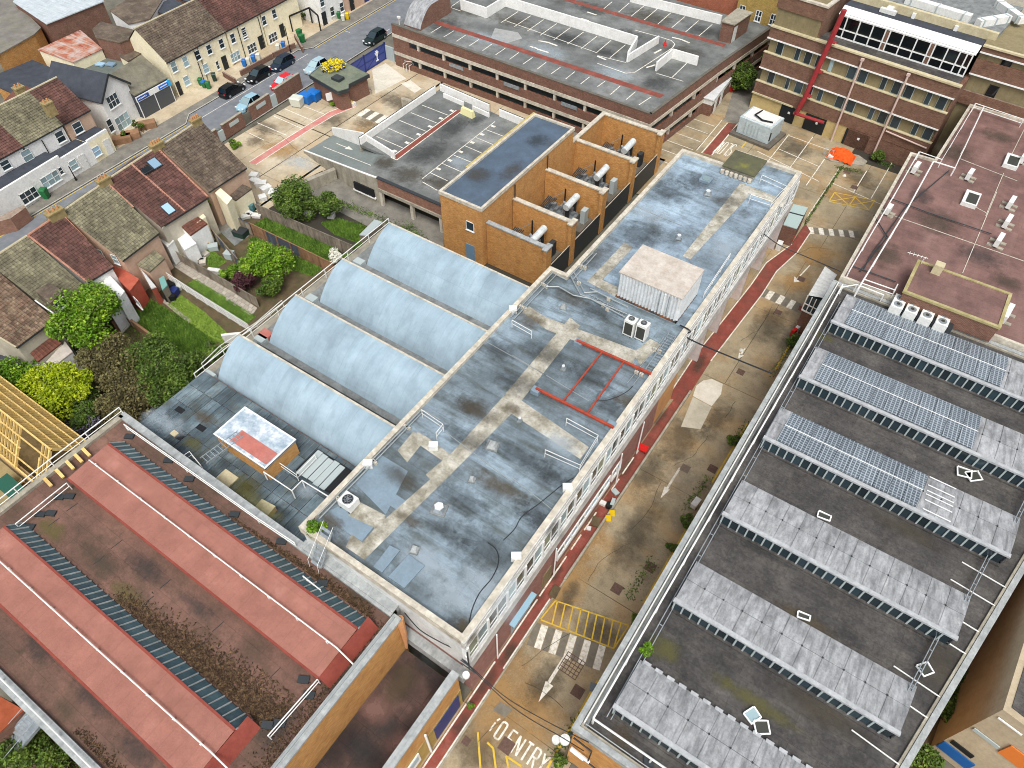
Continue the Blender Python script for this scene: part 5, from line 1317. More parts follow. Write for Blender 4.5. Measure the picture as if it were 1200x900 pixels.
# PATCHWORK SHEET ROOF (between vaults and pink factory)
pr_=thing('patchwork_shed','low shed roofed in grey patchwork sheets beside the vaults','building',(-37,15,0))
PZ=6.0
MB().prism([(-46.3,11.5),(-25.75,11.5),(-25.75,18.9),(-46.3,18.9)],0,PZ-.05).build('wall',M['brown_brick'],pr_)
random.seed(3)
xs=[-46.3]
while xs[-1]<-26.4:xs.append(xs[-1]+random.choice([.95,1.0,1.1,1.25]))
xs[-1]=-25.8
ysr=[11.6,13.4,15.3,17.1,18.85]
for i in range(len(xs)-1):
 for j in range(4):
  z=PZ+.02*random.random()+.015*(j%2)
  mm=M['patch']
  MB().prism([(xs[i]+.02,ysr[j]+.02),(xs[i+1]-.02,ysr[j]+.02),(xs[i+1]-.02,ysr[j+1]-.02),(xs[i]+.02,ysr[j+1]-.02)],PZ-.05,z+.03).build('roof_sheet',mm,pr_)
mb=MB()
for x in np.arange(-46,-26,.5):mb.beam((x,11.7,PZ+.07),(x,18.7,PZ+.07),.03,.03)
mb.build('sheet_ribs',M['patch'],pr_)
for px,py in((211,481),(236,502),(210,512),(290,571)):
 p=at(px,py,PZ);MB().box((p.x,p.y,PZ),(.85,.5,.09),.05).build('missing_sheet_hole',M['black'],pr_)
for px,py,w_ in((205,509,.6),(266,562,1.5)):
 p=at(px,py,PZ);MB().box((p.x,p.y,PZ),(w_,w_*.8,.18)).build('rooflight_lid',M['cream_cop'],pr_)
sh=thing('white_topped_shed','small raised shed with a blotchy white and red roof among the patchwork sheets','shed',(-35.6,15.7,6))
q=[at(250,508,7.9),at(289,476,7.9),at(347,517,7.9),at(309,550,7.9)]
sx0=(q[0].x+q[1].x)/2;sx1=(q[2].x+q[3].x)/2;sy0=(q[0].y+q[3].y)/2;sy1=(q[1].y+q[2].y)/2
MB().prism([(sx0+.1,sy0+.1),(sx1-.1,sy0+.1),(sx1-.1,sy1-.1),(sx0+.1,sy1-.1)],5.5,7.75).build('wall',M['orange_brick'],sh)
MB().prism([(sx0,sy0),(sx1,sy0),(sx1,sy1),(sx0,sy1)],7.75,7.9).build('shed_roof',M['patch_white'],sh)
MB().prism([(sx0+1.6,sy0+.35),(sx1-.25,sy0+.35),(sx1-.25,sy0+1.6),(sx0+1.6,sy0+1.6)],7.88,7.92).build('red_roof_patch',M['patch_red'],sh)
rg=MB();ring(rg,[(sx0,sy0),(sx1,sy0),(sx1,sy1),(sx0,sy1)],.12,7.8,7.97);rg.build('edge_trim',M['frame'],sh)
ladder('white ladder frame from the pink factory parapet onto the patchwork roof',(238,540),(282,508),(8.0,7.9),.8)
rail('white hooped ladder rail at the parapet of the patchwork shed',[(210,537),(222,529),(235,545)],PZ+.6,1.0)
rail('long white rail from the small shed over the patchwork roof',[(309,553),(342,575),(354,563),(385,582)],PZ,1.2,0,.06)
rail('white rail pen beside the small raised shed',[(324,540),(347,556),(369,533)],PZ,1.0,1,.04)
cr=thing('crate_of_boards','grey corrugated boards stacked between the small shed and the last vault','boards',tuple(at(365,545,6.2)))
for k in range(7):
 x=-31.3+.62*k
 MB().box((x,17.0,PZ+.25+.03*(k%2)),(.56,2.6-.1*(k%3),.06),.02).build('board',M['gframe']if k!=5 else M['black'],cr)
MB().prism([(-31.8,15.9),(-27.4,15.9),(-27.4,18.4),(-31.8,18.4)],PZ,PZ+.2).build('board_bed',M['black'],cr)
p=at(313,600,PZ);t=thing('cardboard_crate','small brown crate near the parapet on the patchwork roof','crate',(p.x,p.y,PZ),.1,None,local=True)
MB().box((0,0,0),(1.3,.9,.7)).build('crate_body',M['ply'],t,local=True);MB().box((0,0,.7),(1.35,.95,.05)).build('crate_lid',M['cream_cop'],t,local=True)
for px,py,sx,sy,m in((800,560,1.5,3,D_oil),(900,640,5,1.2,D_dark),(1000,540,5,1.3,D_dark),(870,750,5,1.4,D_dark),(780,760,1.6,1.2,D_moss),(880,820,4,.7,D_moss),(960,830,4,1.3,D_oil),(1030,700,4,1.2,D_dark),(1100,780,1.4,3,D_oil),(1000,460,5,1,D_oil),(965,395,1.2,.8,D_moss),(1060,620,4,1,D_oil),(730,865,1,1,D_brown),(940,725,3,.9,D_brown)):
 stain(saw,px,py,sx,sy,0,8.25,m,'felt_stain')
for px,py,sx,sy,m in((120,660,3,1.2,D_oil),(60,620,2,1.0,D_moss),(150,700,2.5,.9,D_moss),(230,710,2.2,.8,D_dark),(170,665,3,1,D_dark),(300,590,4,.8,D_moss),(250,565,3,.7,D_oil),(420,700,2,.5,D_oil),(50,760,2.4,1.2,D_dark),(110,820,3,.9,D_dark),(160,880,2,1,D_dark),(400,790,.8,2,D_dark),(330,850,1.2,2.4,D_dark),(270,640,2.4,.6,D_brown),(90,700,2.5,1.2,D_brown)):
 stain(rf,px,py,sx,sy,0,RZ+.002,m,'felt_stain')
for px,py,sx,sy,m in((470,800,1.4,2.2,D_brown),(450,850,1.8,1.2,D_dark),(425,880,1.6,1.4,D_dark),(500,775,1.4,1,D_dark),(440,830,1.6,1.3,decal('pink_felt_bare','#7d6058',.8,3)),(470,870,1.5,1.2,decal('pink_felt_bare','#7d6058',.8,3))):
 stain(lb,px,py,sx,sy,0,3.43,m,'felt_stain')
for px,py,sx,sy,m in((1040,300,2,3,D_oil),(1100,260,3,3,D_oil),(1150,300,3,2,D_dark),(1120,180,3,3,D_oil),(1180,330,2,1.4,D_oil),(1080,230,1.6,2,D_dark),(1170,160,3,2,D_oil)):
 stain(pk,px,py,sx,sy,0,8.73,m,'felt_stain')
for px,py,sx,sy,m in((200,500,2,1.4,D_pale),(180,490,1.5,1.6,D_pale),(240,490,1.6,.8,D_brown),(285,570,2.4,1.2,D_moss),(330,600,1.5,1,D_dark),(225,520,1.4,.8,D_moss),(265,545,1.6,.8,D_dark),(360,575,1.2,1,D_pale)):
 stain(pr_,px,py,sx,sy,0,PZ+.09,m,'sheet_stain')
# BRICK PLANT TOWER AND BAYS
tw=thing('brick_plant_tower','long yellow orange brick block with a smooth slate blue flat roof','building',(-40.6,60,0))
TX0,TX1,TY0,TY1,TZ=-43.6,-37.75,50.0,69.5,8.1
MB().prism([(TX0+.1,TY0+.1),(TX1-.1,TY0+.1),(TX1-.1,TY1-.1),(TX0+.1,TY1-.1)],0,TZ-.35).build('wall',M['orange_brick'],tw)
MB().prism([(TX0+.2,TY0+.2),(TX1-.2,TY0+.2),(TX1-.2,TY1-.2),(TX0+.2,TY1-.2)],TZ-.35,TZ-.25).build('flat_roof',mat('slate_blue_felt',[(.3,'#46535f'),(.6,'#56677a'),(.75,'#62768a')],scale=.25,detail=8,stain='#3f474f',stain_amt=.6,stain_scale=.12,rough=.6),tw)
rg=MB();ring(rg,[(TX0,TY0),(TX1,TY0),(TX1,TY1),(TX0,TY1)],.3,TZ-.4,TZ);rg.build('coping',M['coping'],tw)
MB().prism([(TX0-.35,TY0+5.5),(TX0,TY0+5.5),(TX0,TY1+.2),(TX0-.35,TY1+.2)],TZ-.9,TZ-.1).build('kerb_edge',mat('yellow_mossy_edge',[(.3,'#a0904f'),(.7,'#c4b377')],scale=2),tw)
def win(parent,p,along,nrm,w_,h_,nx=2,nz=2,fm='frame',gm='glass',d_=.06,name='window',bar=.07):
 """window at centre p (world) on a wall; frame part with glass sub-parts"""
 a=Vector((*along[:2],0)).normalized();n=Vector((*nrm[:2],0)).normalized();u=V(0,0,1)
 c=Vector(p)
 f=MB()
 def bx(x0,x1,z0,z1,t0,t1):
  vs=[]
  for t in(t0,t1):
   for x,z in((x0,z0),(x1,z0),(x1,z1),(x0,z1)):vs.append(c+a*x+u*z+n*t)
  return vs,[(0,1,2,3),(7,6,5,4),(0,4,5,1),(1,5,6,2),(2,6,7,3),(3,7,4,0)]
 W2,H2=w_/2,h_/2
 for x0,x1,z0,z1 in((-W2,W2,-H2,-H2+bar),(-W2,W2,H2-bar,H2),(-W2,-W2+bar,-H2,H2),(W2-bar,W2,-H2,H2)):f.add(*bx(x0,x1,z0,z1,0,d_))
 for k in range(1,nx):x=-W2+w_*k/nx;f.add(*bx(x-bar/2,x+bar/2,-H2,H2,0,d_*.95))
 for k in range(1,nz):z=-H2+h_*k/nz;f.add(*bx(-W2,W2,z-bar/2,z+bar/2,0,d_*.9))
 f.add(*bx(-W2-.05,W2+.05,-H2-.08,-H2,0,d_+.08))
 fo=f.build(name,M[fm]if isinstance(fm,str)else fm,parent)
 for i in range(nx):
  for j in range(nz):
   x0=-W2+w_*i/nx+bar/2;x1=-W2+w_*(i+1)/nx-bar/2;z0=-H2+h_*j/nz+bar/2;z1=-H2+h_*(j+1)/nz-bar/2
   MB().add(*bx(x0,x1,z0,z1,.005,d_*.4)).build('pane',M[gm]if isinstance(gm,str)else gm,fo)
 return fo
def door(parent,p,along,nrm,w_,h_,m,name='door'):
 a=Vector((*along[:2],0)).normalized();n=Vector((*nrm[:2],0)).normalized();c=Vector(p)
 mb=MB();vs=[]
 for t in(0,.07):
  for x,z in((-w_/2,0),(w_/2,0),(w_/2,h_),(-w_/2,h_)):vs.append(c+a*x+V(0,0,z)+n*t)
 mb.add(vs,[(0,1,2,3),(7,6,5,4),(0,4,5,1),(1,5,6,2),(2,6,7,3),(3,7,4,0)])
 d=mb.build(name,m,parent)
 q=c+a*w_*.35+n*.09+V(0,0,h_*.48)
 MB().box(q,(.08,.08,.08)).build('handle',M['steel'],d)
 return d
A_,B_=(TX0,TY0+.1),(TX1,TY0+.1)
q=onwall(551,265,A_,B_);win(tw,(q.x,TY0+.1,q.z),(1,0),(0,-1),1.1,1.2,1,1)
q=onwall(552,304,A_,B_);door(tw,(q.x,TY0+.1,q.z),(1,0),(0,-1),1.2,2.2,M['blue_door'],'blue_door')
for y in(56.3,63.2):MB().tube([(TX1+.1,y,7.6),(TX1+.1,y,.2)],.08,6).build('downpipe',M['dark_metal'],tw)
BZ=5.9;BX0,BX1=TX1,-29.75
pb=thing('plant_bays','four open topped yellow brick plant bays beside the tower','walls',(-33.7,64,0))
bys=[51.0,56.2,63.15,70.6,77.9]
for k,y in enumerate(bys):
 xa=BX0 if k<3 else-38.2
 MB().prism([(xa,y-.2),(BX1,y-.2),(BX1,y+.2),(xa,y+.2)],0,BZ-.15).build('bay_wall',M['orange_brick'],pb)
 MB().prism([(xa,y-.28),(BX1+.1,y-.28),(BX1+.1,y+.28),(xa,y+.28)],BZ-.15,BZ).build('coping',M['coping']if k else M['parapet_grey'],pb)
 MB().prism([(BX1-.35,y-.55),(BX1+.05,y-.55),(BX1+.05,y+.55),(BX1-.35,y+.55)],0,BZ-.14).build('end_pier',M['orange_brick'],pb)
 MB().prism([(BX1-.5,y-.65),(BX1+.15,y-.65),(BX1+.15,y+.65),(BX1-.5,y+.65)],BZ-.14,BZ+.03).build('pier_cap',M['coping']if k else M['parapet_grey'],pb)
MB().prism([(-38.4,69.4),(-38.05,69.4),(-38.05,78.1),(-38.4,78.1)],0,BZ-.15).build('bay_wall',M['orange_brick'],pb)
MB().prism([(-38.5,69.4),(-37.95,69.4),(-37.95,78.2),(-38.5,78.2)],BZ-.15,BZ+.01).build('coping',M['coping'],pb)
MB().prism([(-38,51),(-29.8,51),(-29.8,77.9),(-38,77.9)],.02,.12).build('bay_floor',M['concrete_dk'],pb)
for k in range(4):
 ya,yb=bys[k]+.6,bys[k+1]-.6
 MB().prism([(BX1-.1,ya),(BX1+.02,ya),(BX1+.02,yb),(BX1-.1,yb)],.12,3.0).build('louvre_gate',M['dark_metal'],pb)
 MB().tube([(BX1-.04,ya,3.05),(BX1-.04,yb,3.05)],.05,5).build('gate_rail',M['coping'],pb)
 if k==3:cx,cy=-33.0,74.0
 else:cx,cy=-33.6,(ya+yb)/2-.3
 cx,cy,H0=-33.3,(54.0,61.2,68.3,75.3)[k],1.75
 g=thing('generator_set',['generator set with a cream silencer in the nearest brick bay','generator set with a white silencer in the second brick bay','generator set with a white silencer in the third brick bay','generator set with a pale silencer in the farthest brick bay'][k],'generator',(cx,cy,H0),0,'generator sets in the brick bays')
 MB().prism([(cx-3.6,cy-1.5),(cx+2.6,cy-1.5),(cx+2.6,cy+1.5),(cx-3.6,cy+1.5)],.13,H0).build('plant_platform',M['concrete_dk'],g)
 MB().box((cx-.8,cy-.1,H0),(4.0,1.5,.8)).build('engine_block',M['machine'],g)
 mb=MB()
 for j in range(9):mb.box((cx-2.7+.42*j,cy-.1+.3*((j*5)%3-1),H0+.8),(.34,.7-.1*(j%3),.2+.12*((j*7)%5)))
 mb.build('engine_heads',M['machine'],g,kind='stuff')
 mb=MB()
 for j in range(6):mb.tube([(cx-3.3+.22*j,cy-.9,H0+1.0),(cx-3.3+.22*j,cy+.9,H0+1.35)],.07,5)
 mb.build('radiator_tubes',M['dark_metal'],g,kind='stuff')
 MB().tube([(cx+.3,cy-1.2,4.1),(cx+.3,cy+1.35,4.25)],.42,14).build('silencer',M['silencer'],g)
 MB().tube([(cx-.4,cy-.6,H0+.8),(cx-.3,cy-.6,4.3),(cx+.2,cy-.9,4.3)],.17,8).build('exhaust_bend',M['steel'],g)
 for dy in(-.8,.9):MB().box((cx+.3,cy+dy,H0),(.5,.1,2.0)).build('silencer_stand',M['dark_metal'],g)
 MB().tube([(cx-1.3,cy+1.3,H0),(cx-1.3,cy+1.3,4.6)],.1,6).build('stack',M['black'],g)
 MB().beam((cx-1.3,cy+1.3,4.3),(cx-3.2,cy+.6,2.7),.05).build('stay',M['rail_grey'],g)
 MB().box((cx+1.9,cy+.5,H0),(.6,.9,1.8)).build('control_cabinet',M['gframe']if k in(1,2)else M['dark_metal'],g)
# RAMPED PARKING DECK
dk=thing('ramped_parking_deck','low parking deck with a ramp and white parapet panels','car park',(-54,63,0))
DZ=3.3
dp=[(-58.3,52.55),(-43.75,52.7),(-43.75,70.9),(-47.3,71.0),(-47.3,73.0),(-62.7,74.3),(-62.6,57.3),(-58.3,57.3)]
MB().prism(dp,DZ-.35,DZ).build('deck_slab',M['deck'],dk)
rA,rB=at(358,178,0),at(391,158,0)
rm=MB();rm.add([(rA.x,rA.y,.02),(-58.3,52.55,DZ),(-58.3,57.3,DZ),(rB.x,rB.y,.02),(rA.x,rA.y,-.1),(-58.3,52.55,-.1),(-58.3,57.3,-.1),(rB.x,rB.y,-.1)],[(0,1,2,3),(0,4,5,1),(2,6,7,3)])
rm.build('ramp',M['deck_green'],dk)
def rp_(u,v,dz=.04):
 a=Vector((rA.x,rA.y,0)).lerp(Vector((rB.x,rB.y,0)),v);b=V(-58.3,52.55,DZ).lerp(V(-58.3,57.3,DZ),v);return a.lerp(b,u)+V(0,0,dz)
def slantwall(pts,th,nm,m):
 mb=MB()
 for(xa,ya,za),(xb_,yb,zb)in zip(pts,pts[1:]):
  mb.add([(xa,ya-th,-.1),(xb_,yb-th,-.1),(xb_,yb,-.1),(xa,ya,-.1),(xa,ya-th,za),(xb_,yb-th,zb),(xb_,yb,zb),(xa,ya,za)],[(4,5,6,7),(0,1,5,4),(2,3,7,6),(1,2,6,5),(3,0,4,7)])
 return mb.build(nm,m,dk)
q0,q1=rp_(0,0),rp_(1,0)
rw_=[(q0.x,q0.y,.3),(q1.x,q1.y,DZ+.35),(-55.2,52.5,DZ+.6)]
slantwall(rw_,.3,'ramp_wall',M['concrete'])
cp_=MB()
for a_,b_ in zip(rw_,rw_[1:]):cp_.beam((a_[0],a_[1]-.15,a_[2]+.04),(b_[0],b_[1]-.15,b_[2]+.04),.22,.08)
cp_.build('ramp_wall_cap',M['white_panel'],dk)
MB().prism([(-55.2,52.25),(-43.7,52.3),(-43.7,52.6),(-55.2,52.55)],2.55,3.95).build('brick_fascia',M['brown_brick'],dk)
MB().prism([(-55.2,52.1),(-43.7,52.15),(-43.7,52.6),(-55.2,52.55)],2.15,2.55).build('edge_beam',M['concrete'],dk)
MB().prism([(-55.3,52.15),(-43.7,52.2),(-43.7,52.65),(-55.3,52.6)],3.95,4.03).build('fascia_cap',M['dark_metal'],dk)
for x in(-55.0,-50.1,-45.6):MB().box((x,52.4,0),(.4,.4,2.2)).build('column',M['coping'],dk)
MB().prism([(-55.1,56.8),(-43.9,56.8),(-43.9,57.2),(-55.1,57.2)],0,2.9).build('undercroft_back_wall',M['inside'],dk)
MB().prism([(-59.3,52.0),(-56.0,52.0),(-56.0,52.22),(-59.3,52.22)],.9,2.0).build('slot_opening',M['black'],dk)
MB().prism([(-59.5,51.95),(-55.8,51.95),(-55.8,52.2),(-59.5,52.2)],.72,.9).build('slot_sill',M['white_panel'],dk)
MB().prism([(-62.8,57.35),(-62.55,57.35),(-62.65,74.4),(-62.9,74.4)],0,DZ-.36).build('west_wall',M['concrete'],dk)
MB().prism([(-62.8,74.2),(-47.4,72.9),(-47.4,73.1),(-62.8,74.4)],0,DZ-.36).build('north_wall',M['concrete'],dk)
def panel(pts,h,th=.22,m='white_panel',z=DZ,back=True,nm='parapet_panel'):
 for(a,b)in zip(pts,pts[1:]):
  a=Vector(a);b=Vector(b);d=(b-a).normalized();n=Vector((-d.y,d.x))*th/2
  MB().prism([tuple(a-n),tuple(b-n),tuple(b+n),tuple(a+n)],z-.25,z+h).build(nm,M[m],dk)
  if back:
   n2=n*1.9
   MB().prism([tuple(a+n),tuple(b+n),tuple(b+n2),tuple(a+n2)],z-.3,z+h+.04).build('panel_backing',M['dark_metal'],dk)
panel([(-62.55,57.4),(-62.6,73.2)],.95)
panel([(-62.4,74.1),(-53.4,73.4)],1.0);panel([(-51.6,73.25),(-47.5,73.0)],1.0)
panel([(-60.9,72.9),(-57.2,72.6)],.6,back=False);panel([(-55.6,72.5),(-52.6,72.2)],.6,back=False)
e0,e1,e2=rp_(0,1),rp_(.62,1),V(-56.8,57.4,DZ)
slantwall([(e0.x,e0.y+.1,1.2),(e1.x,e1.y+.15,DZ+.85),(e2.x,e2.y+.15,DZ+.9)],.22,'ramp_panel',M['white_panel'])
def zseg(l,sx,ox,oy):return[((ox+a/sx,oy+b/sx),(ox+c/sx,oy+d/sx))for a,b,c,d in l]
def decklines(name,segs,wd,z,m,parent):
 return strips(name,[(at(*a,z),at(*b,z))for a,b in segs],wd,m,z+.006,parent=parent)
s1=zseg([(895,220,1100,300),(810,280,1010,360),(720,340,925,425),(630,400,835,490),(540,465,745,555)],6.667,360,90)
s2=zseg([(640,180,-40,715),(555,255,740,325),(465,330,645,405),(355,405,550,490),(255,495,455,575),(140,570,345,660),(35,660,195,735),(-40,745,100,825)],8,500,120)
s3=zseg([(800,870,1010,1000)],6.667,360,90)
decklines('bay_lines',s1+s2,.11,DZ,M['white_line'],dk)
ra1,ra2=zseg([(1165,262,655,632),(1215,262,700,650)],6.667,360,90)
a1,b1=at(*ra1[0],DZ),at(*ra1[1],DZ);a2,b2=at(*ra2[0],DZ),at(*ra2[1],DZ)
MB().poly([(a1.x,a1.y,DZ+.008),(b1.x,b1.y,DZ+.008),(b2.x,b2.y,DZ+.008),(a2.x,a2.y,DZ+.008)]).build('red_path',M['redpath'],dk)
strips('red_path_edges',[(a1,b1),(a2,b2),(b1,b2)],.13,M['white_line'],DZ+.012,parent=dk)
mb=MB()
def rq(u0,v0,u1,v1,w_):mb.add([rp_(u0,v0-w_),rp_(u1,v1-w_),rp_(u1,v1+w_),rp_(u0,v0+w_)],[(0,1,2,3)])
rq(.12,.42,1,.42,.012);rq(.22,.72,.42,.72,.015);mb.add([rp_(.42,.64),rp_(.54,.72),rp_(.42,.8)],[(0,1,2)])
mb.build('ramp_marking',M['white_line'],dk)
for k,(px,py)in enumerate([(360+1130/6.667,90+265/6.667),(360+1045/6.667,90+325/6.667),(360+960/6.667,90+388/6.667),(360+870/6.667,90+450/6.667),(360+780/6.667,90+515/6.667),(360+685/6.667,90+580/6.667),(578,148),(565,157.5),(553.5,167),(540,178),(527,188),(514,198)]):
 p=at(px,py,DZ);MB().poly([(p.x-.3,p.y-.2,DZ+.01),(p.x+.3,p.y-.2,DZ+.01),(p.x+.3,p.y+.2,DZ+.01),(p.x-.3,p.y+.2,DZ+.01)]).build('painted_number',M['white_line'],dk)
p=at(548,131,DZ+.5)
yb_=tag(MB().taper((p.x,p.y,DZ),(2.2,.7),(2.0,.4),.9,-.1).build('grit_bin',plain('pale_yellow_plastic','#ddd7a2',.5)),'pale yellow grit bin at the end of the red path on the ramped deck','grit bin')
# BIG TWO STOREY CAR PARK
cp=thing('multistorey_car_park','wide brown brick car park with open parking levels and white roof parapets','car park',(-54,97,0))
CA,CB,CC,CD,CE=(-77.0,81.1),(-32.6,80.15),(-30.75,97.8),(-28.7,113.5),(-78,115)
cpp=[CA,CB,CC,CD,CE]
CZ=6.0
MB().prism(inset(cpp,.15),CZ-.3,CZ).build('roof_deck',M['deck'],cp)
MB().prism(inset(cpp,.2),2.3,2.6).build('middle_deck',M['deck_green'],cp)
MB().prism(inset(cpp,.5),-.05,.03).build('ground_deck',M['deck_green'],cp)
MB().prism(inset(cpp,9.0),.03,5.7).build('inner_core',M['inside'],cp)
def facade(A,B,lvl,n,solid=()):
 A=Vector(A);B=Vector(B);d=(B-A).normalized();nn=Vector((d.y,-d.x))
 def sl(t0,t1,z0,z1,o0,o1,name,m):
  a=A+d*t0;b=A+d*t1
  return MB().prism([tuple(a+nn*o0),tuple(b+nn*o0),tuple(b+nn*o1),tuple(a+nn*o1)],z0,z1).build(name,m,cp)
 L=(B-A).length
 sl(0,L,5.0,6.35,-.3,0,'brick_band',M['redbrick'])
 sl(0,L,6.35,6.45,-.35,.05,'band_coping',M['concrete_dk'])
 sl(0,L,4.5,5.0,-.4,.08,'edge_beam',M['coping'])
 sl(0,L,2.3,3.55,-.3,0,'brick_band',M['redbrick'])
 sl(0,L,1.8,2.3,-.4,.08,'edge_beam',M['coping'])
 sl(0,L,0,.85,-.3,0,'brick_band',M['redbrick'])
 for k in range(n+1):
  t=L*k/n;t=min(max(t,.2),L-.2)
  a=A+d*t-nn*.2
  MB().box((a.x,a.y,0),(.35,.35,4.5)).build('column',M['coping'],cp)
 for t0,t1 in solid:sl(t0,t1,0,4.5,-.3,.01,'solid_wall',M['redbrick'])
 return sl
facade(CA,CB,0,9,((0,3.2),))
facade(CB,CC,0,3,((13.5,17.7),))
facade(CC,CD,0,3)
k5=lambda l:zseg(l,5,460,0);k6=lambda l:zseg(l,6,700,0)
L1=k5([(285,155,225,192),(360,180,300,217),(430,205,375,242),(505,232,448,270),(583,258,527,297),(660,283,603,322),(740,308,685,348),(820,337,763,377),(900,365,848,405),(985,393,930,432),(1068,420,1015,462),(1155,450,1102,492),(735,68,635,133),(810,92,713,157),(885,115,790,182),(962,138,865,207),(1042,162,945,233),(1120,187,1025,258),(1198,212,1105,285),(660,120,1200,310),(270,20,400,65),(400,0,345,38)])
L2=k6([(53,572,0,610),(160,605,92,665),(268,645,203,700),(378,682,292,738),(105,12,35,70),(225,20,150,85),(330,40,237,115),(422,62,330,140),(517,90,425,170),(615,117,523,195),(712,145,620,225),(808,172,715,252),(95,285,0,365),(198,315,90,405),(630,443,525,545),(415,515,605,572),(0,390,200,440)])
decklines('bay_lines',L1+L2,.12,CZ,M['white_line'],cp)
loop=[(265,212),(450,262),(520,285),(545,310),(530,335),(300,485),(260,510),(200,515),(100,480),(0,445)]
decklines('painted_lane',[((700+a[0]/6,a[1]/6),(700+b[0]/6,b[1]/6))for a,b in zip(loop,loop[1:])],.14,CZ,M['white_line'],cp)
decklines('lane_arrows',k5([(855,238,920,250),(920,252,965,268),(805,272,850,285),(850,288,915,308),(1105,108,1150,122),(1140,70,1195,88)])+k6([(525,262,600,280),(600,282,648,302),(400,375,450,348),(345,475,410,455),(0,395,60,420)]),.3,CZ,M['white_line'],cp)
def quadpatch(name,pts,z,m,parent):
 q=[at(*p,z)for p in pts]
 return MB().poly([(p.x,p.y,z+.009)for p in q]).build(name,m,parent)
quadpatch('red_path',[(460+200/5,100/5),(460+205/5,125/5),(700+440/6,690/6),(700+475/6,668/6)],CZ,M['redpath'],cp)
quadpatch('red_path',[(700-300/6,-40/6),(700-320/6,-22/6),(700+885/6,330/6),(700+905/6,312/6)],CZ,M['redpath'],cp)
quadpatch('pale_deck_stain',[(465+115,33),(607,38),(612,45),(590,52),(575,45)],CZ-.0082,mat('pale_deck_stain',[(.3,'#8b8d8b'),(.7,'#a5a6a4')],scale=.6),cp)
def cpanel(pts,h=1.0,wd=1.0):
 for a,b in zip(pts,pts[1:]):
  a=at(*a,CZ);b=at(*b,CZ);d=Vector((b.x-a.x,b.y-a.y)).normalized();n=Vector((-d.y,d.x))*.12
  a2,b2=Vector((a.x,a.y)),Vector((b.x,b.y))
  MB().prism([tuple(a2-n),tuple(b2-n),tuple(b2+n),tuple(a2+n)],CZ,CZ+h).build('parapet_panel',M['white_panel'],cp)
cpanel([(460+205/5,68/5),(460+275/5,5)],1.4)
cpanel([(460+402/5,55/5),(460+550/5,104/5),(460+660/5,36/5),(700+272/6,327/6),(735-.2,438/6)],1.5)
cpanel([(735,438/6),(700+425/6,305/6)],1.1)
cpanel([(700+410/6,500/6),(700+520/6,407/6),(700+700/6,460/6)],1.3)
cpanel([(700+230/6,2),(700+865/6,170/6)],1.3)
sh1=thing('curved_stair_head','brick stair head with a curved pale roof at the left corner of the car park','stair tower',tuple(at(485,20,CZ)))
p0=at(480,33,CZ);hx0,hx1,hy0,hy1=-75.6,-71.2,82.4,90.0
n=9;prf=[(hy0+3.4*i/n,CZ+.2+2.6*math.sin(i/n*math.pi/2)**.8)for i in range(n+1)]+[(hy1,CZ+2.8)]
vs=[];fs=[]
for y,z in prf:vs+=[(hx0,y,z),(hx1-1.2,y,z)]
for i in range(len(prf)-1):fs.append((2*i,2*i+1,2*i+3,2*i+2))
MB().add(vs,fs).build('curved_roof',M['sheet'],sh1)
g=MB();m_=len(prf)
for x in(hx0,hx1-1.2):g.add([(x,y,z)for y,z in prf]+[(x,hy1,CZ),(x,hy0,CZ)],[tuple(range(m_+2))])
g.add([(hx0,hy0,CZ),(hx1-1.2,hy0,CZ),(hx1-1.2,hy0,prf[0][1]),(hx0,hy0,prf[0][1])],[(0,1,2,3)])
g.build('gable',M['redbrick'],sh1)
sh2=thing('stair_head','brick stair head with a white door at the far right corner of the car park','stair tower',tuple(at(855,45,CZ)))
p1=at(700+850/6,285/6,CZ);p2=at(700+910/6,310/6,CZ)
MB().prism([(p1.x,p1.y),(p2.x+.3,p1.y),(p2.x+.9,p1.y+5),(p1.x+.3,p1.y+5)],CZ,CZ+2.7).build('stair_wall',M['redbrick'],sh2)
MB().prism([(p1.x-.2,p1.y-.2),(p2.x+.5,p1.y-.2),(p2.x+1.1,p1.y+5.2),(p1.x+.1,p1.y+5.2)],CZ+2.7,CZ+2.85).build('stair_roof',M['concrete'],sh2)
door(sh2,(p2.x+.35,p1.y+.9,CZ),(.1,1),(1,0),1.1,2.2,M['unit_white'],'white_door')
quadpatch('red_mat',[(700+820/6,290/6),(700+830/6,305/6),(700+890/6,330/6),(700+905/6,310/6)],CZ+.01,M['redpath'],cp)
p=at(779,53.5,CZ);tag(MB().cyl((p.x,p.y,CZ),.3,.8,10,.06).build('traffic_cone',M['red_plastic']),'red traffic cone by the ramp on the car park roof','traffic cone')
p=at(476,40,6.5)
lp_=thing('lamp_post','tall thin lamp post with a camera against the left end of the car park','lamp post',(-75.2,80.7,0))
q=at(474,78,0);MB().tube([(q.x,q.y,0),(q.x,q.y,7.4)],.09,8).build('pole',M['coping'],lp_);MB().box((q.x,q.y,7.4),(.5,.3,.25)).build('camera_head',M['unit_white'],lp_)
t=thing('barrier_frame','white steel bike barrier at the foot of the lamp post','barrier',tuple(at(478,80,0)))
q=at(479,82,0)
for dx in(-.6,0,.6):MB().tube([(q.x+dx,q.y-.5,0),(q.x+dx,q.y-.5,1.0),(q.x+dx,q.y+.5,1.0),(q.x+dx,q.y+.5,0)],.05,5).build('hoop',M['unit_white'],t)
MB().tube([(q.x-.7,q.y,1.25),(q.x+.9,q.y,1.5)],.05,5).build('bar',M['unit_white'],t)
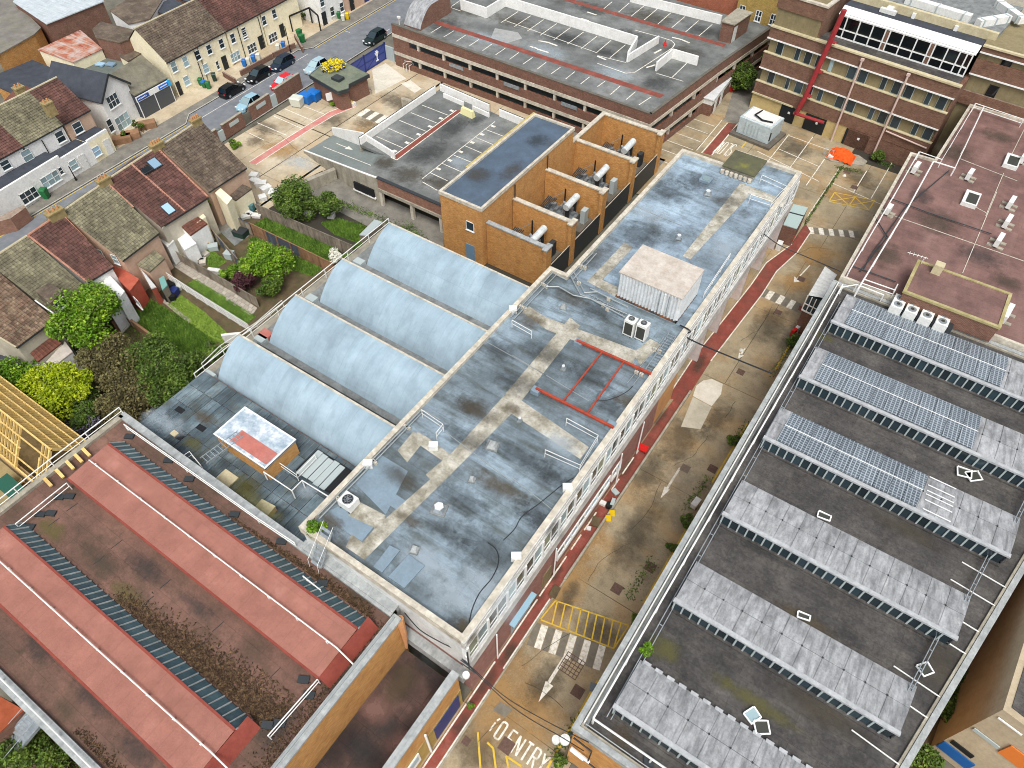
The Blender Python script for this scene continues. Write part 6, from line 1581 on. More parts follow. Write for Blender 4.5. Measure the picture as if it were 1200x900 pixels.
for px,py,z,lab in((460+375/5,390/5,2.9,'first faded sign on the middle brick band of the car park'),(460+697/5,503/5,2.9,'second faded sign on the middle brick band of the car park'),(460+1035/5,620/5,2.9,'third faded sign on the middle brick band of the car park')):
 q=onwall(px,py,CA,CB);tag(MB().prism([(q.x-1.3,q.y-.08),(q.x+1.3,q.y-.14),(q.x+1.3,q.y-.02),(q.x-1.3,q.y+.03)],q.z-.25,q.z+.25).build('wall_sign',M['steel']),lab,'sign')
ws=thing('white_store','small white roofed brick store against the right side of the car park','store',(-30.7,98,0))
MB().prism([(-31.6,94.9),(-29.7,94.9),(-30.2,102.6),(-32.2,102.4)],0,1.7).build('brick_base',M['redbrick'],ws)
MB().prism([(-31.6,94.85),(-29.65,94.85),(-30.15,102.6),(-32.2,102.4)],1.7,2.5).build('upper_wall',M['unit_white'],ws)
MB().prism([(-31.8,94.7),(-29.5,94.7),(-30.0,102.8),(-32.4,102.6)],2.5,2.6).build('store_roof',M['container'],ws)
for y in(96.5,99.0):door(ws,(-29.62-(y-94.9)*.065,y,.05),(-.065,1),(1,.065),1.0,2.2,M['unit_white'])
p=at(884,105/1,.3);p=at(853,105,.3)
t=thing('red_gate_stack','bright red plastic barriers piled beside the white store','barriers',(p.x,p.y,0))
for k in range(3):MB().box((p.x+.25*k,p.y+.4*k,0),(1.3,.25,.9),.5+.3*k).build('barrier_panel',M['red_plastic'],t)
t=thing('pale_generator','pale grey container generator on a concrete plinth in front of the far building','generator',(-22,94,0))
gx,gy=-22.1,94.2
MB().box((gx,gy,.0),(6.2,5.0,.35),-.12).build('plinth',M['concrete_dk'],t)
MB().box((gx,gy,.4),(4.8,3.7,2.3),-.12).build('casing',mat('pale_blue_grey_casing',[(.3,'#a3b1b5'),(.7,'#bfcccf')],scale=1.5,rough=.5),t)
MB().box((gx,gy,2.7),(4.2,3.1,.15),-.12).build('casing_roof',M['unit_white'],t)
MB().tube([(gx-.6,gy+1.5,2.8),(gx-.9,gy-.6,3.1),(gx+.4,gy-1.3,3.05),(gx+1.8,gy-.9,2.95)],.12,7).build('hose',M['black'],t)
MB().box((gx+1.9,gy-1.9-.12,.9),(.9,.06,1.2),-.12).build('louvre',M['dark_metal'],t)
mb=MB()
for k in range(5):mb.box((gx-1.5+.5*k,gy-1.87+.0-.06*(k-2)+.0,.8),(.06,.06,1.5),-.12)
mb.build('panel_ribs',M['gframe'],t)
# FAR BRICK BUILDING (banded facade)
fb=thing('far_banded_building','tall brown brick building with beige window bands at the top right','building',(-25.9,100.35,0),-math.atan2(.112,.9937),local=True)
FL=24.9
def fbx(x0,x1,y0,y1,z0,z1,name,m,par=None):
 return MB().prism([(x0,y0),(x1,y0),(x1,y1),(x0,y1)],z0,z1).build(name,m,par or fb,local=True)
fbrick=brick('far_brown_brick','#6e4a3a','#85604a','#85766a',dirt='#4d392e',dirt_amt=.6,rot=.112)
fbx(.3,FL-.3,.4,14,0,11.3,'core_wall',M['beige_panel'])
for z0,z1 in((2.5,4.2),(6.25,8.3),(10.35,11.75)):
 fbx(0,FL,0,.5,z0,z1,'brick_band',fbrick)
 fbx(FL-.5,FL,.5,14,z0,z1,'brick_band',fbrick)
for z in(6.1,10.2):fbx(-.05,FL,-.12,.3,z,z+.15,'white_sill',M['frame'])
for z in(4.2,8.3):fbx(-.05,FL+.02,-.06,.4,z,z+.12,'ledge',M['cream_cop'])
fbx(0,FL+.1,-.15,.5,11.75,11.95,'cream_coping',M['cream_cop'])
fbx(-.1,6.3,-.15,.3,2.4,2.6,'cream_coping',M['cream_cop'])
fbx(0,FL,.15,.4,0,2.45,'ground_wall',mat('cream_ground_wall',[(.3,'#b5a06c'),(.7,'#cdb985')],scale=.8))
fbx(14.6,FL,.02,.2,0,2.45,'ground_brick',fbrick)
fbx(FL-.25,FL+.02,.5,14,0,11.7,'side_wall',fbrick)
fa_,fb_=Vector((-25.9,100.35)),Vector((-25.9,100.35))+Vector((.9937,-.112))*FL
def floc(px,py):
 q=onwall(px,py,fa_,fb_);return(Vector((q.x,q.y))-fa_).length*(1 if q.x>fa_.x else-1),q.z
def fwin(px,py,w_,zc,h_,gm):
 x,_=floc(px,py)
 fbx(x-w_/2,x+w_/2,.28,.38,zc-h_/2,zc+h_/2,'window_frame',M['gframe'])
 f=bpy.data.objects[-1]if False else None
for px,py,w_,gm in((912,60,1.0,0),(932.5,67.5,.7,0),(945,71,1.0,0),(958,76.5,1.0,0),(971.5,81,.5,1),(996,88.5,1.1,0),(1009,93,1.1,0),(1033,102,.7,0),(1048,107,1.0,0),(1063,111,1.1,0),(1085,120,.7,0),(1101,124.5,1.1,0)):
 x,_=floc(px,py);o=fbx(x-w_/2,x+w_/2,.26,.42,8.45,10.2,'window',M['gframe'])
 MB().prism([(x-w_/2+.07,.2),(x+w_/2-.07,.2),(x+w_/2-.07,.27),(x-w_/2+.07,.27)],8.55,10.1).build('pane',M['glass']if not gm else M['glass_lt'],o,local=True)
for px,py,w_ in((902,93.5,1.0),(921,101,.6),(934,106,1.1),(946,110,1.0),(959,115,.7),(982,122.5,1.1),(995,127.5,1.1),(1019,136,.7),(1032,141,1.1),(1047,147.5,1.1),(1070,155,.7),(1085,160,1.1)):
 x,_=floc(px,py);o=fbx(x-w_/2,x+w_/2,.26,.42,4.35,6.1,'window',M['gframe'])
 MB().prism([(x-w_/2+.07,.2),(x+w_/2-.07,.2),(x+w_/2-.07,.27),(x-w_/2+.07,.27)],4.45,6.0).build('pane',M['glass'],o,local=True)
for px,py,w_ in((921,137,2.2),(953,148,3.0),(1001,167,3.3)):
 x,_=floc(px,py);d=fbx(x-w_/2,x+w_/2,.02,.14,.05,2.3,'garage_door',M['black_door'])
 MB().box((x+w_*.1,0,1.3),(.3,.05,.3)).build('notice',M['frame'],d,local=True)
for(px,py)in((1007.5,75),(1061,92)):
 x,_=floc(px,py+5);MB().tube([(x,-.25,11.3),(x,-.25,0)],.13,8).build('drain_pipe',M['pink_pipe'],fb,local=True)
 MB().box((x,-.25,11.3),(.4,.3,.3)).build('pipe_hopper',M['pink_pipe'],fb,local=True)
x0_,_=floc(1037,157);x1_,_=floc(1086,174)
MB().tube([(x0_,-.2,3.9),(x1_,-.2,3.6)],.1,6).build('branch_pipe',M['pink_pipe'],fb,local=True)
xr_,_=floc(930,134);x2_,_=floc(972,5)
MB().tube([(xr_+.6,-.9,2.4),(xr_+1.0,-.9,4.5),(xr_+2.2,-.9,16.6)],.33,10).build('red_duct',M['red_pipe'],fb,local=True)
MB().tube([(xr_+.2,-.9,2.2),(xr_+4.6,-.7,2.3)],.22,8).build('red_duct_branch',M['red_pipe'],fb,local=True)
for z in(5,8.5,12.5):MB().box((xr_+1.25+(z-5)*.1,-.7,z),(1.0,.7,.12)).build('duct_bracket',M['red_pipe'],fb,local=True)
fbx(.2,6.3,.2,14,11.7,15.4,'wing_wall',M['beige_panel'])
fbx(0,6.5,0,.4,11.9,12.0,'cream_coping',M['cream_cop'])
fbx(0,6.5,0,.4,14.2,15.9,'brick_band',fbrick);fbx(6.1,6.5,.4,14,11.7,15.9,'brick_band',fbrick)
rg=MB();ring(rg,[(-.1,-.1),(6.7,-.1),(6.7,14),(-.1,14)],.5,15.85,16.1);rg.build('wing_coping',M['coping'],fb,local=True)
GX0,GX1,GY=7.6,24.3,2.6
fbx(6.5,FL-.4,.4,GY+.5,11.75,11.85,'terrace',M['felt_dark'])
fbx(GX0,GX1,GY+.1,11,11.8,14.75,'glazed_storey_core',M['glass_blk'])
for z0,z1 in((11.85,12.0),(12.85,12.98),(14.45,14.6)):fbx(GX0,GX1,GY-.05,GY+.12,z0,z1,'glazing_rail',M['frame'])
gxs=[GX0+.1,GX0+1.3];
secs=[(GX0+.1,[0,1.35,3.05,4.75,6.4]),(GX0+7.2,[0,1.65,3.3,4.95,6.5]),(GX0+14.3-.1,[])]
W_=GX1-GX0
pos=[0,.06,.165,.27,.365,.395,.495,.595,.69,.785-.1*0,]
mull_pos=[0.003,.065,.165,.268,.365,.398,.498,.598,.697,.713,.81,.905,.955,.997]
mull_pos=[0.003,.062,.165,.268,.365,.40,.50,.60,.70,.735,.825,.91,.96,.997]
for t_ in mull_pos:fbx(GX0+W_*t_-.07,GX0+W_*t_+.07,GY-.08,GY+.11,11.85,14.6,'mullion',M['frame'])
for t0,t1 in((.372,.395),(.706,.73)):fbx(GX0+W_*t0,GX0+W_*t1,GY-.02,GY+.1,11.85,14.6,'brick_strip',fbrick)
for t0,t1 in zip(mull_pos,mull_pos[1:]):
 if t1-t0<.045:continue
 for z0,z1 in((12.02,12.83),(13.0,14.43)):
  fbx(GX0+W_*t0+.09,GX0+W_*t1-.09,GY+.02,GY+.08,z0,z1,'pane',M['glass_blk'])
mb=MB();mb.add([(GX0-.2,GY-.1,14.6),(GX1+.2,GY-.1,14.6),(GX1+.2,GY+1.1,15.35),(GX0-.2,GY+1.1,15.35)],[(0,1,2,3)]);mb.build('white_fascia_slope',M['white_panel'],fb,local=True)
fbx(GX0-.2,GX1+.2,GY+1.1,11,14.7,15.36,'upper_roof',M['slate'])
fbx(GX0-.2,GX1+1.0,5.6,6.1,15.3,16.3,'cream_coping',M['cream_cop'])
fbx(GX0-.2,GX1+1.0,6.1,16,11,16.0,'rear_roof',M['valley'])
for x in(GX0+7.9,GX0+13.1):
 MB().box((x,5.4,15.4),(.4,.3,.6)).build('outlet',M['frame'],fb,local=True)
wv=thing('white_roof_cradle','white I shaped cradle on the dark roof of the far building','cradle',(-10.8,104.5,15.4),-.11,local=True)
p=at(1045,10,15.6);wv.location=(p.x,p.y,15.4)
MB().box((0,0,0),(.8,2.2,.6)).build('web',M['unit_white'],wv,local=True)
for y in(-1.2,1.0):MB().box((0,y,0),(2.0,.5,.5)).build('foot',M['unit_white'],wv,local=True)
for px,py,rz,sx,sy,lab in((1100,8,-.15,8,1.0,'long white duct along the top edge beyond the far building'),(1165,22,.9,4.5,.9,'white zigzag duct at the top right beyond the far building'),(1185,12,-.8,5,.9,'second white zigzag duct at the top right corner')):
 p=at(px,py,16.6)
 t=thing('roof_duct',lab,'duct',(p.x,p.y,16.0),rz,'white ducts on the far roofs',local=True)
 MB().box((0,0,0),(sx,sy,.8)).build('duct_body',M['unit_white'],t,local=True)
 for s_ in(-.4,0,.4):MB().box((sx*s_,0,-.1),(.15,sy+.2,.95)).build('duct_flange',M['gframe'],t,local=True)
rw=thing('far_right_wing','brown brick wing with beige panels behind the pink flat roof','building',(12,103,0))
MB().prism([(-1.0,101.2),(34,98.5),(34,112),(-1,112)],0,15.5).build('wall',M['beige_panel'],rw)
a_=Vector((-1.0,101.15));b_=Vector((34,98.45));d_=(b_-a_).normalized();n_=Vector((d_.y,-d_.x))
def rband(z0,z1,o,name,m):
 MB().prism([tuple(a_),tuple(b_),tuple(b_+n_*o),tuple(a_+n_*o)],z0,z1).build(name,m,rw)
rband(8.6,10.2,.3,'brick_band',fbrick);rband(12.3,14.0,.3,'brick_band',fbrick);rband(14.9,15.6,.3,'brick_band',fbrick)
rband(12.15,12.3,.4,'white_sill',M['frame']);rband(15.5,15.7,.45,'cream_coping',M['cream_cop']);rband(14.75,14.9,.4,'white_sill',M['frame'])
for px,py,z in((1162,108,11.2),(1182,70,14.2)):
 q=onwall(px,py,a_,b_);q2=Vector((q.x,q.y))+n_*.02
 MB().box((q2.x,q2.y,q.z-.8),(1.1,.2,1.6),-.08).build('window',M['glass_blk'],rw)
fr2=thing('far_rear_roofs','gravelled flat roofs beyond the far building','building',(0,118,0))
MB().prism([(-14,112),(40,112),(40,140),(-14,140)],0,14.5).build('rear_block',M['concrete'],fr2)
yb=thing('yellow_brick_house','yellow stock brick house with white sash windows behind the car park','house',(-28,115,0))
MB().prism([(-35.5,114.5),(-24.6,113.2),(-24.0,128),(-34,129)],0,12).build('wall',M['yellow_brick'],yb)
for px,py in((700+1018/6,75/6),(700+1132/6,112/6),(889,19),(906,23)):
 q=onwall(px,py,(-35.5,114.45),(-24.6,113.15));
 if q.z<11:win(yb,(q.x,q.y-.03,q.z),(1,-.12),(-.12,-1),1.0,1.6,2,2)
MB().prism([(-36,113.8),(-24,112.4),(-23.6,113.3),(-35.6,114.6)],4.2,4.5).build('string_course',M['coping'],yb)
rb_=thing('red_brick_rear_block','orange red brick building behind the white parapet of the car park','building',(-50,120,0))
MB().prism([(-58,117),(-35.6,115.6),(-35.6,128),(-58,128)],0,9).build('wall',brick('bright_red_brick','#a3533a','#b9694a','#98806c',dirt='#7a4736',dirt_amt=.4),rb_)
MB().prism([(-57.8,117.2),(-35.8,115.8),(-35.8,128),(-57.8,128)],9,9.2).build('roof',M['slate'],rb_)
# BEIGE BUILDING, lower right corner
bg_=thing('beige_corner_building','smooth beige rendered building with a blue sign at the lower right corner','building',(24,33,0))
c0=at(1090,876,0);H_=9.6
dirn=Vector((.06,1)).normalized()
pa=Vector((c0.x,c0.y));pb_=pa+dirn*22;pc=pa+Vector((12.0,-2.2));pd=pb_+Vector((12,-2.2))
beige=mat('beige_smooth_render',[(.3,'#a99a80'),(.7,'#bfb096')],scale=.3,stain='#8d8068',stain_amt=.4,streak=('#93866c',(1.5,1.5,.2),.3))
MB().prism([tuple(pa),tuple(pc),tuple(pd),tuple(pb_)],0,H_).build('wall',beige,bg_)
MB().prism([tuple(pa+Vector((.4,.4))),tuple(pc),tuple(pd),tuple(pb_+Vector((.4,0)))],H_,H_+.06).build('gravel_roof',M['felt_dark'],bg_)
dd=(pc-pa).normalized();nn_=Vector((dd.y,-dd.x))
def bwall(px,py):
 q=onwall(px,py,pa,pc);return Vector((q.x,q.y))+nn_*.04,q.z
def plate(px,py,w_,h_,m,name):
 q,z=bwall(px,py);a=q-dd*w_/2;b=q+dd*w_/2
 return MB().prism([tuple(a),tuple(b),tuple(b+nn_*.08),tuple(a+nn_*.08)],z-h_/2,z+h_/2).build(name,m,bg_)
plate(1120,884,2.1,1.2,plain('sign_blue','#155a9e',.5),'blue_sign');plate(1128,877,1.4,.5,M['black'],'sign_header')
plate(1156,864,1.6,.35,M['gframe'],'vent_grille');plate(1184,850,1.4,.12,M['frame'],'white_bracket')
plate(1196,890,1.9,1.6,plain('orange_panel','#d87a33',.5),'orange_panel')
for px,py,sx,sy,m in((520,30,4,3,D_dark),(600,25,5,2,D_oil),(660,45,5,2.4,D_dark),(710,62,2.5,1.5,D_dark),(770,98,3,2,D_dark),(640,60,5,2,D_pale),(570,45,4,2,D_pale),(760,20,5,3,D_oil),(690,10,4,2.5,D_dark),(820,35,3,2,D_dark),(800,60,4,2.5,D_oil),(720,85,4,2,D_pale),(550,12,4,2,D_oil),(738,40,3,2,D_dark)):
 stain(cp,px,py,sx,sy,.1,CZ,m,'deck_stain',hi=False)
for px,py,sx,sy,m in((530,150,1.6,4,D_dark),(500,180,2,4,D_dark),(480,205,3,2,D_oil),(540,190,2,2,D_pale),(560,140,1,2,D_dark),(450,190,2,1.5,D_oil),(515,215,3,1.2,D_oil)):
 stain(dk,px,py,sx,sy,.2,DZ+.001,m,'deck_stain',hi=False)
for px,py,sx,sy,m in((630,165,1.6,2,D_dark),(560,205,2,2,D_oil),(600,200,1.5,3,D_oil)):
 stain(tw,px,py,sx,sy,0,TZ-.25,m,'felt_stain')
# HOUSES
def tile_roof(parent,R0,R1,E1,E0,m,tw=.33,th=.31,name='roof_tiles',lift=.05):
 """real overlapping tiles between ridge R0-R1 and eave E0-E1"""
 R0,R1,E1,E0=[np.array(p,float)for p in(R0,R1,E1,E0)]
 nc=max(2,int(np.linalg.norm(R1-R0)/tw));nr=max(2,int(np.linalg.norm(E0-R0)/th))
 nrm=np.cross(R1-R0,E0-R0);nrm/=np.linalg.norm(nrm)
 if nrm[2]<0:nrm=-nrm
 def P(u,v):return(R0*(1-u)+R1*u)*(1-v)+(E0*(1-u)+E1*u)*v
 xs=[0.02,.60,.74,.97];hs=[0,0,.055,.055]
 v=[];f=[]
 for i in range(nc):
  for j in range(nr):
   b=len(v);jit=rng.uniform(-.008,.012)
   for vv,o in(((j-.06)/nr,.0),((j+1)/nr,lift),((j+1)/nr,-.02)):
    vv=max(0,vv)
    for x,h in zip(xs,hs):
     q=P((i+x)/nc,vv)+nrm*(o+jit+(h if o>=0 else 0)+.02)
     v.append(tuple(q))
   for r_ in range(2):
    for k in range(3):f.append((b+4*r_+k,b+4*r_+k+1,b+4*(r_+1)+k+1,b+4*(r_+1)+k))
 mb=MB();mb.v=v;mb.f=f
 return mb.build(name,m,parent,kind='stuff')
def gable_house(name,label,R0,R1,E0,E1,zr,ze,wall,tiles,verge='ridge_pink',front=None,base_z=0,group=None,cat='house',ridge=True):
 """R0,R1 ridge xy; E0,E1 visible eave xy; the other slope is mirrored"""
 R0,R1,E0,E1=[Vector(p[:2])for p in(R0,R1,E0,E1)]
 F0,F1=R0*2-E0,R1*2-E1
 if front:F0,F1=R0+(R0-E0)*front,R1+(R1-E1)*front
 t=thing(name,label,cat,((R0.x+R1.x)/2,(R0.y+R1.y)/2,0),0,group)
 mb=MB()
 def ins(p,q,r):return p+(q-p).normalized()*.15+(r-p).normalized()*.15
 a,b,c,d=ins(E0,E1,F0),ins(E1,E0,F1),ins(F1,F0,E1),ins(F0,F1,E0)
 r0=R0+(R1-R0).normalized()*.1;r1=R1+(R0-R1).normalized()*.1
 vs=[(a.x,a.y,base_z),(b.x,b.y,base_z),(c.x,c.y,base_z),(d.x,d.y,base_z),(a.x,a.y,ze-.1),(b.x,b.y,ze-.1),(c.x,c.y,ze-.1),(d.x,d.y,ze-.1),(r0.x,r0.y,zr-.12),(r1.x,r1.y,zr-.12)]
 mb.add(vs,[(0,1,5,4),(2,3,7,6),(0,4,8,7,3),(1,2,6,9,5),(4,5,9,8),(6,7,8,9)])
 mb.build('wall',M[wall]if isinstance(wall,str)else wall,t)
 tl=M[tiles]if isinstance(tiles,str)else tiles
 tile_roof(t,(R0.x,R0.y,zr),(R1.x,R1.y,zr),(E1.x,E1.y,ze),(E0.x,E0.y,ze),tl)
 mb=MB();mb.add([(R0.x,R0.y,zr),(R1.x,R1.y,zr),(F1.x,F1.y,ze),(F0.x,F0.y,ze)],[(0,1,2,3)]);mb.build('front_slope',tl,t)
 mb=MB();mb.tube([(R0.x,R0.y,zr+.06),(R1.x,R1.y,zr+.06)],.13,8)
 mb.build('ridge_tiles',M[verge],t)
 gt=MB();gt.beam((E0.x,E0.y,ze-.06),(E1.x,E1.y,ze-.06),.14,.12);gt.build('gutter',M['dark_metal'],t)
 return t
def verge(parent,R_,E_,zr,ze,m='ridge_pink',w_=.2):
 MB().beam((R_[0],R_[1],zr+.08),(E_[0],E_[1],ze+.08),w_,.1).build('verge',M[m],parent)
def chimney(parent,c,sx,sy,z0,z1,pots=4,rz=0):
 ch=MB().box((c[0],c[1],z0),(sx,sy,z1-z0),rz).build('chimney',M['stone_pot'],parent)
 MB().box((c[0],c[1],z1-.12),(sx+.15,sy+.15,.16),rz).build('chimney_cap',M['stone_pot'],ch)
 for k in range(pots):
  y=(k-(pots-1)/2)*(max(sx,sy)/pots)*.85
  o=(y,0)if sx>sy else(0,y)
  cs,sn=math.cos(rz),math.sin(rz)
  MB().cyl((c[0]+o[0]*cs-o[1]*sn,c[1]+o[0]*sn+o[1]*cs,z1+.03),.13,.38,9,.1).build('chimney_pot',M['terracotta'],ch)
 return ch
ZE,ZG=5.0,9.0
h1=gable_house('terraced_house','terraced house with a dark brown tiled roof at the far end of the rear row',(-74.4,37.6),(-75.1,44.1),(-68.45,38.0),(-68.5,43.9),ZG,ZE,'render_peach','tile_brown','ridge_grey',1.0,group='rear terrace of tiled houses')
chimney(h1,(-74.9,43.4),.6,1.3,8.4,9.6,4)
chimney(h1,(-74.5,37.4),.7,1.5,8.3,9.6,4)
h2=gable_house('terraced_house','terraced house with a dark red roof and one open rooflight beside a closed one',(-73.85,30.0),(-74.6,37.3),(-67.7,30.6),(-67.7,37.3),ZG,ZE,'render_grey','tile_red','ridge_grey',1.0,group='rear terrace of tiled houses')
verge(h2,(-74.2,33.6),(-67.75,34.0),ZG,ZE);verge(h2,(-74.6,37.3),(-67.7,37.3),ZG,ZE,'ridge_pink')
h3=gable_house('terraced_house','terraced house with a broad mossy grey roof in the middle of the rear row',(-72.9,23.9),(-73.7,29.9),(-66.5,24.7),(-67.1,29.9),ZG,ZE,'render_peach','tile_moss','ridge_grey',1.0,group='rear terrace of tiled houses')
verge(h3,(-73.7,29.9),(-70.4,30.0),ZG,6.9)
chimney(h3,(-73.6,29.7),.7,1.4,8.3,9.6,3)
h4=gable_house('terraced_house','narrow terraced house with a dark red tiled roof between two mossy grey roofs',(-72.3,19.8),(-72.8,23.8),(-66.6,20.6),(-66.5,23.6),ZG,ZE,'render_white','tile_red','ridge_pink',1.0,group='rear terrace of tiled houses')
verge(h4,(-72.8,23.8),(-69.8,23.7),ZG,6.9);verge(h4,(-72.3,19.8),(-66.7,20.6),ZG,ZE)
chimney(h4,(-72.7,23.3),.8,1.7,8.2,9.7,3)
h5=gable_house('terraced_house','terraced house with a pale mossy tiled roof behind the large green tree',(-71.9,15.2),(-72.3,19.7),(-65.6,15.9),(-65.9,20.0),ZG,ZE,'render_grey','tile_moss','ridge_grey',1.0,group='rear terrace of tiled houses')
chimney(h5,(-72.3,15.4),.7,1.3,8.3,9.5,2)
h6=gable_house('terraced_house','end house with a mottled rust brown roof and a boxed dormer',(-71.2,9.6),(-71.9,15.2),(-64.3,11.2),(-64.7,15.5),ZG,ZE,'render_grey','tile_rust','ridge_grey',1.0,group='rear terrace of tiled houses')
verge(h6,(-71.2,9.6),(-64.3,11.2),ZG,ZE,'ridge_grey',.16)
dr=MB();a=at(55,345,7)
dm=thing('dormer_window_box','tile hung dormer with a small white window on the left end roof','dormer',(a.x,a.y,6))
q=[at(40,339,7.3),at(57,329,7.3),at(75,343,6.9),at(60,357,6.9)]
MB().prism([(p.x,p.y)for p in q],5.4,7.1).build('dormer_cheek',M['tile_brown'],dm)
win(dm,((q[2].x+q[3].x)/2+.05,(q[2].y+q[3].y)/2,6.3),(q[2].x-q[3].x,q[2].y-q[3].y),(1,-.3),1.3,.95,2,1)
MB().beam(at(41,352,6.2),at(65,369,5.3),.12,.1).build('dormer_gutter',M['frame'],dm)
def skylight(parent,px,py,R_,E_,w_=.9,l_=1.2,gm='glass_blue',up=0.0):
 for z in np.arange(5,9.2,.05):
  p=at(px,py,z)
  zz=ZE+(E_-p.x)/(E_-R_)*(ZG-ZE)
  if z>=zz:break
 sl=math.atan2(ZG-ZE,abs(E_-R_))
 t=MB().box((0,0,-.02),(l_,w_,.16)).build('rooflight',M['dark_metal'],parent,local=True)
 g=MB().box((0,0,.14),(l_-.2,w_-.2,.02)).build('pane',M[gm],t,local=True)
 t.location=Vector((p.x,p.y,z))-Vector(parent['_w']);t.rotation_euler.y=sl+up
 return t
skylight(h2,181,192,-74.4,-67.7,1.2,1.3,'glass_blue');skylight(h2,171,199,-74.4,-67.7,1.3,1.2,'glass_blk',-.35);skylight(h2,197,245,-74.2,-67.7,1.1,1.4,'glass_blue')
def block(name,label,cat,pts,z,wall,roof,z0=0,ov=.12,zl=None,group=None,rname='roof',tiles=False):
 """pts: px outline of the roof (z or a height per corner)"""
 zz=list(z)if isinstance(z,(list,tuple))else[z]*len(pts)
 q=[at(*p,a)for p,a in zip(pts,zz)]
 cx=sum(p.x for p in q)/len(q);cy=sum(p.y for p in q)/len(q)
 t=thing(name,label,cat,(cx,cy,0),0,group)
 qi=[(cx+(p.x-cx)*.97,cy+(p.y-cy)*.97)for p in q]
 MB().prism(qi,z0,[a-.12 for a in zz]).build('wall',M[wall]if isinstance(wall,str)else wall,t)
 mb=MB();top=[(p.x,p.y,a)for p,a in zip(q,zz)];bot=[(p.x,p.y,a-.13)for p,a in zip(q,zz)]
 n=len(q);mb.add(top+bot,[tuple(range(n)),tuple(range(2*n-1,n-1,-1))]+[(i,n+i,n+(i+1)%n,(i+1)%n)for i in range(n)])
 mb.build(rname,M[roof]if isinstance(roof,str)else roof,t)
 if tiles:tile_roof(t,top[0],top[1],top[2],top[3],M[roof])
 return t,q
ex,q=block('rear_extension','mossy tiled lean-to with peach walls behind the middle house','extension',[(160,310),(181,293),(193,303),(175,319)],[3.7,3.7,2.9,2.9],'render_peach','tile_moss',tiles=True)
ex,q=block('rear_extension','salmon red rear extension with white windows and a flat roof','extension',[(126,315),(135,309),(163,327),(152,341)],3.3,'render_pink','render_pink')
A2,B2=(q[0].x,q[0].y),(q[3].x,q[3].y)
for px,py in((130,324),(149,331)):
 w0=onwall(px,py,A2,B2)
 dvec=Vector((B2[0]-A2[0],B2[1]-A2[1])).normalized()
 win(ex,(w0.x,w0.y-.03,max(1.6,min(2.4,w0.z))),dvec,(dvec.y,-dvec.x),1.3,1.1,2,1,gm='glass')
block('rear_extension','white and red sloped porch beside the salmon extension','extension',[(164,314),(172,322),(183,336),(177,338)],[3.2,2.6,2.2,2.6],'render_pink','render_white')
ex,q=block('rear_outrigger','white walled rear wing against the narrow red roofed house','extension',[(117,333),(128,322),(146,341),(138,352)],4.2,'render_white','render_white')
ex,q=block('rear_outrigger','low white block with a grey top below the white rear wing','extension',[(123,346),(134,336),(147,356),(131,371)],2.6,'render_white','render_white')
block('rear_extension','small mossy grey lean-to roof touching the large green tree','extension',[(121,340),(130,334),(139,346),(130,353)],[3.4,3.4,3.0,3.0],'render_white','tile_moss')
ex,q=block('rear_outrigger','grey rendered two storey wing with a white bay behind the red roof house','extension',[(165,250),(172,245),(196,261),(190,268)],5.0,'render_grey','render_grey')
A3,B3=(q[0].x,q[0].y),(q[3].x,q[3].y);w0=onwall(173,256,A3,B3);dv=Vector((B3[0]-A3[0],B3[1]-A3[1])).normalized()
win(ex,(w0.x,w0.y-.04,3.6),dv,(dv.y,-dv.x),1.3,1.4,1,2,gm='glass_lt')
ex,q=block('rear_extension','white lean-to with a glazed door below the grey rendered wing','extension',[(175,270),(186,266),(204,282),(196,289)],2.8,'render_white','render_white')
ex,q=block('rear_extension','white extension with a dark red tiled roof behind the rooflight house','extension',[(212,265),(232,254),(243,262),(223,276)],[3.6,3.6,3.0,3.0],'render_white','tile_orange',tiles=True)
block('rear_extension','plain white flat block below the small red tiled roof','extension',[(205,276),(213,268),(230,285),(216,293)],2.5,'render_white','render_white')
block('rear_extension','cream rendered gabled piece beside the small red tiled roof','extension',[(222,252),(233,245),(241,254),(231,261)],3.4,'render_cream','render_cream')
ex,q=block('rear_outrigger','cream rendered tall wing behind the dark brown roofed house','extension',[(252,226),(258,220),(272,232),(266,240)],4.6,'render_cream','render_cream')
block('rear_extension','dark brown lean-to porch behind the dark brown roofed house','extension',[(268,230),(284,216),(295,221),(276,235)],[3.3,3.3,2.6,2.6],'render_cream','tile_brown',tiles=True)
ex,q=block('rear_extension','dark red lean-to roof on a pale wall at the left end house','extension',[(35,414),(60,394),(72,402),(44,424)],[3.5,3.5,2.8,2.8],'render_grey','tile_orange',tiles=True)
ex,q=block('rear_extension','pale flat roofed outbuilding below the left end house','outbuilding',[(54,424),(76,400),(85,412),(62,430)],2.5,'render_white',mat('pale_flat_roof',[(.3,'#b5ada2'),(.7,'#d0c9bf')],scale=1))
block('rear_extension','small white lean-to at the foot of the dark red lean-to','outbuilding',[(37,428),(48,420),(55,429),(43,436)],2.2,'render_white','render_white')
block('low_roof','dark grey low roof at the left edge beneath the end house','outbuilding',[(-4,408),(26,412),(42,420),(28,436),(-4,432)],2.2,'render_grey','slate')
for px,py,par,X_ in((118.5,297,h3,None),(135.7,303.5,h3,None)):
 w0=onwall(px,py,(-72.9,24.0),(-66.5,24.85));win(par,(w0.x,w0.y-.05,w0.z),(1,.13),(.13,-1),.9,1.2,1,2,gm='glass_lt')
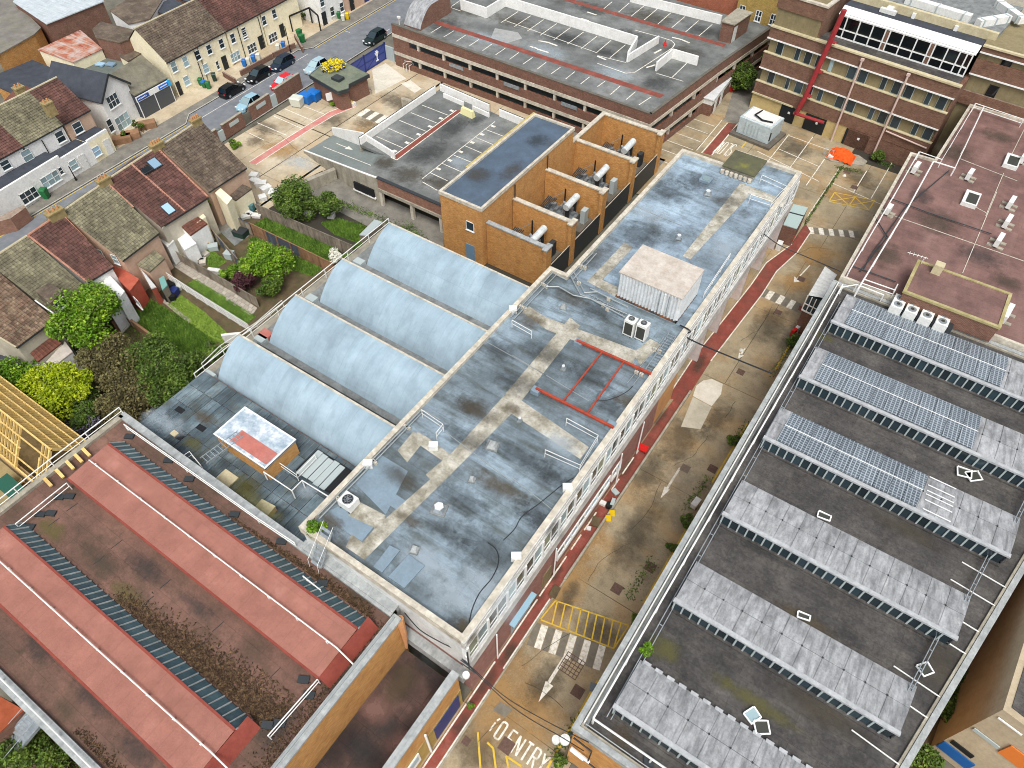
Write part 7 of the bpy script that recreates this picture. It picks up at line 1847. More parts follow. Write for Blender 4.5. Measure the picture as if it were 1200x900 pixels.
def terr_front(parent,A,B,items,nrm):
 for it in items:
  kind,px,py,w_,h_=it[:5]
  q=onwall(px,py,A,B);d=Vector((B[0]-A[0],B[1]-A[1])).normalized()
  if kind=='w':win(parent,(q.x+nrm[0]*.04,q.y+nrm[1]*.04,q.z),d,nrm,w_,h_,it[5]if len(it)>5 else 1,2,gm=it[6]if len(it)>6 else 'glass')
  elif kind=='d':door(parent,(q.x+nrm[0]*.03,q.y+nrm[1]*.03,.12),d,nrm,w_,h_,M['black_door'])
  elif kind=='v':
   MB().tube([(q.x+nrm[0]*.12,q.y+nrm[1]*.12,4.9),(q.x+nrm[0]*.12,q.y+nrm[1]*.12,.2)],.06,5).build('downpipe',M['black'],parent)
e0,e1=at(195,74,5.2),at(344,-5,5.2);r0,r1=at(165,47,8.6),at(275,-14,8.6)
b0,b1=at(207,114.5,.1),at(346,44,.1)
d=Vector((e1.x-e0.x,e1.y-e0.y)).normalized()
ts=[0,6.1,15.2,24.5]
ct=[]
for k,(ta,tb,tl,lab)in enumerate([(0,5.9,'tile_brown','cream terraced house at the left end of the cream row with a dark grey roof'),(5.9,11.6,'tile_brown','cream terraced house under the mossy grey brown roof, second from the shop'),(11.6,19.0,'tile_red','cream terraced house with a dark red roof in the middle of the cream row'),(19.0,27.5,'tile_red','cream terraced house at the right end of the cream row')]):
 ea=Vector((e0.x,e0.y))+d*ta;eb=Vector((e0.x,e0.y))+d*tb
 nn=Vector((-d.y,d.x));run=4.6
 t=gable_house('cream_terraced_house',lab,ea+nn*run,eb+nn*run,ea,eb,8.9,5.2,'render_cream',tl,'ridge_grey',1.0,.0,'cream terrace across the street')
 ct.append(t)
F0,F1=Vector((e0.x,e0.y))-Vector((-d.y,d.x))*-.15,Vector((e1.x,e1.y))-Vector((-d.y,d.x))*-.15
nr=(d.y,-d.x)
z1=lambda x,y,s=8:(140+x/s,y/s)
terr_front(ct[0],F0,F1,[('w',*z1(508,625),1.0,1.5,1,'glass_lt'),('w',*z1(617,575),1.0,1.5,1,'glass_lt'),('w',*z1(627,755),1.1,1.4,1,'glass_lt'),('d',*z1(555,840),.95,2.0),('v',*z1(735,600),0,0)],nr)
terr_front(ct[1],F0,F1,[('w',*z1(732,515),.95,1.4),('w',*z1(838,462),.95,1.4),('w',*z1(808,640),1.1,1.4,1,'glass_lt'),('w',*z1(918,610),.6,1.3),('d',*z1(990,595),.95,2.0)],nr)
terr_front(ct[2],F0,F1,[('w',*z1(953,408),.95,1.4),('w',*z1(1060,358),.95,1.4),('w',*z1(1085,530),1.9,1.4,3,'glass_lt'),('w',*z1(1165,300),.95,1.4),('v',*z1(1140,400),0,0)],nr)
z2=lambda x,y:(240+x/8,40+y/8)
terr_front(ct[2],F0,F1,[('w',*z2(440,130),1.9,1.4,3),('d',*z2(535,105),.95,2.0)],nr)
terr_front(ct[3],F0,F1,[('w',*z2(370,5),.95,1.4),('w',*z2(637,30),1.9,1.4,3),('d',*z2(740,25),.95,2.0),('v',*z2(550,60),0,0),('w',321,16,.95,1.4),('w',309,24,.95,1.4)],nr)
MB().beam((F0.x,F0.y,5.1),(F0.x+d.x*.1,F0.y+.1,0.1),.2).build('corner_post',M['render_cream'],ct[0])
for a,b,lab in(((261,84),(275,92),'short red brick wall before the second cream house'),((281,83),(318,63),'red brick garden wall behind the parked black cars'),((319,62),(345,50),'red brick garden wall behind the dark blue car'),((345,40),(354,55),'brick wall at the right end of the cream row')):
 p,q=at(*a,.9),at(*b,.9);dd_=(q-p).normalized();n_=Vector((-dd_.y,dd_.x))*.13
 tag(MB().prism([(p.x-n_.x,p.y-n_.y),(q.x-n_.x,q.y-n_.y),(q.x+n_.x,q.y+n_.y),(p.x+n_.x,p.y+n_.y)],0,.9).build('garden_wall',M['redbrick']),lab,'wall')
def bin_(px,py,label,m,rz=0.6,s=1.0,group='wheeled bins',lid=None):
 p=at(px,py,.6)
 t=thing('wheeled_bin',label,'bin',(p.x,p.y,.1),rz,group,local=True)
 MB().taper((0,0,.06),(.45*s,.5*s),(.58*s,.7*s),.95*s).build('tub',m,t,local=True)
 MB().taper((0,0,1.0*s),(.62*s,.76*s),(.5*s,.6*s),.1).build('lid',lid or m,t,local=True)
 MB().tube([(-.25*s,.4*s,.98*s),(.25*s,.4*s,.98*s)],.03,5).build('handle',M['black'],t,local=True)
 for x in(-.24,.24):MB().tube([(x*s-.03,.25*s,.1),(x*s+.03,.25*s,.1)],.1,8).build('wheel',M['black'],t,local=True)
 return t
bin_(235,96,'green bin at the left of the cluster by the second cream house',M['bin_green']);bin_(239,99,'blue topped bin in the middle of the cluster by the second cream house',M['bin_green'],.5,1,'wheeled bins',M['bin_blue']);bin_(244,100,'green bin at the right of the cluster by the second cream house',M['bin_green'])
bin_(251,91,'dark green bin leaning by the second cream house window',M['bin_dark'],.9,1.1);bin_(244,84,'blue box against the second cream house',M['bin_blue'],.6,.8)
bin_(286,74,'blue bin behind the brick wall at the left',M['bin_blue']);bin_(291,72,'white lidded bin behind the brick wall',M['bin_white']);bin_(297,69,'blue bin behind the brick wall at the right',M['bin_blue']);bin_(303,67,'pale bin behind the brick wall',M['bin_white'])
bin_(326,56,'white topped bin by the right cream house',M['bin_white']);bin_(332,53,'blue bin by the right cream house',M['bin_blue'])
bin_(351,40,'upper green bin lying by the end wall of the cream row',M['bin_green'],0,1.2);bin_(354,46,'lower green bin lying by the end wall of the cream row',M['bin_green'],0,1.2)
bin_(53,228,'green bin on the far pavement before the white terrace',M['bin_green'],.6,1.3);bin_(397,18,'green bin outside the white house at the top',M['bin_green']);bin_(402,21,'white lidded bin outside the white house at the top',M['bin_white']);bin_(407,19,'yellow bin outside the white house at the top',M['yellow_plastic'])
def dumpster(px,py,label,m,rz=.1):
 p=at(px,py,.7);t=thing('wheeled_container',label,'bin',(p.x,p.y,0),rz,'large yard bins',local=True)
 MB().taper((0,0,.15),(1.5,1.15),(1.7,1.4),1.15).build('tub',m,t,local=True);MB().taper((0,0,1.3),(1.75,1.45),(1.4,1.1),.2).build('lid',m,t,local=True)
 for x in(-.6,.6):
  for y in(-.45,.45):MB().cyl((x,y,0),.1,.16,8).build('wheel',M['black'],t,local=True)
dumpster(348,119,'pale cream wheeled container beside the two blue ones',M['bin_white'],.3);dumpster(359,115,'left of two bright blue wheeled containers by the gatehouse',M['bin_blue']);dumpster(368,112,'right of two bright blue wheeled containers by the gatehouse',M['bin_blue'])
sp,q=block('shop','single storey shop with a mossy grey roof and a blue and white fascia','shop',[(127,88),(166,64),(196,91),(157,112)],[5.6,5.6,3.6,3.6],M['slate'],mat('mossy_shop_roof',[(.3,'#5d5a50'),(.5,'#706c60'),(.7,'#837f70')],scale=.8,stain='#8a8a55',stain_amt=.3,fine=.2,fscale=8))
A4,B4=Vector((q[3].x,q[3].y)),Vector((q[2].x,q[2].y));d4=(B4-A4).normalized();n4=Vector((d4.y,-d4.x))
def fas(t0,t1,z0,z1,m,nm,o=.12):
 L=(B4-A4).length;a=A4+d4*L*t0+n4*.02;b=A4+d4*L*t1+n4*.02
 MB().prism([tuple(a),tuple(b),tuple(b+n4*o),tuple(a+n4*o)],z0,z1).build(nm,m,sp)
fas(0,1,2.55,3.3,M['frame'],'fascia');fas(.02,.36,2.65,3.2,plain('shop_blue','#1f4f9c',.5),'fascia_lettering_panel',.16);fas(.66,.96,2.65,3.2,plain('shop_bright_blue','#1f6fd0',.5),'fascia_lettering_panel',.16);fas(.94,1.02,2.5,3.35,plain('shop_cyan','#39a9dc',.5),'round_badge',.2)
for t0,t1 in((.04,.3),(.7,.92)):
 n_=7
 for k in range(n_):fas(t0+(t1-t0)*k/n_,t0+(t1-t0)*(k+.6)/n_,2.85,3.02,M['frame'],'small_letter',.18)
fas(.02,.98,.1,2.5,plain('roller_shutter','#4a4e52',.5),'roller_shutter',.05)
for t_ in(.02,.5,.98):fas(t_-.008,t_+.008,.1,2.5,M['frame'],'shutter_post',.1)
g0,g1=at(137,158,0),at(166,137,0)
gd=Vector((g1.x-g0.x,g1.y-g0.y)).normalized();gn=Vector((-gd.y,gd.x));gw_=Vector((g1.x-g0.x,g1.y-g0.y)).length
wg=thing('white_gabled_house','white rendered house with a dark slate roof and its gable to the street','house',((g0.x+g1.x)/2,(g0.y+g1.y)/2,0))
G0,G1=Vector((g0.x,g0.y)),Vector((g1.x,g1.y));dep=9.5;ez,rz2=5.1,7.6
mb=MB();mid=(G0+G1)/2
vs=[(*G0,0),(*G1,0),(*(G1+gn*dep),0),(*(G0+gn*dep),0),(*G0,ez),(*G1,ez),(*(G1+gn*dep),ez),(*(G0+gn*dep),ez),(*mid,rz2-.05),(*(mid+gn*dep),rz2-.05)]
mb.add(vs,[(0,1,5,8,4),(1,2,6,5),(2,3,7,9,6),(3,0,4,7)]);mb.build('wall',M['render_white'],wg)
for s_,(e_a)in((-1,G0),(1,G1)):
 ea=e_a+gd*.3*s_-gn*.35;eb=e_a+gd*.3*s_+gn*dep;ma=mid-gn*.35;mb_=mid+gn*dep
 mb=MB();mb.add([(*ma,rz2+.05),(*mb_,rz2+.05),(*eb,ez-.15),(*ea,ez-.15),(*ma,rz2-.1),(*mb_,rz2-.1),(*eb,ez-.3),(*ea,ez-.3)],[(0,1,2,3),(7,6,5,4),(0,3,7,4),(3,2,6,7)]);mb.build('slate_slope',M['slate'],wg)
 MB().beam((*ma,rz2-.02),(*ea,ez-.2),.1,.3).build('barge_board',M['dark_metal'],wg)
terr_front(wg,G0,G1,[('w',132,118,2.0,1.7,3),('w',144,142,2.6,1.9,3,'glass_lt'),('w',129,147,.9,1.8,1)],(gd.y,-gd.x))
for k,(px,py,lab)in enumerate([(143,163,'left wooden planter before the white gabled house'),(153,158,'middle wooden planter before the white gabled house'),(172,146,'right timber planter on the forecourt beside the white gabled house')]):
 p=at(px,py,.5);t=thing('timber_planter',lab,'planter',(p.x,p.y,.1),1.0,'timber planters',local=True)
 MB().box((0,0,0),(2.4,1.3,.8)).build('planter_box',M['fence_brown'],t,local=True)
wt=[]
R_a,R_b=at(-6,139,8.4),at(69,99,8.4);E_a,E_b=at(-6,190,5.3),at(106,129,5.3)
dR=Vector((E_b.x-E_a.x,E_b.y-E_a.y));LL=dR.length;dR.normalize();nR=Vector((-dR.y,dR.x));Ea=Vector((E_a.x,E_a.y))
for k,(t0,t1,tl,wl_,lab)in enumerate([(-3,.28*LL,'tile_red','render_white','white terraced house at the left edge under red and mossy tiles'),(.28*LL,.70*LL,'tile_moss','render_white','white terraced house with a mossy brown roof and a yellow chimney'),(.70*LL,LL,'tile_red','render_peach','pink fronted terraced house next to the white gabled house')]):
 a=Ea+dR*t0;b=Ea+dR*t1
 t=gable_house('white_terraced_house',lab,a+nR*4.3,b+nR*4.3,a,b,8.6,5.3,wl_,tl,'ridge_grey',1.0,group='white terrace across the street');wt.append(t)
c_=at(57,125,8.3);chimney(wt[1],(c_.x,c_.y),.9,1.1,7.2,8.9,2);c_=at(28,108,8.6);chimney(wt[0],(c_.x-1,c_.y),.9,1.1,7.2,9.0,2)
nf=(dR.y,-dR.x)
Fa,Fb=Ea+nR*.15,Ea+dR*LL+nR*.15
k4=lambda x,y:(x/8,100+y/8)
terr_front(wt[2],Fa,Fb,[('w',*k4(727,395),1.3,1.5,1)],nf)
terr_front(wt[1],Fa,Fb,[('w',*k4(562,480),1.2,1.5,1),('v',*k4(400,540),0,0)],nf)
terr_front(wt[0],Fa,Fb,[('w',*k4(252,655),1.3,1.5,1,'glass_lt'),('w',*k4(50,745),1.2,1.2,1)],nf)
f0,f1=at(-5,268,0),at(137,177,0)
fd=Vector((f1.x-f0.x,f1.y-f0.y));fL=fd.length;fd.normalize();fn=Vector((-fd.y,fd.x));P0=Vector((f0.x,f0.y))
pf=[]
for k,(t0,t1,zz_,lab)in enumerate([(.0,.60,3.6,'long white ground floor shopfront block with small paned windows'),(.60,.83,3.1,'middle white ground floor block with a door and a square window'),(.83,1.0,3.3,'cream corner ground floor block with a blue window')]):
 a=P0+fd*fL*t0;b=P0+fd*fL*t1
 dpt=4.6
 t=thing('white_front_block',lab,'building',tuple((*((a+b)/2),0)),0,'white ground floor blocks');pf.append(t)
 MB().prism([tuple(a),tuple(b),tuple(b+fn*dpt),tuple(a+fn*dpt)],0,zz_-.3).build('wall',M['render_white']if k<2 else M['render_cream'],t)
 MB().prism([tuple(a-fd*.0),tuple(b),tuple(b+fn*.3),tuple(a+fn*.3)],zz_-.3,zz_).build('parapet',M['render_white'],t)
 MB().prism([tuple(a+fn*.3),tuple(b+fn*.3),tuple(b+fn*dpt),tuple(a+fn*dpt)],zz_-.3,zz_-.2).build('flat_roof',M['slate'],t)
P1=P0+fd*fL
terr_front(pf[0],P0,P1,[('w',34,229,2.3,1.5,3),('w',59,210,2.6,1.5,3,'glass_lt'),('w',71,200,.6,1.0)],(fd.y,-fd.x))
terr_front(pf[1],P0,P1,[('w',86,193,1.2,1.3,1,'glass_lt')],(fd.y,-fd.x));terr_front(pf[2],P0,P1,[('w',113,177,1.2,1.3,1,'glass_blue')],(fd.y,-fd.x))
for par,px,py in((pf[1],98,190),(pf[2],125,168)):
 q=onwall(px,py,P0,P1);door(par,(q.x+fd.y*.03,q.y-fd.x*.03,.12),fd,(fd.y,-fd.x),1.0,2.1,M['unit_white'])
p,q=at(0,255,1.7),at(28,248,1.7)
tag(MB().prism([(at(-10,262,1.8).x,at(-10,262,1.8).y),(at(12,256,1.8).x,at(12,256,1.8).y),(at(30,243,1.8).x,at(30,243,1.8).y),(at(28,240,1.8).x,at(28,240,1.8).y),(at(-10,258,1.8).x,at(-10,258,1.8).y)],0,1.8).build('garden_wall',M['brown_brick']),'brown brick wall with an orange top at the left edge across the street','wall')
corr_white=mat('white_corrugated_roof',[(.3,'#aab4b9'),(.7,'#c3ccd0')],scale=1,streak=('#8d979b',(.3,6,1),.7))
for nm,lab,cat,pts,z,wl_,rf_ in(('warehouse','warehouse with a white corrugated roof at the top left','building',[(15,2),(54,28),(122,1),(80,-22),(30,-22)],7,'redbrick',corr_white),('shed','low shed with a pale blue grey sheet roof next to the white warehouse','shed',[(53,30),(85,17),(103,27),(72,41)],4.5,'redbrick','gframe'),('shed','cream walled shed with a rusty striped sheet roof','shed',[(44,58),(94,35),(120,57),(85,73)],5.5,'render_cream',mat('rusty_striped_sheet',[(.35,'#b3a39c'),(.5,'#ab7359'),(.62,'#944026')],scale=.6,streak=('#bdb6b2',(.3,5,1),.9))),('warehouse','grey roofed warehouse in the top left corner','building',[(-6,-6),(14,-2),(48,32),(40,40),(-6,66)],6,'orange_brick',mat('grey_lichen_roof',[(.3,'#66635f'),(.7,'#86827c')],scale=.6,stain='#7f7d4a',stain_amt=.4,stain_scale=.4)),('low_building','flat dark roof in front of the rusty striped shed','building',[(-6,88),(38,70),(62,80),(60,100),(20,112),(-6,100)],4.2,'orange_brick','slate'),('low_building','green grey flat roof with two small rooflights behind the shop','building',[(88,78),(122,60),(150,74),(128,90),(108,86)],4.0,'render_grey',mat('green_grey_felt',[(.3,'#5c635e'),(.7,'#717872')],scale=.6)),('pub_roof','weathered brown hipped roof with a dark dormer at the top left','building',[(108,34),(118,25),(158,35),(166,40),(140,50),(112,44)],7,'redbrick','tile_brown'),('house','house with brown tiles and a white gabled dormer behind the cream terrace','house',[(128,12),(160,-8),(195,-8),(176,22),(150,28)],7.5,'render_white','tile_brown'),('low_building','dark slate flat roof behind the ridge of the cream terrace','building',[(176,10),(200,-2),(236,12),(212,25)],7.0,'redbrick','slate'),('low_building','second dark flat roof at the top behind the cream terrace','building',[(204,-4),(230,-10),(262,-4),(240,10)],7.0,'redbrick','slate'),('rear_wing','rear brick wing with a mossy orange ridge behind the white terrace','building',[(5,118),(22,98),(52,108),(40,122),(12,134)],6.5,'render_white','tile_orange'),('low_wall_block','cream gable wall end beside the shop roof','building',[(133,50),(152,50),(166,62),(150,72),(140,66)],5.2,'render_cream','tile_brown')):
 block(nm,lab,cat,pts,z,wl_,rf_)
for px,py,lab in((118,76,'small pale rooflight on the green grey flat roof, lower'),(130,76,'small pale rooflight on the green grey flat roof, upper'),(211,19,'white rooflight on the dark slate flat roof'),(236,8,'white rooflight on the second dark flat roof')):
 z=4.1 if px<150 else 7.1
 p=at(px,py,z);tag(MB().box((p.x,p.y,z),(1.3,.9,.2),.3).build('rooflight',M['glass_blue']),lab,'rooflight')
e_=[at(327,5,4.5),at(394,0,4.5)]
wf=thing('street_house','white street front with dark windows at the top centre','house',(-97,92,0))
MB().prism([S(80,4.2),S(85.2,4.0),S(85.2,16),S(80,15)],0,6.2).build('wall',M['render_white'],wf)
MB().prism([S(85.2,4.1),S(90.4,3.8),S(90.4,16),S(85.2,16)],0,6.0).build('brown_front',M['render_peach'],wf)
MB().prism([S(90.4,3.9),S(96,3.6),S(96,16),S(90.4,16)],0,5.8).build('blue_shop',M['navy'],wf)
MB().prism([S(79.8,4.0),S(96,3.4),S(96,16),S(79.8,16)],6.2,6.35).build('roof',M['slate'],wf)
Wa,Wb=S(80,4.16),S(96,3.55);dS=(Vector(Wb)-Vector(Wa)).normalized();nS=(dS.y,-dS.x)
for px,py,w_,h_ in((389,13,1.0,1.5),(377,2,1.0,1.5),(400,8,1.0,1.5)):
 q=onwall(px,py,Wa,Wb);win(wf,(q.x+nS[0]*.05,q.y+nS[1]*.05,q.z),dS,nS,w_,h_,1,2)
for px,py in((380,22),(413,10)):
 q=onwall(px,py,Wa,Wb);door(wf,(q.x+nS[0]*.05,q.y+nS[1]*.05,.1),dS,nS,1.0,2.1,M['black_door'])
cp2=thing('dark_pergola','dark post and beam frame on the forecourt at the top of the street','pergola',tuple(at(360,30,.1)))
pg=[at(343,37,.1),at(366,27,.1),at(376,36,.1),at(353,42,.1)]
for p_ in pg[:3]:MB().box((p_.x,p_.y,.1),(.18,.18,2.5)).build('post',M['black'],cp2)
for k in(0,1):MB().beam(pg[k]+V(0,0,2.5),pg[k+1]+V(0,0,2.5),.2).build('beam',M['black'],cp2)
for px,py,lab in((90,212,'short dark street post on the far pavement by the white terrace'),(341,62,'dark lamp post between the parked dark blue car and the brick wall')):
 p=at(px,py,0);t=thing('street_post',lab,'post',(p.x,p.y,.1));MB().tube([(p.x,p.y,.1),(p.x,p.y,2.2 if px<200 else 4.2)],.07,7).build('pole',M['black'],t);MB().cyl((p.x,p.y,.1),.14,.4,8).build('pole_base',M['black'],t)
# GATEHOUSE, WALLS, GATE
gh=thing('gatehouse','small dark edged flat roofed brick gatehouse by the blue gate','gatehouse',(-78.5,69.5,0))
q=[at(362,88,3.1),at(396,108,3.1),at(409,104,3.1),at(409,99,3.1),at(433,87,3.1),at(393,66,3.1),at(379,74,3.1)]
pq=[(p.x,p.y)for p in q];cx=sum(p[0]for p in pq)/7;cy=sum(p[1]for p in pq)/7
MB().prism([(cx+(x-cx)*.9,cy+(y-cy)*.9)for x,y in pq],0,2.6).build('wall',M['redbrick'],gh)
MB().prism(pq,2.6,3.1).build('roof_edge',M['dark_metal'],gh)
MB().prism([(cx+(x-cx)*.96,cy+(y-cy)*.96)for x,y in pq],3.1,3.14).build('roof_felt',mat('mossy_green_felt',[(.3,'#5f675c'),(.7,'#79806f')],scale=.8,stain='#7f8256',stain_amt=.4),gh)
p=at(396,92,3.3);MB().box((p.x,p.y,3.14),(1.5,1.2,.4)).build('rooflight',M['dark_metal'],gh)
for px,py,m_ in((387,113,M['frame']),(405,111,M['frame']),(421,102,M['black'])):
 q2=onwall(px,py,(at(396,108,1.5).x,at(396,108,1.5).y),(at(433,87,1.5).x,at(433,87,1.5).y));MB().box((q2.x,q2.y-.1,1.0),(1.1,.12,1.1),1.2).build('window',m_,gh)
fb_x=thing('flower_planter','blue planter of bright yellow flowers behind the gatehouse','planter',tuple(at(392,76,3)))
p=at(390,78,3.5);MB().box((p.x,p.y,2.9),(3.4,1.2,.6),1.0).build('planter_box',M['navy'],fb_x)
MB().box((p.x,p.y,0),(3.2,1.0,2.9),1.0).build('planter_base',M['redbrick'],fb_x)
def leafball(n,c,r_,size=.14,seed=None,shell=.45,flat=.35):
 """n small leaf faces spread over a few lobes"""
 c=np.array(c);r_=np.array(r_,float)
 d=rng.normal(size=(n,3));d/=np.linalg.norm(d,axis=1)[:,None]
 rad=shell+(1-shell)*rng.random(n)**.5
 P=c+d*rad[:,None]*r_
 P+=rng.normal(size=(n,3))*.06*r_
 return P
def leaf_mesh(P,size,upb=.5):
 n=len(P)
 a=rng.normal(size=(n,3));a[:,2]*=(1-upb);a/=np.linalg.norm(a,axis=1)[:,None]
 b=rng.normal(size=(n,3));b-=(b*a).sum(1)[:,None]*a;b[:,2]*=(1-upb*.6);b/=np.linalg.norm(b,axis=1)[:,None]
 s=size*rng.uniform(.6,1.35,n)[:,None]
 v=np.empty((n,4,3));v[:,0]=P-a*s;v[:,1]=P+b*s*.55;v[:,2]=P+a*s;v[:,3]=P-b*s*.55
 mb=MB();mb.v=[tuple(x)for x in v.reshape(-1,3)];mb.f=[(4*i,4*i+1,4*i+2,4*i+3)for i in range(n)]
 return mb
mb=leaf_mesh(leafball(500,(p.x,p.y,3.75),(1.6,1.9,.5),.1),.16);mb.build('flowers',M['petal_y'],fb_x)
pw_=thing('street_wall','red brown brick yard wall with grey panels between the yard and the parked cars','wall',(-83,58,0))
W0,W1=Vector((-82.6,46.5)),Vector((-84.3,67.8));dW=(W1-W0).normalized();nW=Vector((dW.y,-dW.x));L_=(W1-W0).length
def wseg(t0,t1,z0,z1,o0,o1,nm,m):
 a,b=W0+dW*t0,W0+dW*t1
 return MB().prism([tuple(a+nW*o0),tuple(b+nW*o0),tuple(b+nW*o1),tuple(a+nW*o1)],z0,z1).build(nm,m,pw_)
t_=0
for k,(ln,h_)in enumerate([(3.9,2.1),(1.1,1.5),(3.9,2.1),(1.4,1.6),(4.2,2.2),(1.2,1.7),(5.5,2.3)]):
 if k%2==0:
  wseg(t_,t_+ln,0,h_,-.15,.15,'brick_bay',M['redbrick']);wseg(t_,t_+ln,h_,h_+.08,-.2,.2,'wall_cap',M['concrete'])
  if k<6:wseg(t_+ln*.3,t_+ln*.75,1.2,1.75,.15,.2,'faded_notice',M['gframe'])
 else:wseg(t_,t_+ln,0,h_,-.1,.1,'grey_panel',M['gframe']if k!=3 else M['concrete_dk'])
 t_+=ln
gt=thing('blue_gate','tall blue mesh gates with a bare tree emblem across the yard entrance','gate',tuple(at(440,75,0)))
ga=at(419,100,0);gm_=at(432.5,81,0);gb_=at(451,69,0)
GA,GB=Vector((-80.0,73.2)),Vector((-80.6,83.0))
GA=Vector((at(402,82,2.4).x,at(402,82,2.4).y));GB=Vector((at(450,50,2.6).x,at(450,50,2.6).y))
dG=(GB-GA).normalized();LG=(GB-GA).length
for k in range(2):
 a,b=GA+dG*LG*.5*k,GA+dG*LG*(.5*k+.48)
 for z in(.15,1.3,2.5):MB().beam((*a,z),(*b,z),.12).build('gate_bar',M['navy'],gt)
 MB().beam((*a,.15),(*b,2.5),.1).build('brace',M['navy'],gt)
 nG=Vector((-dG.y,dG.x))*.02
 MB().prism([tuple(a-nG),tuple(b-nG),tuple(b+nG),tuple(a+nG)],.2,2.45).build('mesh_panel',M['navy_lt'],gt)
for k in(0,.49,1.0):
 a=GA+dG*LG*k;MB().box((*a,0),(.2,.2,2.7)).build('gate_post',M['navy'],gt)
a=GA+dG*LG*.78;em=MB();n_=Vector((dG.y,-dG.x))*.1
for x0,z0,x1,z1 in((0,.7,0,1.7),(0,1.3,-.35,1.9),(0,1.3,.4,2.0),(0,1.6,-.15,2.2),(0,1.6,.2,2.2),(-.3,.7,.3,.7)):em.beam((*(a+n_+dG*x0),z0),(*(a+n_+dG*x1),z1),.12)
em.build('tree_emblem',M['frame'],gt)
tag(MB().prism([tuple(GB+Vector((.1,0))),tuple(GB+Vector((1.9,-.1))),tuple(GB+Vector((1.9,.15))),tuple(GB+Vector((.1,.2)))],0,2.2).build('grey_door',M['gframe']),'grey door between the blue gate and the car park corner','door')
bk=thing('bicycle','bicycle leaning by the gatehouse door','bicycle',tuple(at(432,105,0)))
p=at(431,106,.3)
for dx in(-.5,.5):
 pts=[(p.x+dx+.32*math.cos(a),p.y,.34+.32*math.sin(a))for a in[2*math.pi*k/12 for k in range(13)]]
 MB().tube(pts,.03,4).build('wheel',M['black'],bk)
MB().tube([(p.x-.5,p.y,.34),(p.x-.2,p.y,.8),(p.x+.3,p.y,.8),(p.x+.5,p.y,.34)],.025,4).build('frame',M['steel'],bk)
MB().box((p.x-.2,p.y,.82),(.25,.12,.06)).build('saddle',M['black'],bk)
p=at(406,119,.6);t=thing('pallet_of_bags','white and yellow sacks piled at the gatehouse corner','sacks',(p.x,p.y,0))
for k in range(5):MB().box((p.x-.8+.4*k,p.y-.5+.25*k,0),(.7,.6,.5+.25*(k%2)),.4*k).build('sack',M['unit_white']if k%3 else M['yellow_plastic'],t)
strips('yard_bay_lines',[(at(280+a/8,90+b/8),at(280+c/8,90+e/8))for a,b,c,e in((100,530,235,595),(170,430,450,550),(330,370,600,490),(430,300,710,420),(610,275,850,370))],.12,M['white_line'])
ribbon('faded_red_path',[at(292,190),at(317,174),at(355,150),at(386,131),at(413,121)],[at(300,193),at(326,176),at(360,154),at(392,135),at(417,125)],.01,M['redpale'])
strips('faded_red_path_edges',[(at(292,190),at(317,174)),(at(317,174),at(355,150)),(at(355,150),at(386,131)),(at(386,131),at(413,121)),(at(300,193),at(326,176)),(at(326,176),at(360,154)),(at(360,154),at(392,135)),(at(392,135),at(417,125))],.12,M['white_line'],.014)
flat('cream_paving_strip',[at(470,98)[:2],at(481,94)[:2],at(494,104)[:2],at(486,109)[:2]],.012,M['slab_light'])
flat('pale_entrance_apron',[at(436,82)[:2],at(452,74)[:2],at(476,92)[:2],at(440,110)[:2]],.010,M['slab_light'])
tag(MB().prism([(at(345,214,1.6).x,at(345,214,1.6).y),(at(391,196,1.6).x,at(391,196,1.6).y),(at(393,199,1.6).x,at(393,199,1.6).y),(at(347,218,1.6).x,at(347,218,1.6).y)],0,1.6).build('retaining_wall',M['concrete']),'grey concrete retaining wall below the ramp','wall')
tag(MB().prism([(at(470,113,1.5).x,at(470,113,1.5).y),(at(487,118,1.5).x,at(487,118,1.5).y),(at(487,121,1.5).x,at(487,121,1.5).y),(at(470,116,1.5).x,at(470,116,1.5).y)],0,1.5).build('concrete_wall',M['concrete']),'short mossy concrete wall behind the white parapet of the ramp deck','wall')
# GARDENS
def lawn(name,pts,m,blade,n,h=.16):
 q=[at(*p,0)for p in pts];xy=[(p.x,p.y)for p in q]
 MB().prism(xy,-.03,.02).build(name,m,kind='structure')
 xs=[p[0]for p in xy];ys_=[p[1]for p in xy]
 P=[]
 while len(P)<n:
  x=rng.uniform(min(xs),max(xs));y=rng.uniform(min(ys_),max(ys_))
  ins_=False;j=len(xy)-1
  for i in range(len(xy)):
   if(xy[i][1]>y)!=(xy[j][1]>y)and x<(xy[j][0]-xy[i][0])*(y-xy[i][1])/(xy[j][1]-xy[i][1])+xy[i][0]:ins_=not ins_
   j=i
  if ins_:P.append((x,y))
 mb=MB()
 for x,y in P:
  a=rng.uniform(0,6.28);w_=rng.uniform(.03,.07);hh=h*rng.uniform(.4,1.3);lx,ly=rng.normal(0,.06,2)
  i=len(mb.v)
  mb.v+=[(x-math.cos(a)*w_,y-math.sin(a)*w_,.02),(x+math.cos(a)*w_,y+math.sin(a)*w_,.02),(x+lx,y+ly,.02+hh)]
  mb.f.append((i,i+1,i+2))
 return mb.build('grass',blade,kind='stuff')
lawn('bright_lawn',[(197,357),(213,346),(240,366),(268,392),(262,402),(250,400),(225,383),(205,366)],M['grass_lt'],M['blade_lt'],4000,.12)
lawn('lush_lawn',[(150,371),(178,352),(205,368),(255,402),(240,412),(220,424)],M['grass'],M['blade'],9000,.32)
lawn('strip_lawn',[(219,333),(230,327),(300,371),(289,380)],M['grass'],M['blade'],3500,.12)
lawn('small_lawn',[(231,297),(246,291),(266,306),(250,317)],M['grass_lt'],M['blade'],1500,.15)
lawn('upper_lawn',[(297,264),(312,256),(398,292),(384,306)],M['grass'],M['blade'],5000,.3)
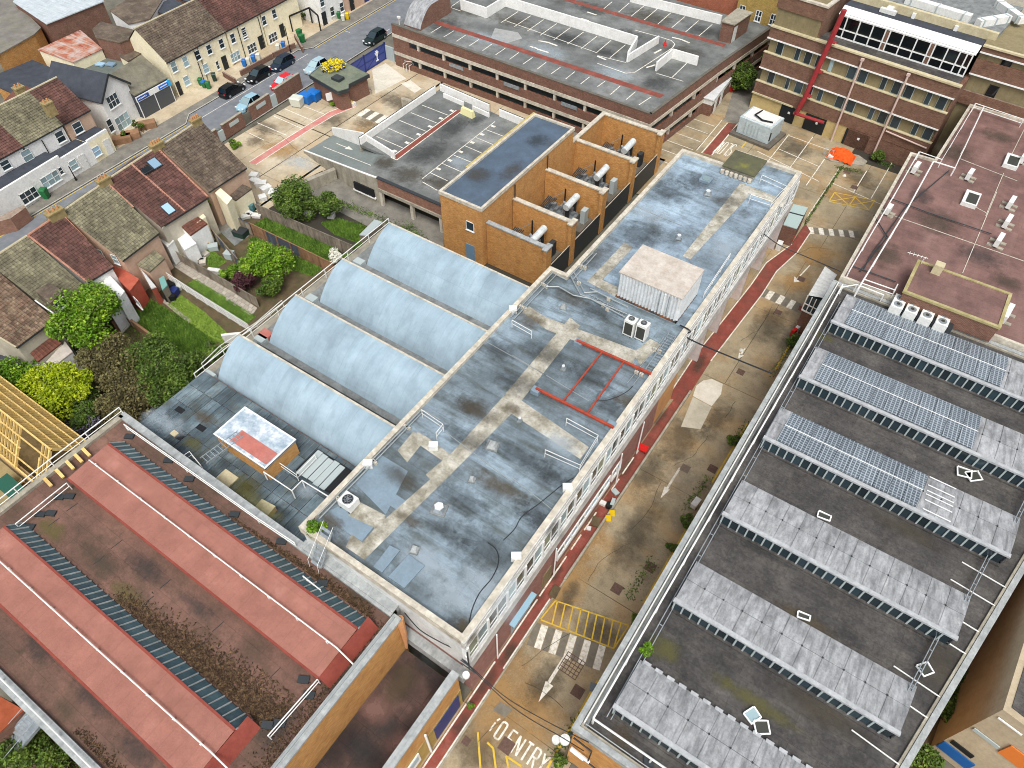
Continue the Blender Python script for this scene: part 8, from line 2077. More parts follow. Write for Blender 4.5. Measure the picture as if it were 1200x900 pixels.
lawn('middle_lawn',[(291,281),(299,278),(378,315),(366,324),(330,312)],M['grass'],M['blade'],3500,.3)
lawn('far_lawn',[(376,262),(398,257),(428,266),(420,285),(392,275)],M['grass'],M['blade'],3500,.3)
lawn('ivy_strip',[(400,304),(432,270),(446,264),(452,270),(425,300),(410,312)],M['grass'],M['blade'],4000,.4)
lawn('scrub_ground',[(98,400),(150,372),(230,428),(255,430),(235,450),(190,480),(100,520),(60,470)],M['soil'],M['blade'],5000,.3)
lawn('south_garden',[(0,850),(0,905),(120,905),(50,845)],M['soil'],M['blade'],2500,.2)
pa0,pa1,pa2,pa3=at(192,305),at(204,297.5),at(302,361),at(294,371)
pth=struct('paved_path',MB().prism([(p.x,p.y)for p in(pa0,pa1,pa2,pa3)],-.06,.0),M['concrete_dk'])
NA=24
for i in range(NA):
 for j in range(3):
  def B_(u,v):return(pa0*(1-v)+pa1*v)*(1-u)+(pa3*(1-v)+pa2*v)*u
  o=.5*(j%2)/NA*.8
  u0,u1=min(.999,i/NA+o+.003),min(1,(i+1)/NA+o-.003)
  c4=[B_(u0,j/3+.015),B_(u0,(j+1)/3-.015),B_(u1,(j+1)/3-.015),B_(u1,j/3+.015)]
  if u1-u0>.01:MB().prism([(p.x,p.y)for p in c4],-.03,.02+.012*((i*5+j*3)%4)/4).build('paving_slab',M['paver'],pth)
flat('garden_patio',[at(165,345)[:2],at(178,338)[:2],at(190,350)[:2],at(205,367)[:2],at(178,356)[:2],at(160,360)[:2]],.015,M['soil'])
flat('garden_stepping_path',[at(187,351)[:2],at(190,349)[:2],at(225,376)[:2],at(221,379)[:2]],.035,M['concrete'])
flat('timber_decking',[at(213,296)[:2],at(226,288)[:2],at(236,294)[:2],at(220,303)[:2]],.06,M['fence_brown'])
flat('side_alley',[at(183,284)[:2],at(190,281)[:2],at(207,297)[:2],at(193,307)[:2]],.012,M['concrete'])
flat('grey_patio',[at(248,262)[:2],at(268,255)[:2],at(292,276)[:2],at(275,288)[:2]],.012,M['valley'])
def fence(label,a,b,h,mats,a_z=None,bw=.42,posts=2.2,n_pat=6):
 p,q=at(*a,h),at(*b,h);p.z=q.z=0
 t=thing('board_fence',label,'fence',tuple(p),0,None)
 d_=(q-p);L_=d_.length;d_.normalize();nn=Vector((-d_.y,d_.x,0));n=int(L_/bw)
 for k in range(n):
  a0=p+d_*(L_*k/n+.015);a1=p+d_*(L_*(k+1)/n-.015);o=nn*(.02*(k%2))
  m=M[mats[(k//n_pat)%len(mats)]]
  w2=nn*.015
  MB().prism([tuple((a0+o-w2)[:2]),tuple((a1+o-w2)[:2]),tuple((a1+o+w2)[:2]),tuple((a0+o+w2)[:2])],0,h-.05-.04*(k%3)).build('board',m,t)
 k=0
 while k*posts<=L_:
  c=p+d_*min(L_,k*posts)-nn*.06;MB().box((c.x,c.y,0),(.1,.1,h+.03)).build('post',M[mats[0]],t);k+=1
 MB().beam(p+V(0,0,h-.02),q+V(0,0,h-.02),.09,.06).build('top_rail',M[mats[0]],t)
 return t
fence('pale grey upright board fence between the two highest gardens',(300,239),(412,287),1.8,['fence_grey'])
fence('patchwork board fence of brown and slate blue panels',(292,261),(391,309),1.7,['fence_brown','fence_blue','fence_blue','fence_brown'],n_pat=6)
fence('dark panel fence beside the cream rendered extension',(247,241),(292,262),1.8,['fence_blue','fence_grey'],n_pat=8)
fence('weathered grey fence along the left side of the long paved path',(184,282),(300,349),1.5,['fence_grey'],bw=.6)
fence('rotting grey fence between the small lawn and the patio table',(244,264),(278,303),1.6,['fence_grey','fence_blue'],n_pat=5)
fence('dark brown panel fence near the large green tree',(131,377),(146,366),1.8,['fence_brown'])
bwl=at(144,368,1.2);bw2=at(221,424,1.2)
tag(MB().beam(bwl-V(0,0,.6),bw2-V(0,0,.6),.25,1.2).build('garden_wall',M['fence_brown']),'low brick and timber wall between the lush lawn and the scrub','wall')
rail('white painted open railing with wire panels between the strip lawn and the bright lawn',[(192,318),(226,340),(290,380)],0,1.3,3,.05,step=1.6,cat='fence')
rail('white rail on top of the back wall behind the shrubs',[(236,426),(258,405),(300,378),(330,352)],3.2,.9,1,.04,cat='guard rail')
def small(name,label,cat,px,py,z,d_,m,rz=.3,parts=()):
 p=at(px,py,z+d_[2]/2);t=thing(name,label,cat,(p.x,p.y,z),rz,None,local=True)
 MB().taper((0,0,0),(d_[0]*.92,d_[1]*.92),(d_[0],d_[1]),d_[2]).build('body',m,t,local=True)
 MB().box((0,0,d_[2]),(d_[0]*1.04,d_[1]*1.04,.06)).build('top',parts[0]if parts else m,t,local=True)
 return t
bin_(155,334,'white lidded bin in the row below the salmon extension',M['bin_green'],.6,1.0,'wheeled bins',M['bin_white']);bin_(159,336,'blue lidded bin in the row below the salmon extension',M['bin_green'],.6,1.0,'wheeled bins',M['bin_blue']);bin_(163,339,'green lidded bin in the row below the salmon extension',M['bin_green'],.6,1.0)
bin_(276,337,'small green bin by the grey fence of the paved path',M['bin_green'],.3,.9)
sh_,q=block('garden_shed','turquoise shed roof beside the salmon porch','shed',[(186,326),(192,323),(196,334),(190,340)],2.0,'fence_grey',plain('turquoise_sheet','#6f9f98',.6))
for k,(px,py,m_)in enumerate([(199,336,'black'),(203,342,'navy'),(200,348,'black'),(206,338,'bin_white')]):
 small('garden_clutter',['black covered barbecue by the white railing','navy bag on the patio by the white railing','black sacks on the patio corner','pale box among the black sacks'][k],'clutter',px,py,0,(1.1,.9,.9-.15*k),M[m_],.4*k)
small('garden_table','black garden table on the grey patio','table',282,273,0,(1.6,1.2,.75),M['bin_dark'],.2,(M['dark_metal'],))
for k,(px,py)in enumerate([(285,245),(294,243)]):small('garden_chair',['left teal garden chair by the cream extension','right teal garden chair by the cream extension'][k],'chair',px,py,0,(.8,.7,.8),plain('teal_%d'%k,'#4a7a80',.5),.5)
for k,(px,py)in enumerate([(291,250),(301,253),(288,254)]):small('white_sack',['left white sack on the patio by the teal chairs','right white sack on the patio by the teal chairs','low white sack on the patio by the teal chairs'][k],'sack',px,py,0,(1.1,.7,.3),M['unit_white'],.5*k)
for k,(px,py)in enumerate([(300,213),(306,216),(312,222),(320,226),(324,229),(298,207),(308,232)]):
 small('white_scrap',['upper left','second','largest central','fourth','rightmost','topmost','lowest'][k]+' piece of white scrap heaped beside the dark brown roofed house','scrap',px,py,0,(1.5-.1*k,.9,.5+.1*(k%3)),M['unit_white'],.7*k)
small('red_toy_car','red and yellow toy on the lawn edge','toy',242,286,0,(.9,.7,.7),M['red_plastic'],.4,(M['yellow_plastic'],))
small('grey_scrap','grey bundle next to the red toy','scrap',250,290,0,(1.1,.8,.6),M['gframe'],.9)
for k,(px,py)in enumerate([(228,301),(234,304),(240,299),(238,307),(226,305)]):small('rubble_stone',['left','middle','upper','lower right','lower left'][k]+' pale pink slab in the heap beside the small lawn','rubble',px,py,0,(1.0,.7,.35),M['rubble'],.8*k)
small('white_bench','white bench on the lower edge of the small lawn','bench',251,318,0,(1.4,.5,.5),M['unit_white'],.4)
small('grey_box','grey metal crate by the rotting fence','crate',269,299,0,(1.0,.9,.8),M['gframe'],.3)
small('leaning_pane','white framed pane leaning on the garden end wall','frame',272,396,0,(1.8,.3,1.1),M['unit_white'],.75)
for k,(px,py)in enumerate([(361,251),(388,253)]):small('white_pot',['left white pot in the far garden','right white pot in the far garden'][k],'pot',px,py,0,(.9,.7,.5),M['unit_white'],.4)
cf,q=block('cold_frame','pale grey lean-to sheet roof in the corner of the far garden','cold frame',[(421,275),(439,257),(448,260),(430,276)],[1.6,1.6,1.9,1.9],'fence_grey','gframe')
# TREES AND SHRUBS
def shrub(name,label,cat,px,py,r_,h_,leaf,n,size=.17,stems=5,sub=9,rz=0,trunk=None,zc=None,stalk=None,group=None):
 """bush or tree: stems or a trunk with limbs, crown of small leaves in uneven clumps"""
 zc=zc if zc is not None else h_*.6
 r_*=.84;n=int(n*1.25);size*=.8;sub=int(sub*1.2)
 p=at(px,py,zc)
 t=thing(name,label,cat,(p.x,p.y,0),0,group)
 base=np.array([p.x,p.y,0])
 lobes=[]
 for k in range(sub):
  a=rng.uniform(0,6.28);rr=r_*rng.uniform(.15,.68)
  z=zc+(h_-zc)*rng.uniform(-.75,.6)*(1.1-rr/r_*.7)
  lobes.append((np.array([p.x+math.cos(a)*rr,p.y+math.sin(a)*rr,z]),r_*rng.uniform(.28,.46)))
 mb=MB()
 if trunk:
  top=zc*.75
  mb.tube([(p.x,p.y,0),(p.x+.1,p.y-.08,top*.5),(p.x,p.y,top)],[trunk,trunk*.8,trunk*.6],8)
  st=(p.x,p.y,top)
 for k,(c,lr)in enumerate(lobes[:max(stems,5)]):
  s0=st if trunk else(p.x+rng.normal(0,.2),p.y+rng.normal(0,.2),0)
  w0=(trunk or .09)*.5
  m_=((s0[0]+c[0])/2+rng.normal(0,.15),(s0[1]+c[1])/2+rng.normal(0,.15),(s0[2]+c[2])/2)
  mb.tube([s0,m_,tuple(c)],[w0,w0*.6,w0*.25],5)
  for j in range(3):
   e=c+rng.normal(size=3)*lr*.6;mb.tube([tuple(c),tuple(e)],[w0*.3,w0*.1],4)
 for k in range(26 if leaf in('leaf_brown','leaf_grey')else 8):
  c,lr=lobes[k%len(lobes)];d_=rng.normal(size=3);d_[2]=abs(d_[2]);d_/=np.linalg.norm(d_)
  mb.tube([tuple(c-d_*lr*.3),tuple(c+d_*lr*1.0+rng.normal(size=3)*.1),tuple(c+d_*lr*1.5+rng.normal(size=3)*.2)],[.035,.025,.012],4)
 mb.build('trunk' if trunk else 'stems',M['bark'],t)
 Ps=[]
 for c,lr in lobes:
  k=int(n/sub)
  Ps.append(leafball(k,c,(lr,lr,lr*.75),shell=.35))
 P=np.vstack(Ps);P[:,2]=np.maximum(P[:,2],.05)
 leaf_mesh(P,size).build('crown',M[leaf],t)
 return t
shrub('broad_tree','large bright green tree in front of the left end houses','tree',96,364,5.0,7.6,'leaf_green',15000,.19,8,22,trunk=.28,zc=5.0)
shrub('garden_tree','round fresh green tree beside the rooflight house','tree',230,226,3.0,5.6,'leaf_green',5500,.19,6,13,trunk=.16,zc=4.0)
shrub('garden_tree','airy bright green tree in the middle garden','tree',311,303,3.9,4.2,'leaf_green',7000,.17,6,16,trunk=.14,zc=2.4)
shrub('purple_shrub','dark purple leaved shrub beside the paved path','shrub',287,327,1.9,2.6,'leaf_purple',2600,.17,5,8)
shrub('green_shrub','low yellow green shrub next to the purple one','shrub',266,320,1.6,1.8,'leaf_green',1600,.15,5,7)
shrub('green_shrub','mid green shrub filling the garden below the airy tree','shrub',310,334,2.4,2.0,'leaf_dark',3000,.16,5,10)
shrub('olive_bush','large olive green bush under the yard wall','bush',352,234,4.4,4.2,'leaf_dark',9500,.18,7,18,zc=2.3)
shrub('olive_bush','darker bush trailing down from the yard wall','bush',383,240,2.6,3.0,'leaf_dark',3500,.18,5,10)
shrub('lime_tree','vivid yellow green bush between the tree and the timber house','bush',68,456,4.2,5.2,'leaf_lime',10500,.19,6,18,zc=3.4)
shrub('green_bush','mid green bush at the left edge above the timber roof','bush',20,448,3.6,4.2,'leaf_green',7000,.18,6,15,zc=2.6)
shrub('green_bush','dark green bush behind the timber roof','bush',92,478,3.0,3.6,'leaf_dark',5000,.18,6,12)
shrub('brown_thicket','brownish budding thicket right of the large green tree','thicket',128,424,3.8,4.4,'leaf_brown',7500,.16,9,16)
shrub('brown_thicket','brown and bare lower thicket near the pink factory corner','thicket',150,462,4.0,4.2,'leaf_brown',7500,.16,9,16)
shrub('olive_thicket','olive green thicket beside the lush lawn','thicket',172,418,3.8,4.0,'leaf_dark',7500,.16,8,16)
shrub('olive_thicket','green and brown thicket against the patchwork shed','thicket',192,448,4.0,4.0,'leaf_dark',8000,.16,8,16)
shrub('green_hedge','small green hedge at the top corner of the vaults','hedge',226,430,2.4,3.2,'leaf_dark',3600,.16,5,10)
shrub('green_hedge','green strip of hedge left of the first vault','hedge',250,412,1.9,3.2,'leaf_dark',2600,.15,5,8)
shrub('mauve_scrub','mauve grey leafless scrub behind the timber gable','scrub',96,497,2.6,2.6,'leaf_grey',3600,.14,9,10)
shrub('mauve_scrub','dark twiggy scrub beneath the parapet of the pink factory','scrub',118,485,2.8,2.6,'leaf_brown',3600,.14,9,10)
shrub('blossom_shrub','white flowering shrub at the end of the patchwork fence','shrub',391,298,1.7,1.5,'petal',1500,.12,5,7)
shrub('tall_weeds','green weeds in the corner pot by the access steps','plant',370,620,1.0,10.9,'leaf_green',1200,.16,4,6,zc=10.2)
shrub('yard_bush','bush beside the far back steps under the yellow house','bush',868,88,3.6,4.0,'leaf_dark',5500,.2,7,12)
shrub('yard_bush','thin green and red bush by the car park stair','bush',858,72,2.8,4.6,'leaf_dark',3600,.2,7,10)
shrub('yard_bush','dark bush under the yellow brick house','bush',880,60,2.6,4.2,'leaf_dark',3600,.2,7,10)
shrub('yard_weed','dark green bush at the foot of the far banded building','bush',1028,183,1.5,1.3,'leaf_dark',2200,.16,5,8)
for k,(px,py,r_,lab)in enumerate([(862,517,1.1,'dark weeds on the road against the solar roof parapet'),(807,610,1.0,'weeds growing at the road edge by the fourth pale roof'),(789,640,.8,'low weeds at the road edge below the white bag'),(928,398,1.3,'weeds at the road edge beside the red and white barrier'),(746,724,.7,'small weeds by the end of the hatched box'),(656,894,.7,'weeds at the foot of the orange brick corner')]):
 shrub('roadside_weeds',lab,'plant',px,py,r_,1.1,'leaf_dark',1000,.12,4,6)
shrub('roof_weeds','bright green weeds on the dark roof beside the nearest pale roof','plant',756,760,.7,9.0,'leaf_green',900,.12,3,5,zc=8.7)
shrub('doorstep_plant','small green plant on the red walkway by the blue hoarding','plant',551,826,.38,.5,'leaf_green',420,.09,3,5)
shrub('garden_shrub','green shrub at the bottom left below the gutter','shrub',18,880,2.6,2.4,'leaf_dark',3600,.15,6,9)
shrub('garden_shrub','second green shrub beside the metal stair','shrub',62,893,1.8,1.8,'leaf_dark',2600,.14,6,8)
shrub('garden_shrub','small plant under the gutter at the bottom left','shrub',30,825,1.3,1.6,'leaf_dark',1500,.13,5,6)
for k in range(7):
 t_=k/6;p=at(1195-75*t_,690+205*t_,1.5)
 q=(1165-60*t_+35,720+165*t_)
for k,(px,py)in enumerate([(1190,705),(1172,730),(1150,762),(1128,800),(1112,832),(1085,892)]):
 shrub('shaded_hedge',['topmost','second','third','fourth','fifth','lowest'][k]+' dark hedge clump between the solar roof and the beige building','hedge',px,py,1.9,2.2,'leaf_dark',2200,.17,5,8)
flat('hedge_ground',[at(1085,905)[:2],at(1110,868)[:2],at(1200,735)[:2],at(1215,640)[:2],at(1050,905)[:2]],.0,M['soil'])
for px,py in((165,148),(158,144),(145,157)):
 shrub('planter_plant',{165:'right',158:'middle',145:'left'}[px]+' green plant in the planters before the white gabled house','plant',px,py,.7,1.6,'leaf_dark',500,.14,3,5)
for px,py,lab in((330,5,'left small palm on the forecourt at the top'),(345,10,'middle small palm on the forecourt at the top'),(356,16,'right small palm on the forecourt at the top')):
 shrub('small_palm',lab,'plant',px,py,.8,1.8,'leaf_dark',400,.16,3,5)
shrub('yard_edge_weeds','weeds on the yard corner beside the street wall','plant',274,168,1.2,.9,'leaf_green',900,.13,4,6)
shrub('yard_edge_weeds','weeds against the gatehouse wall','plant',392,122,.9,.6,'leaf_green',600,.12,4,5)
def weeds_line(pts,n,w_=.25,label='weeds rooted along joints'):
 P=[]
 for a,b in pts:
  a=at(*a,0);b=at(*b,0)
  for k in range(n):
   q=a.lerp(b,rng.random());P.append((q.x+rng.normal(0,w_),q.y+rng.normal(0,w_),abs(rng.normal(.05,.07))))
 o=leaf_mesh(np.array(P),.09,.3).build('weeds',M['leaf_dark'],kind='stuff');o['label']=label
weeds_line([((987,195),(943,263))],900,.1,'green moss and weeds along the open joint of the north yard')
weeds_line([((980,196),(1010,202)),((1030,190),(1045,196))],300,.25,'weeds at the kerb of the orange sheeted island')
weeds_line([((400,238),(435,252)),((435,252),(478,270)),((478,262),(500,290)),((415,262),(450,280))],500,.35,'weeds along the foot of the ramped deck')
weeds_line([((247,158),(332,113))],500,.2,'weeds along the foot of the street wall')
weeds_line([((800,600),(830,560)),((735,700),(765,660)),((860,520),(880,500)),((905,440),(935,395)),((650,890),(680,842))],260,.3,'weeds along the road edge under the solar roof')
weeds_line([((548,92),(640,130)),((500,80),(550,95))],200,.3,'weeds along the foot of the car park front')
# TIMBER FRAME ROOF (new house, left)
th_=thing('timber_framed_house','new house with bare yellow timber roof rafters','house',(-55,6,0))
RX0,RX1,RY,RZ_=-66.0,-48.3,5.75,7.9
EF,EN,EZ=8.35,3.45,4.7
w_=MB();ring(w_,[(RX0,EN+.1),(RX1+.1,EN+.1),(RX1+.1,EF-.1),(RX0,EF-.1)],.2,0,EZ-.2);w_.build('wall',M['ply'],th_)
g=MB();g.add([(RX1,EN,EZ-.2),(RX1,EF,EZ-.2),(RX1,RY,RZ_-.15),(RX1-.15,EN,EZ-.2),(RX1-.15,EF,EZ-.2),(RX1-.15,RY,RZ_-.15)],[(0,1,2),(5,4,3),(0,3,4,1),(1,4,5,2),(2,5,3,0)]);g.build('gable_board',M['osb'],th_)
MB().beam((RX0,RY,RZ_),(RX1+.1,RY,RZ_),.12,.25).build('ridge_board',M['timber'],th_)
r0_=None
for k in range(45):
 x=RX1-.02-.44*k
 for(ye,s_)in((EF,1),(EN,-1)):
  if s_==-1 and 1.0<(RX1-x)<3.6:
   continue
  MB().beam((x,RY,RZ_-.02),(x,ye,EZ),.06,.17).build('rafter',M['timber'],th_)
for f_ in(.25,.5,.75,1.0):
 for ye in(EF,EN):
  if ye==EN and f_ in(.5,):x1_=RX1-3.6
  else:x1_=RX1
  MB().beam((RX0,RY+(ye-RY)*f_,RZ_+(EZ-RZ_)*f_+.08),(x1_,RY+(ye-RY)*f_,RZ_+(EZ-RZ_)*f_+.08),.12,.09).build('batten',M['timber'],th_)
for x in(-52.2,-49.2):MB().beam((x,RY-.8,RZ_-1.0),(x,EN,EZ+.1),.16,.2).build('trimmer',M['timber'],th_)
for ye in(EF,EN):MB().beam((RX1+.12,RY,RZ_+.05),(RX1+.12,ye,EZ+.05),.18,.22).build('barge_board',M['timber'],th_)
MB().beam((RX0,EN-.05,EZ-.15),(RX1,EN-.05,EZ-.15),.15,.3).build('eaves_board',M['ply'],th_)
MB().prism([(RX0,EN+.3),(RX1-.2,EN+.3),(RX1-.2,EF-.3),(RX0,EF-.3)],EZ-1.6,EZ-1.5).build('attic_floor',M['osb'],th_)
tag(MB().prism([(-56,1.6),(-49.0,1.6),(-49.0,2.9),(-56,2.9)],0,1.2).build('green_skip',plain('green_skip_paint','#24594a',.5)),'dark green skip beside the timber framed house','skip')
flat('building_site_ground',rc(-70,-9,-46.9,3.4),.0,mat('sandy_site_ground',[(.3,'#8a7a58'),(.7,'#a39269')],scale=.8,stain='#6f6a4c',stain_amt=.5,stain_scale=.5))
t=thing('timber_pallet','small yellow pallet on the sandy building site ground','pallet',tuple(at(24,571,.1)))
p=at(24,571,.1)
for k in range(4):MB().box((p.x-.6+.4*k,p.y,.12),(.14,1.2,.05),.1).build('slat',M['timber'],t)
for k in range(3):MB().box((p.x,p.y-.5+.5*k,.0),(1.4,.12,.12),.1).build('bearer',M['fence_brown'],t)
bb=thing('orange_tiled_building','building with an orange brown roof below the pink factory at the left edge','building',(-46,-13,0))
q=[at(-20,805,3.5),at(0,816,3.5),at(28,832,3.5),at(0,858,3.5),at(-30,880,3.5)]
MB().prism([(p.x,p.y)for p in q],0,3.4).build('wall',M['redbrick'],bb);MB().prism([(p.x,p.y)for p in q],3.4,3.5).build('roof',mat('orange_brown_roof',[(.3,'#8a4528'),(.7,'#a5573a')],scale=1),bb)
ms=thing('metal_stair','galvanised metal stair with open treads at the bottom left','stair',tuple(at(25,850,2)))
s0,s1,s2,s3=at(36,832,3.6),at(52,845,3.6),at(-6,880,1.2),at(12,893,1.2)
for a,b in((s0,s2),(s1,s3)):MB().beam(a,b,.1,.25).build('stringer',M['steel'],ms);MB().tube([a+V(0,0,.9),b+V(0,0,.9)],.03,5).build('handrail',M['steel'],ms)
for k in range(15):
 f_=k/14;MB().beam(s0.lerp(s2,f_),s1.lerp(s3,f_),.2,.04).build('tread',M['steel'],ms)
# CARS
def car(px,py,label,colour,L=4.3,W=1.78,H=1.48,face=-1,hatch=.5,zc=.8,off=0):
 p=at(px,py,zc)
 t=thing('parked_car',label,'car',(p.x,p.y,-.02),math.atan2(SD.y,SD.x)+(math.pi if face<0 else 0)+off,'cars parked along the street',local=True)
 paint=mat('car_paint_'+label.split()[0],[(.3,colour),(.7,colour)],rough=.4,bump=0,fine=.02,spec=.35,coat=.12)
 prof=[(-.5,.42,.62),(-.49,.58,.80),(-.40,.80,.93),(-.2,.90,.98),(.05,.92,1.0),(.2,.90,1.0),(.26,.86,.99),(.40,.74,.95),(.485,.58,.82),(.5,.40,.66)]
 vs=[];fs=[]
 for x,z,w_ in prof:
  for y,zz in((-.5*w_,.2),(-.5*w_*1.0,z*.62),(-.47*w_,z*.97),(-.38*w_,z*1.0),(0,z*1.02),(.38*w_,z),(.47*w_,z*.97),(.5*w_,z*.62),(.5*w_,.2)):
   vs.append((x*L,y*W,zz))
 n=len(prof)
 for i in range(n-1):
  for j in range(8):fs.append((i*9+j,(i+1)*9+j,(i+1)*9+j+1,i*9+j+1))
 fs+=[tuple(range(9))[::-1],tuple(range((n-1)*9,n*9))]
 MB().add(vs,fs).build('body',paint,t,local=True,smooth=False)
 ca=[(-.46 if hatch>.4 else-.40,.86,.90),(-.38 if hatch>.4 else-.27,H*.96,.70),(-.15,H,.72),(.02,H*.985,.71),(.24,.90,.88)]
 vs=[];fs=[]
 for x,z,w_ in ca:vs+=[(x*L,-.5*W*w_,z),(x*L,.5*W*w_,z)]
 base=[(-.46*L if hatch>.4 else-.40*L,.84),(.24*L,.84)]
 cab=MB()
 pr=[(x,z,w_)for x,z,w_ in ca]
 for(x0,z0,w0),(x1,z1,w1)in zip(pr,pr[1:]):
  a=[(x0*L,-.5*W*w0,z0),(x0*L,.5*W*w0,z0),(x1*L,.5*W*w1,z1),(x1*L,-.5*W*w1,z1)]
  lo=[(x0*L,-.46*W,.85),(x1*L,-.46*W,.85)];ro=[(x0*L,.46*W,.85),(x1*L,.46*W,.85)]
  cab.add(a+lo+ro,[(0,3,2,1),(0,4,5,3),(1,2,7,6)])
 cab.build('windows',M['glass_blk']if colour!='#c8202c' else M['glass_lt'],t,local=True)
 rf_=MB();(xa,za,wa),(xb_,zb,wb),(xc,zc_,wc)=pr[1],pr[2],pr[3]
 for(x0,z0,w0),(x1,z1,w1)in((pr[1],pr[2]),(pr[2],pr[3])):
  rf_.add([(x0*L,-.48*W*w0,z0+.02),(x0*L,.48*W*w0,z0+.02),(x1*L,.48*W*w1,z1+.02),(x1*L,-.48*W*w1,z1+.02)],[(0,3,2,1)])
 rf_.build('roof',paint,t,local=True)
 pl_=MB()
 for s_ in(-1,1):
  for i0,i1 in((0,1),(3,4)):
   (x0,z0,w0),(x1,z1,w1)=pr[i0],pr[i1];pl_.beam((x0*L,s_*.49*W*w0,z0+.01),(x1*L,s_*.49*W*w1,z1+.01),.07)
  pl_.beam((-.06*L,s_*.49*W*.72,H*.99),(-.06*L,s_*.47*W,.88),.07)
 pl_.build('pillars',paint,t,local=True)
 MB().add([(.245*L,-.40*W,.92),(.245*L,.40*W,.92),(.03*L,.33*W,H*.985),(.03*L,-.33*W,H*.985)],[(0,1,2,3)]).build('windscreen',M['glass_lt']if colour in('#c8202c','#8fb4c4','#9bb5c0')else M['glass'],t,local=True)
 for x in(-.31,.32):
  for s_ in(-1,1):
   w1=MB().tube([(x*L,s_*(W/2-.2),.31),(x*L,s_*(W/2+.015),.31)],.31,16).build('wheel',M['black'],t,local=True)
   MB().tube([(x*L,s_*(W/2+.0),.31),(x*L,s_*(W/2+.03),.31)],.19,12).build('rim',M['steel'],w1,local=True)
 for s_ in(-1,1):
  MB().box((.47*L,s_*.36*W,.60),(.16,.32,.14)).build('headlight',M['frame'],t,local=True)
  MB().box((-.485*L,s_*.36*W,.68),(.08,.26,.2)).build('tail_light',M['red_plastic'],t,local=True)
  MB().box((.17*L,s_*.53*W,.92),(.18,.14,.12)).build('wing_mirror',paint,t,local=True)
 MB().box((.5*L,0,.42),(.03,.5,.12)).build('number_plate',M['frame'],t,local=True)
 return t
car(271,103,'black hatchback nearest the shop, parked on the far side','#101316',4.2,face=1)
car(302,86,'black car parked between the other black car and the dark blue car','#0e1114',4.3)
car(330,72,'dark blue estate car at the right end of the parked line','#1c2a3c',4.4,W=1.8,H=1.55)
car(331,95,'red hatchback parked behind the brick yard wall','#c8202c',4.1)
car(291,119,'pale blue hatchback parked lowest behind the yard wall','#8fb4c4',4.0)
car(370,76,'pale blue grey car parked beside the yellow flowers','#9bb5c0',4.2)
car(439,42,'dark green black estate car parked outside the blue gate','#16282a',4.6,H=1.55)
# THINGS ON THE ROADS
p=at(752,524,.4);rb2=thing('red_bench','bright red folding bench across the red walkway','bench',(p.x,p.y,0),.05,local=True)
MB().box((0,0,.35),(1.15,.75,.08)).build('seat',M['red_plastic'],rb2,local=True)
mb=MB();mb.beam((-.57,.2,.44),(.57,.2,.44),.08,.06);mb.beam((-.57,-.2,.44),(.57,-.2,.44),.08,.06);mb.build('seat_rib',M['red_plastic'],rb2,local=True)
for x in(-.5,.5):MB().box((x,0,0),(.08,.7,.36)).build('leg',M['dark_metal'],rb2,local=True)
for k,(px,py)in enumerate([(717,599.5),(712.5,605.5)]):
 p=at(px,py,.3);t=thing('yellow_sign_board',['upper','lower'][k]+' yellow folding floor sign by the walkway kerb','floor sign',(p.x,p.y,0),.5,'pair of yellow floor signs',local=True)
 for s_ in(-1,1):MB().add([(-.3,s_*.28,0),(.3,s_*.28,0),(.22,s_*.02,.62),(-.22,s_*.02,.62)],[(0,1,2,3)]).build('board',M['yellow_plastic'],t,local=True)
small('white_box','white box on the red walkway near the yellow signs','box',706,590,0,(.6,.4,.3),M['unit_white'],.1)
small('grey_bag','grey and pale bag leaning on the kerb wall by the yellow signs','bag',718,589,.3,(.3,.7,.3),M['gframe'],.2)
small('dark_bag','dark bag between the white box and the kerb wall','bag',714,593,0,(.5,.5,.5),M['black'],.2)
small('grey_cover','grey sheet crumpled over the kerb end above the white box','sheet',721,577,.2,(.6,.45,.2),M['gframe'],-.4)
small('leaf_heap','brown heap of leaves on the walkway below the white box','leaves',698,612,0,(.7,.9,.18),M['soil'],.3)
small('white_disc','small white bowl on the red walkway','bowl',690,619.5,0,(.35,.35,.15),M['unit_white'],.3)
small('leaf_heap','dark heap of leaves at the lower end of the kerb wall','leaves',650,694,0,(.6,1.0,.18),M['soil'],.1)
small('white_bag','white sack hanging at the road edge beside the solar roof','sack',815,590,.2,(.5,.9,.6),M['unit_white'],-.1)
t=thing('plastic_barrier','red and white plastic barrier lying by the road edge weeds','barrier',tuple(at(933,386,.3)))
p,q=at(928,391,.5),at(940,381,.5);MB().beam(p,q,.35,.8).build('barrier_body',M['red_plastic'],t);MB().beam(p.lerp(q,.35)+V(0,0,.03),p.lerp(q,.6)+V(0,0,.03),.37,.82).build('white_band',M['unit_white'],t)
quad=[at(937,358),at(953,364),at(947,369),at(935,363)]
flat('red_doorstep_paint',[p[:2]for p in quad],.01,M['redpath'])
t=thing('traffic_island','grey kerbed island with weeds before the far building','island',tuple(at(990,190)))
iq=[at(966,186),at(976,176),at(1006,183),at(1016,190),at(1012,195),at(975,190)]
MB().prism([(p.x,p.y)for p in iq],0,.15).build('island_top',M['concrete'],t)
p=at(987,181,.5);t2=thing('orange_sheet_heap','bright orange sheeting heaped on the kerbed island','sheeting',(p.x,p.y,.15))
P=[];mb=MB();n=12;vs=[]
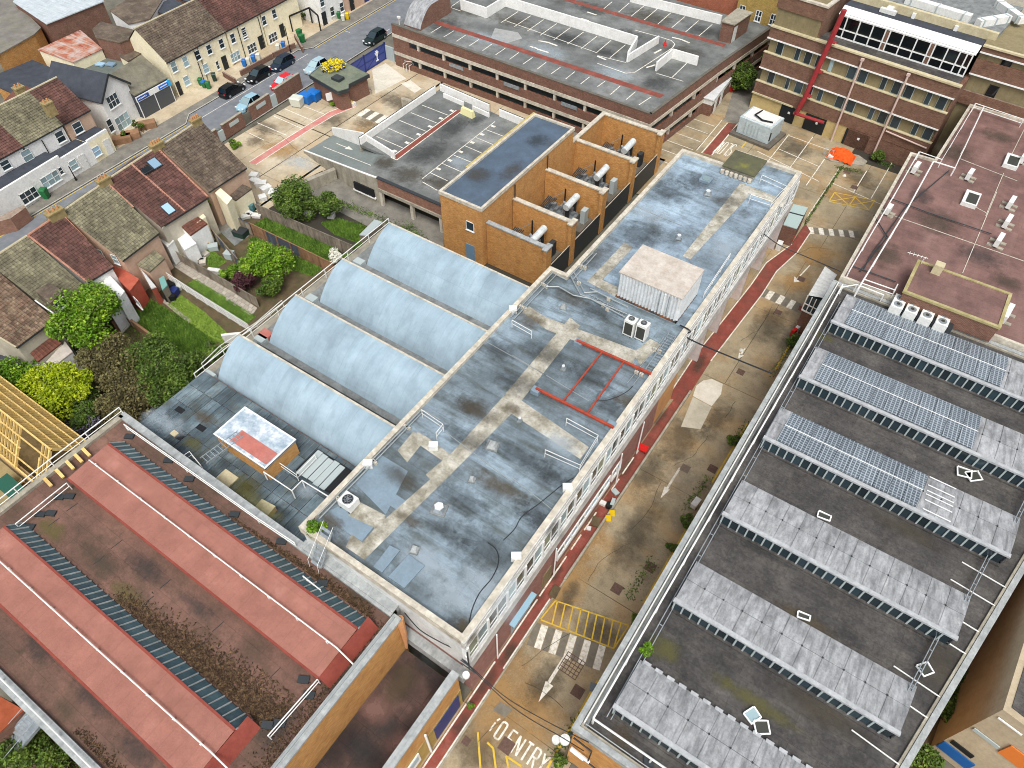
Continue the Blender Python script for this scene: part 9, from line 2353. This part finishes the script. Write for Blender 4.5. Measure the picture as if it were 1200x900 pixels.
for i in range(n+1):
 for j in range(n+1):
  u,v=i/n*2-1,j/n*2-1;z=max(0,1-u*u-v*v)**.5*1.0+rng.normal(0,.10)
  vs.append((p.x+u*1.7,p.y+v*1.3,.16+max(0,z)))
mb.add(vs,[(i*(n+1)+j,(i+1)*(n+1)+j,(i+1)*(n+1)+j+1,i*(n+1)+j+1)for i in range(n)for j in range(n)]);mb.build('sheet',M['tarp'],t2)
p=at(970,181,.3);t=thing('barrier_frame','grey steel frame at the left tip of the kerbed island','frame',(p.x,p.y,.15));MB().tube([(p.x-.5,p.y,.2),(p.x-.5,p.y,1.1),(p.x+.6,p.y,1.1),(p.x+.6,p.y,.2)],.06,5).build('hoop',M['gframe'],t);MB().box((p.x+.5,p.y-.2,.15),(.7,.5,.3)).build('foot',M['unit_white'],t)
for px,py,lab in((989.5,206,'white litter bag in the north yard bay'),(869,410.5,'white paper scrap by the worn middle arrow')):
 p=at(px,py,0);tag(MB().taper((p.x,p.y,0),(.45,.35),(.2,.15),.18,.4).build('litter',M['unit_white']),lab,'litter')
tg=thing('timber_store','brown walled store with a pale blue green sheet roof beside the main block','store',(-10.3,79,0))
q=[at(929,241,2.6),at(937,244,2.6),at(946,242,2.6),at(934,264,2.6),at(924,268,2.6),at(919,262,2.6)]
sx=[(-11.1,71.0),(-9.6,71.0),(-9.6,79.5),(-11.1,79.5)]
sx=[(p.x,p.y)for p in(at(930,239,2.6),at(947,243,2.6),at(934,268,2.6),at(918,263,2.6))]
MB().prism(sx,0,2.5).build('wall',M['redbrick'],tg);MB().prism(sx,2.5,2.6).build('sheet_roof',plain('pale_green_sheet','#a5b8b4',.6),tg)
a,b=Vector(sx[0]).lerp(Vector(sx[3]),.42),Vector(sx[1]).lerp(Vector(sx[2]),.42);MB().beam((*a,2.63),(*b,2.63),.15,.08).build('roof_joint',M['dark_metal'],tg)
p=at(923,280,.5);small('red_gas_cage','red cage of small bottles beside the brown store','cage',924,280,0,(1.1,.9,.9),M['red_plastic'],.1)
small('white_drum','white and dark drum beside the red cage','drum',913,288,0,(.6,.8,.9),M['unit_white'],.1)
for o in bpy.data.objects:
 if '_w' in o:del o['_w']
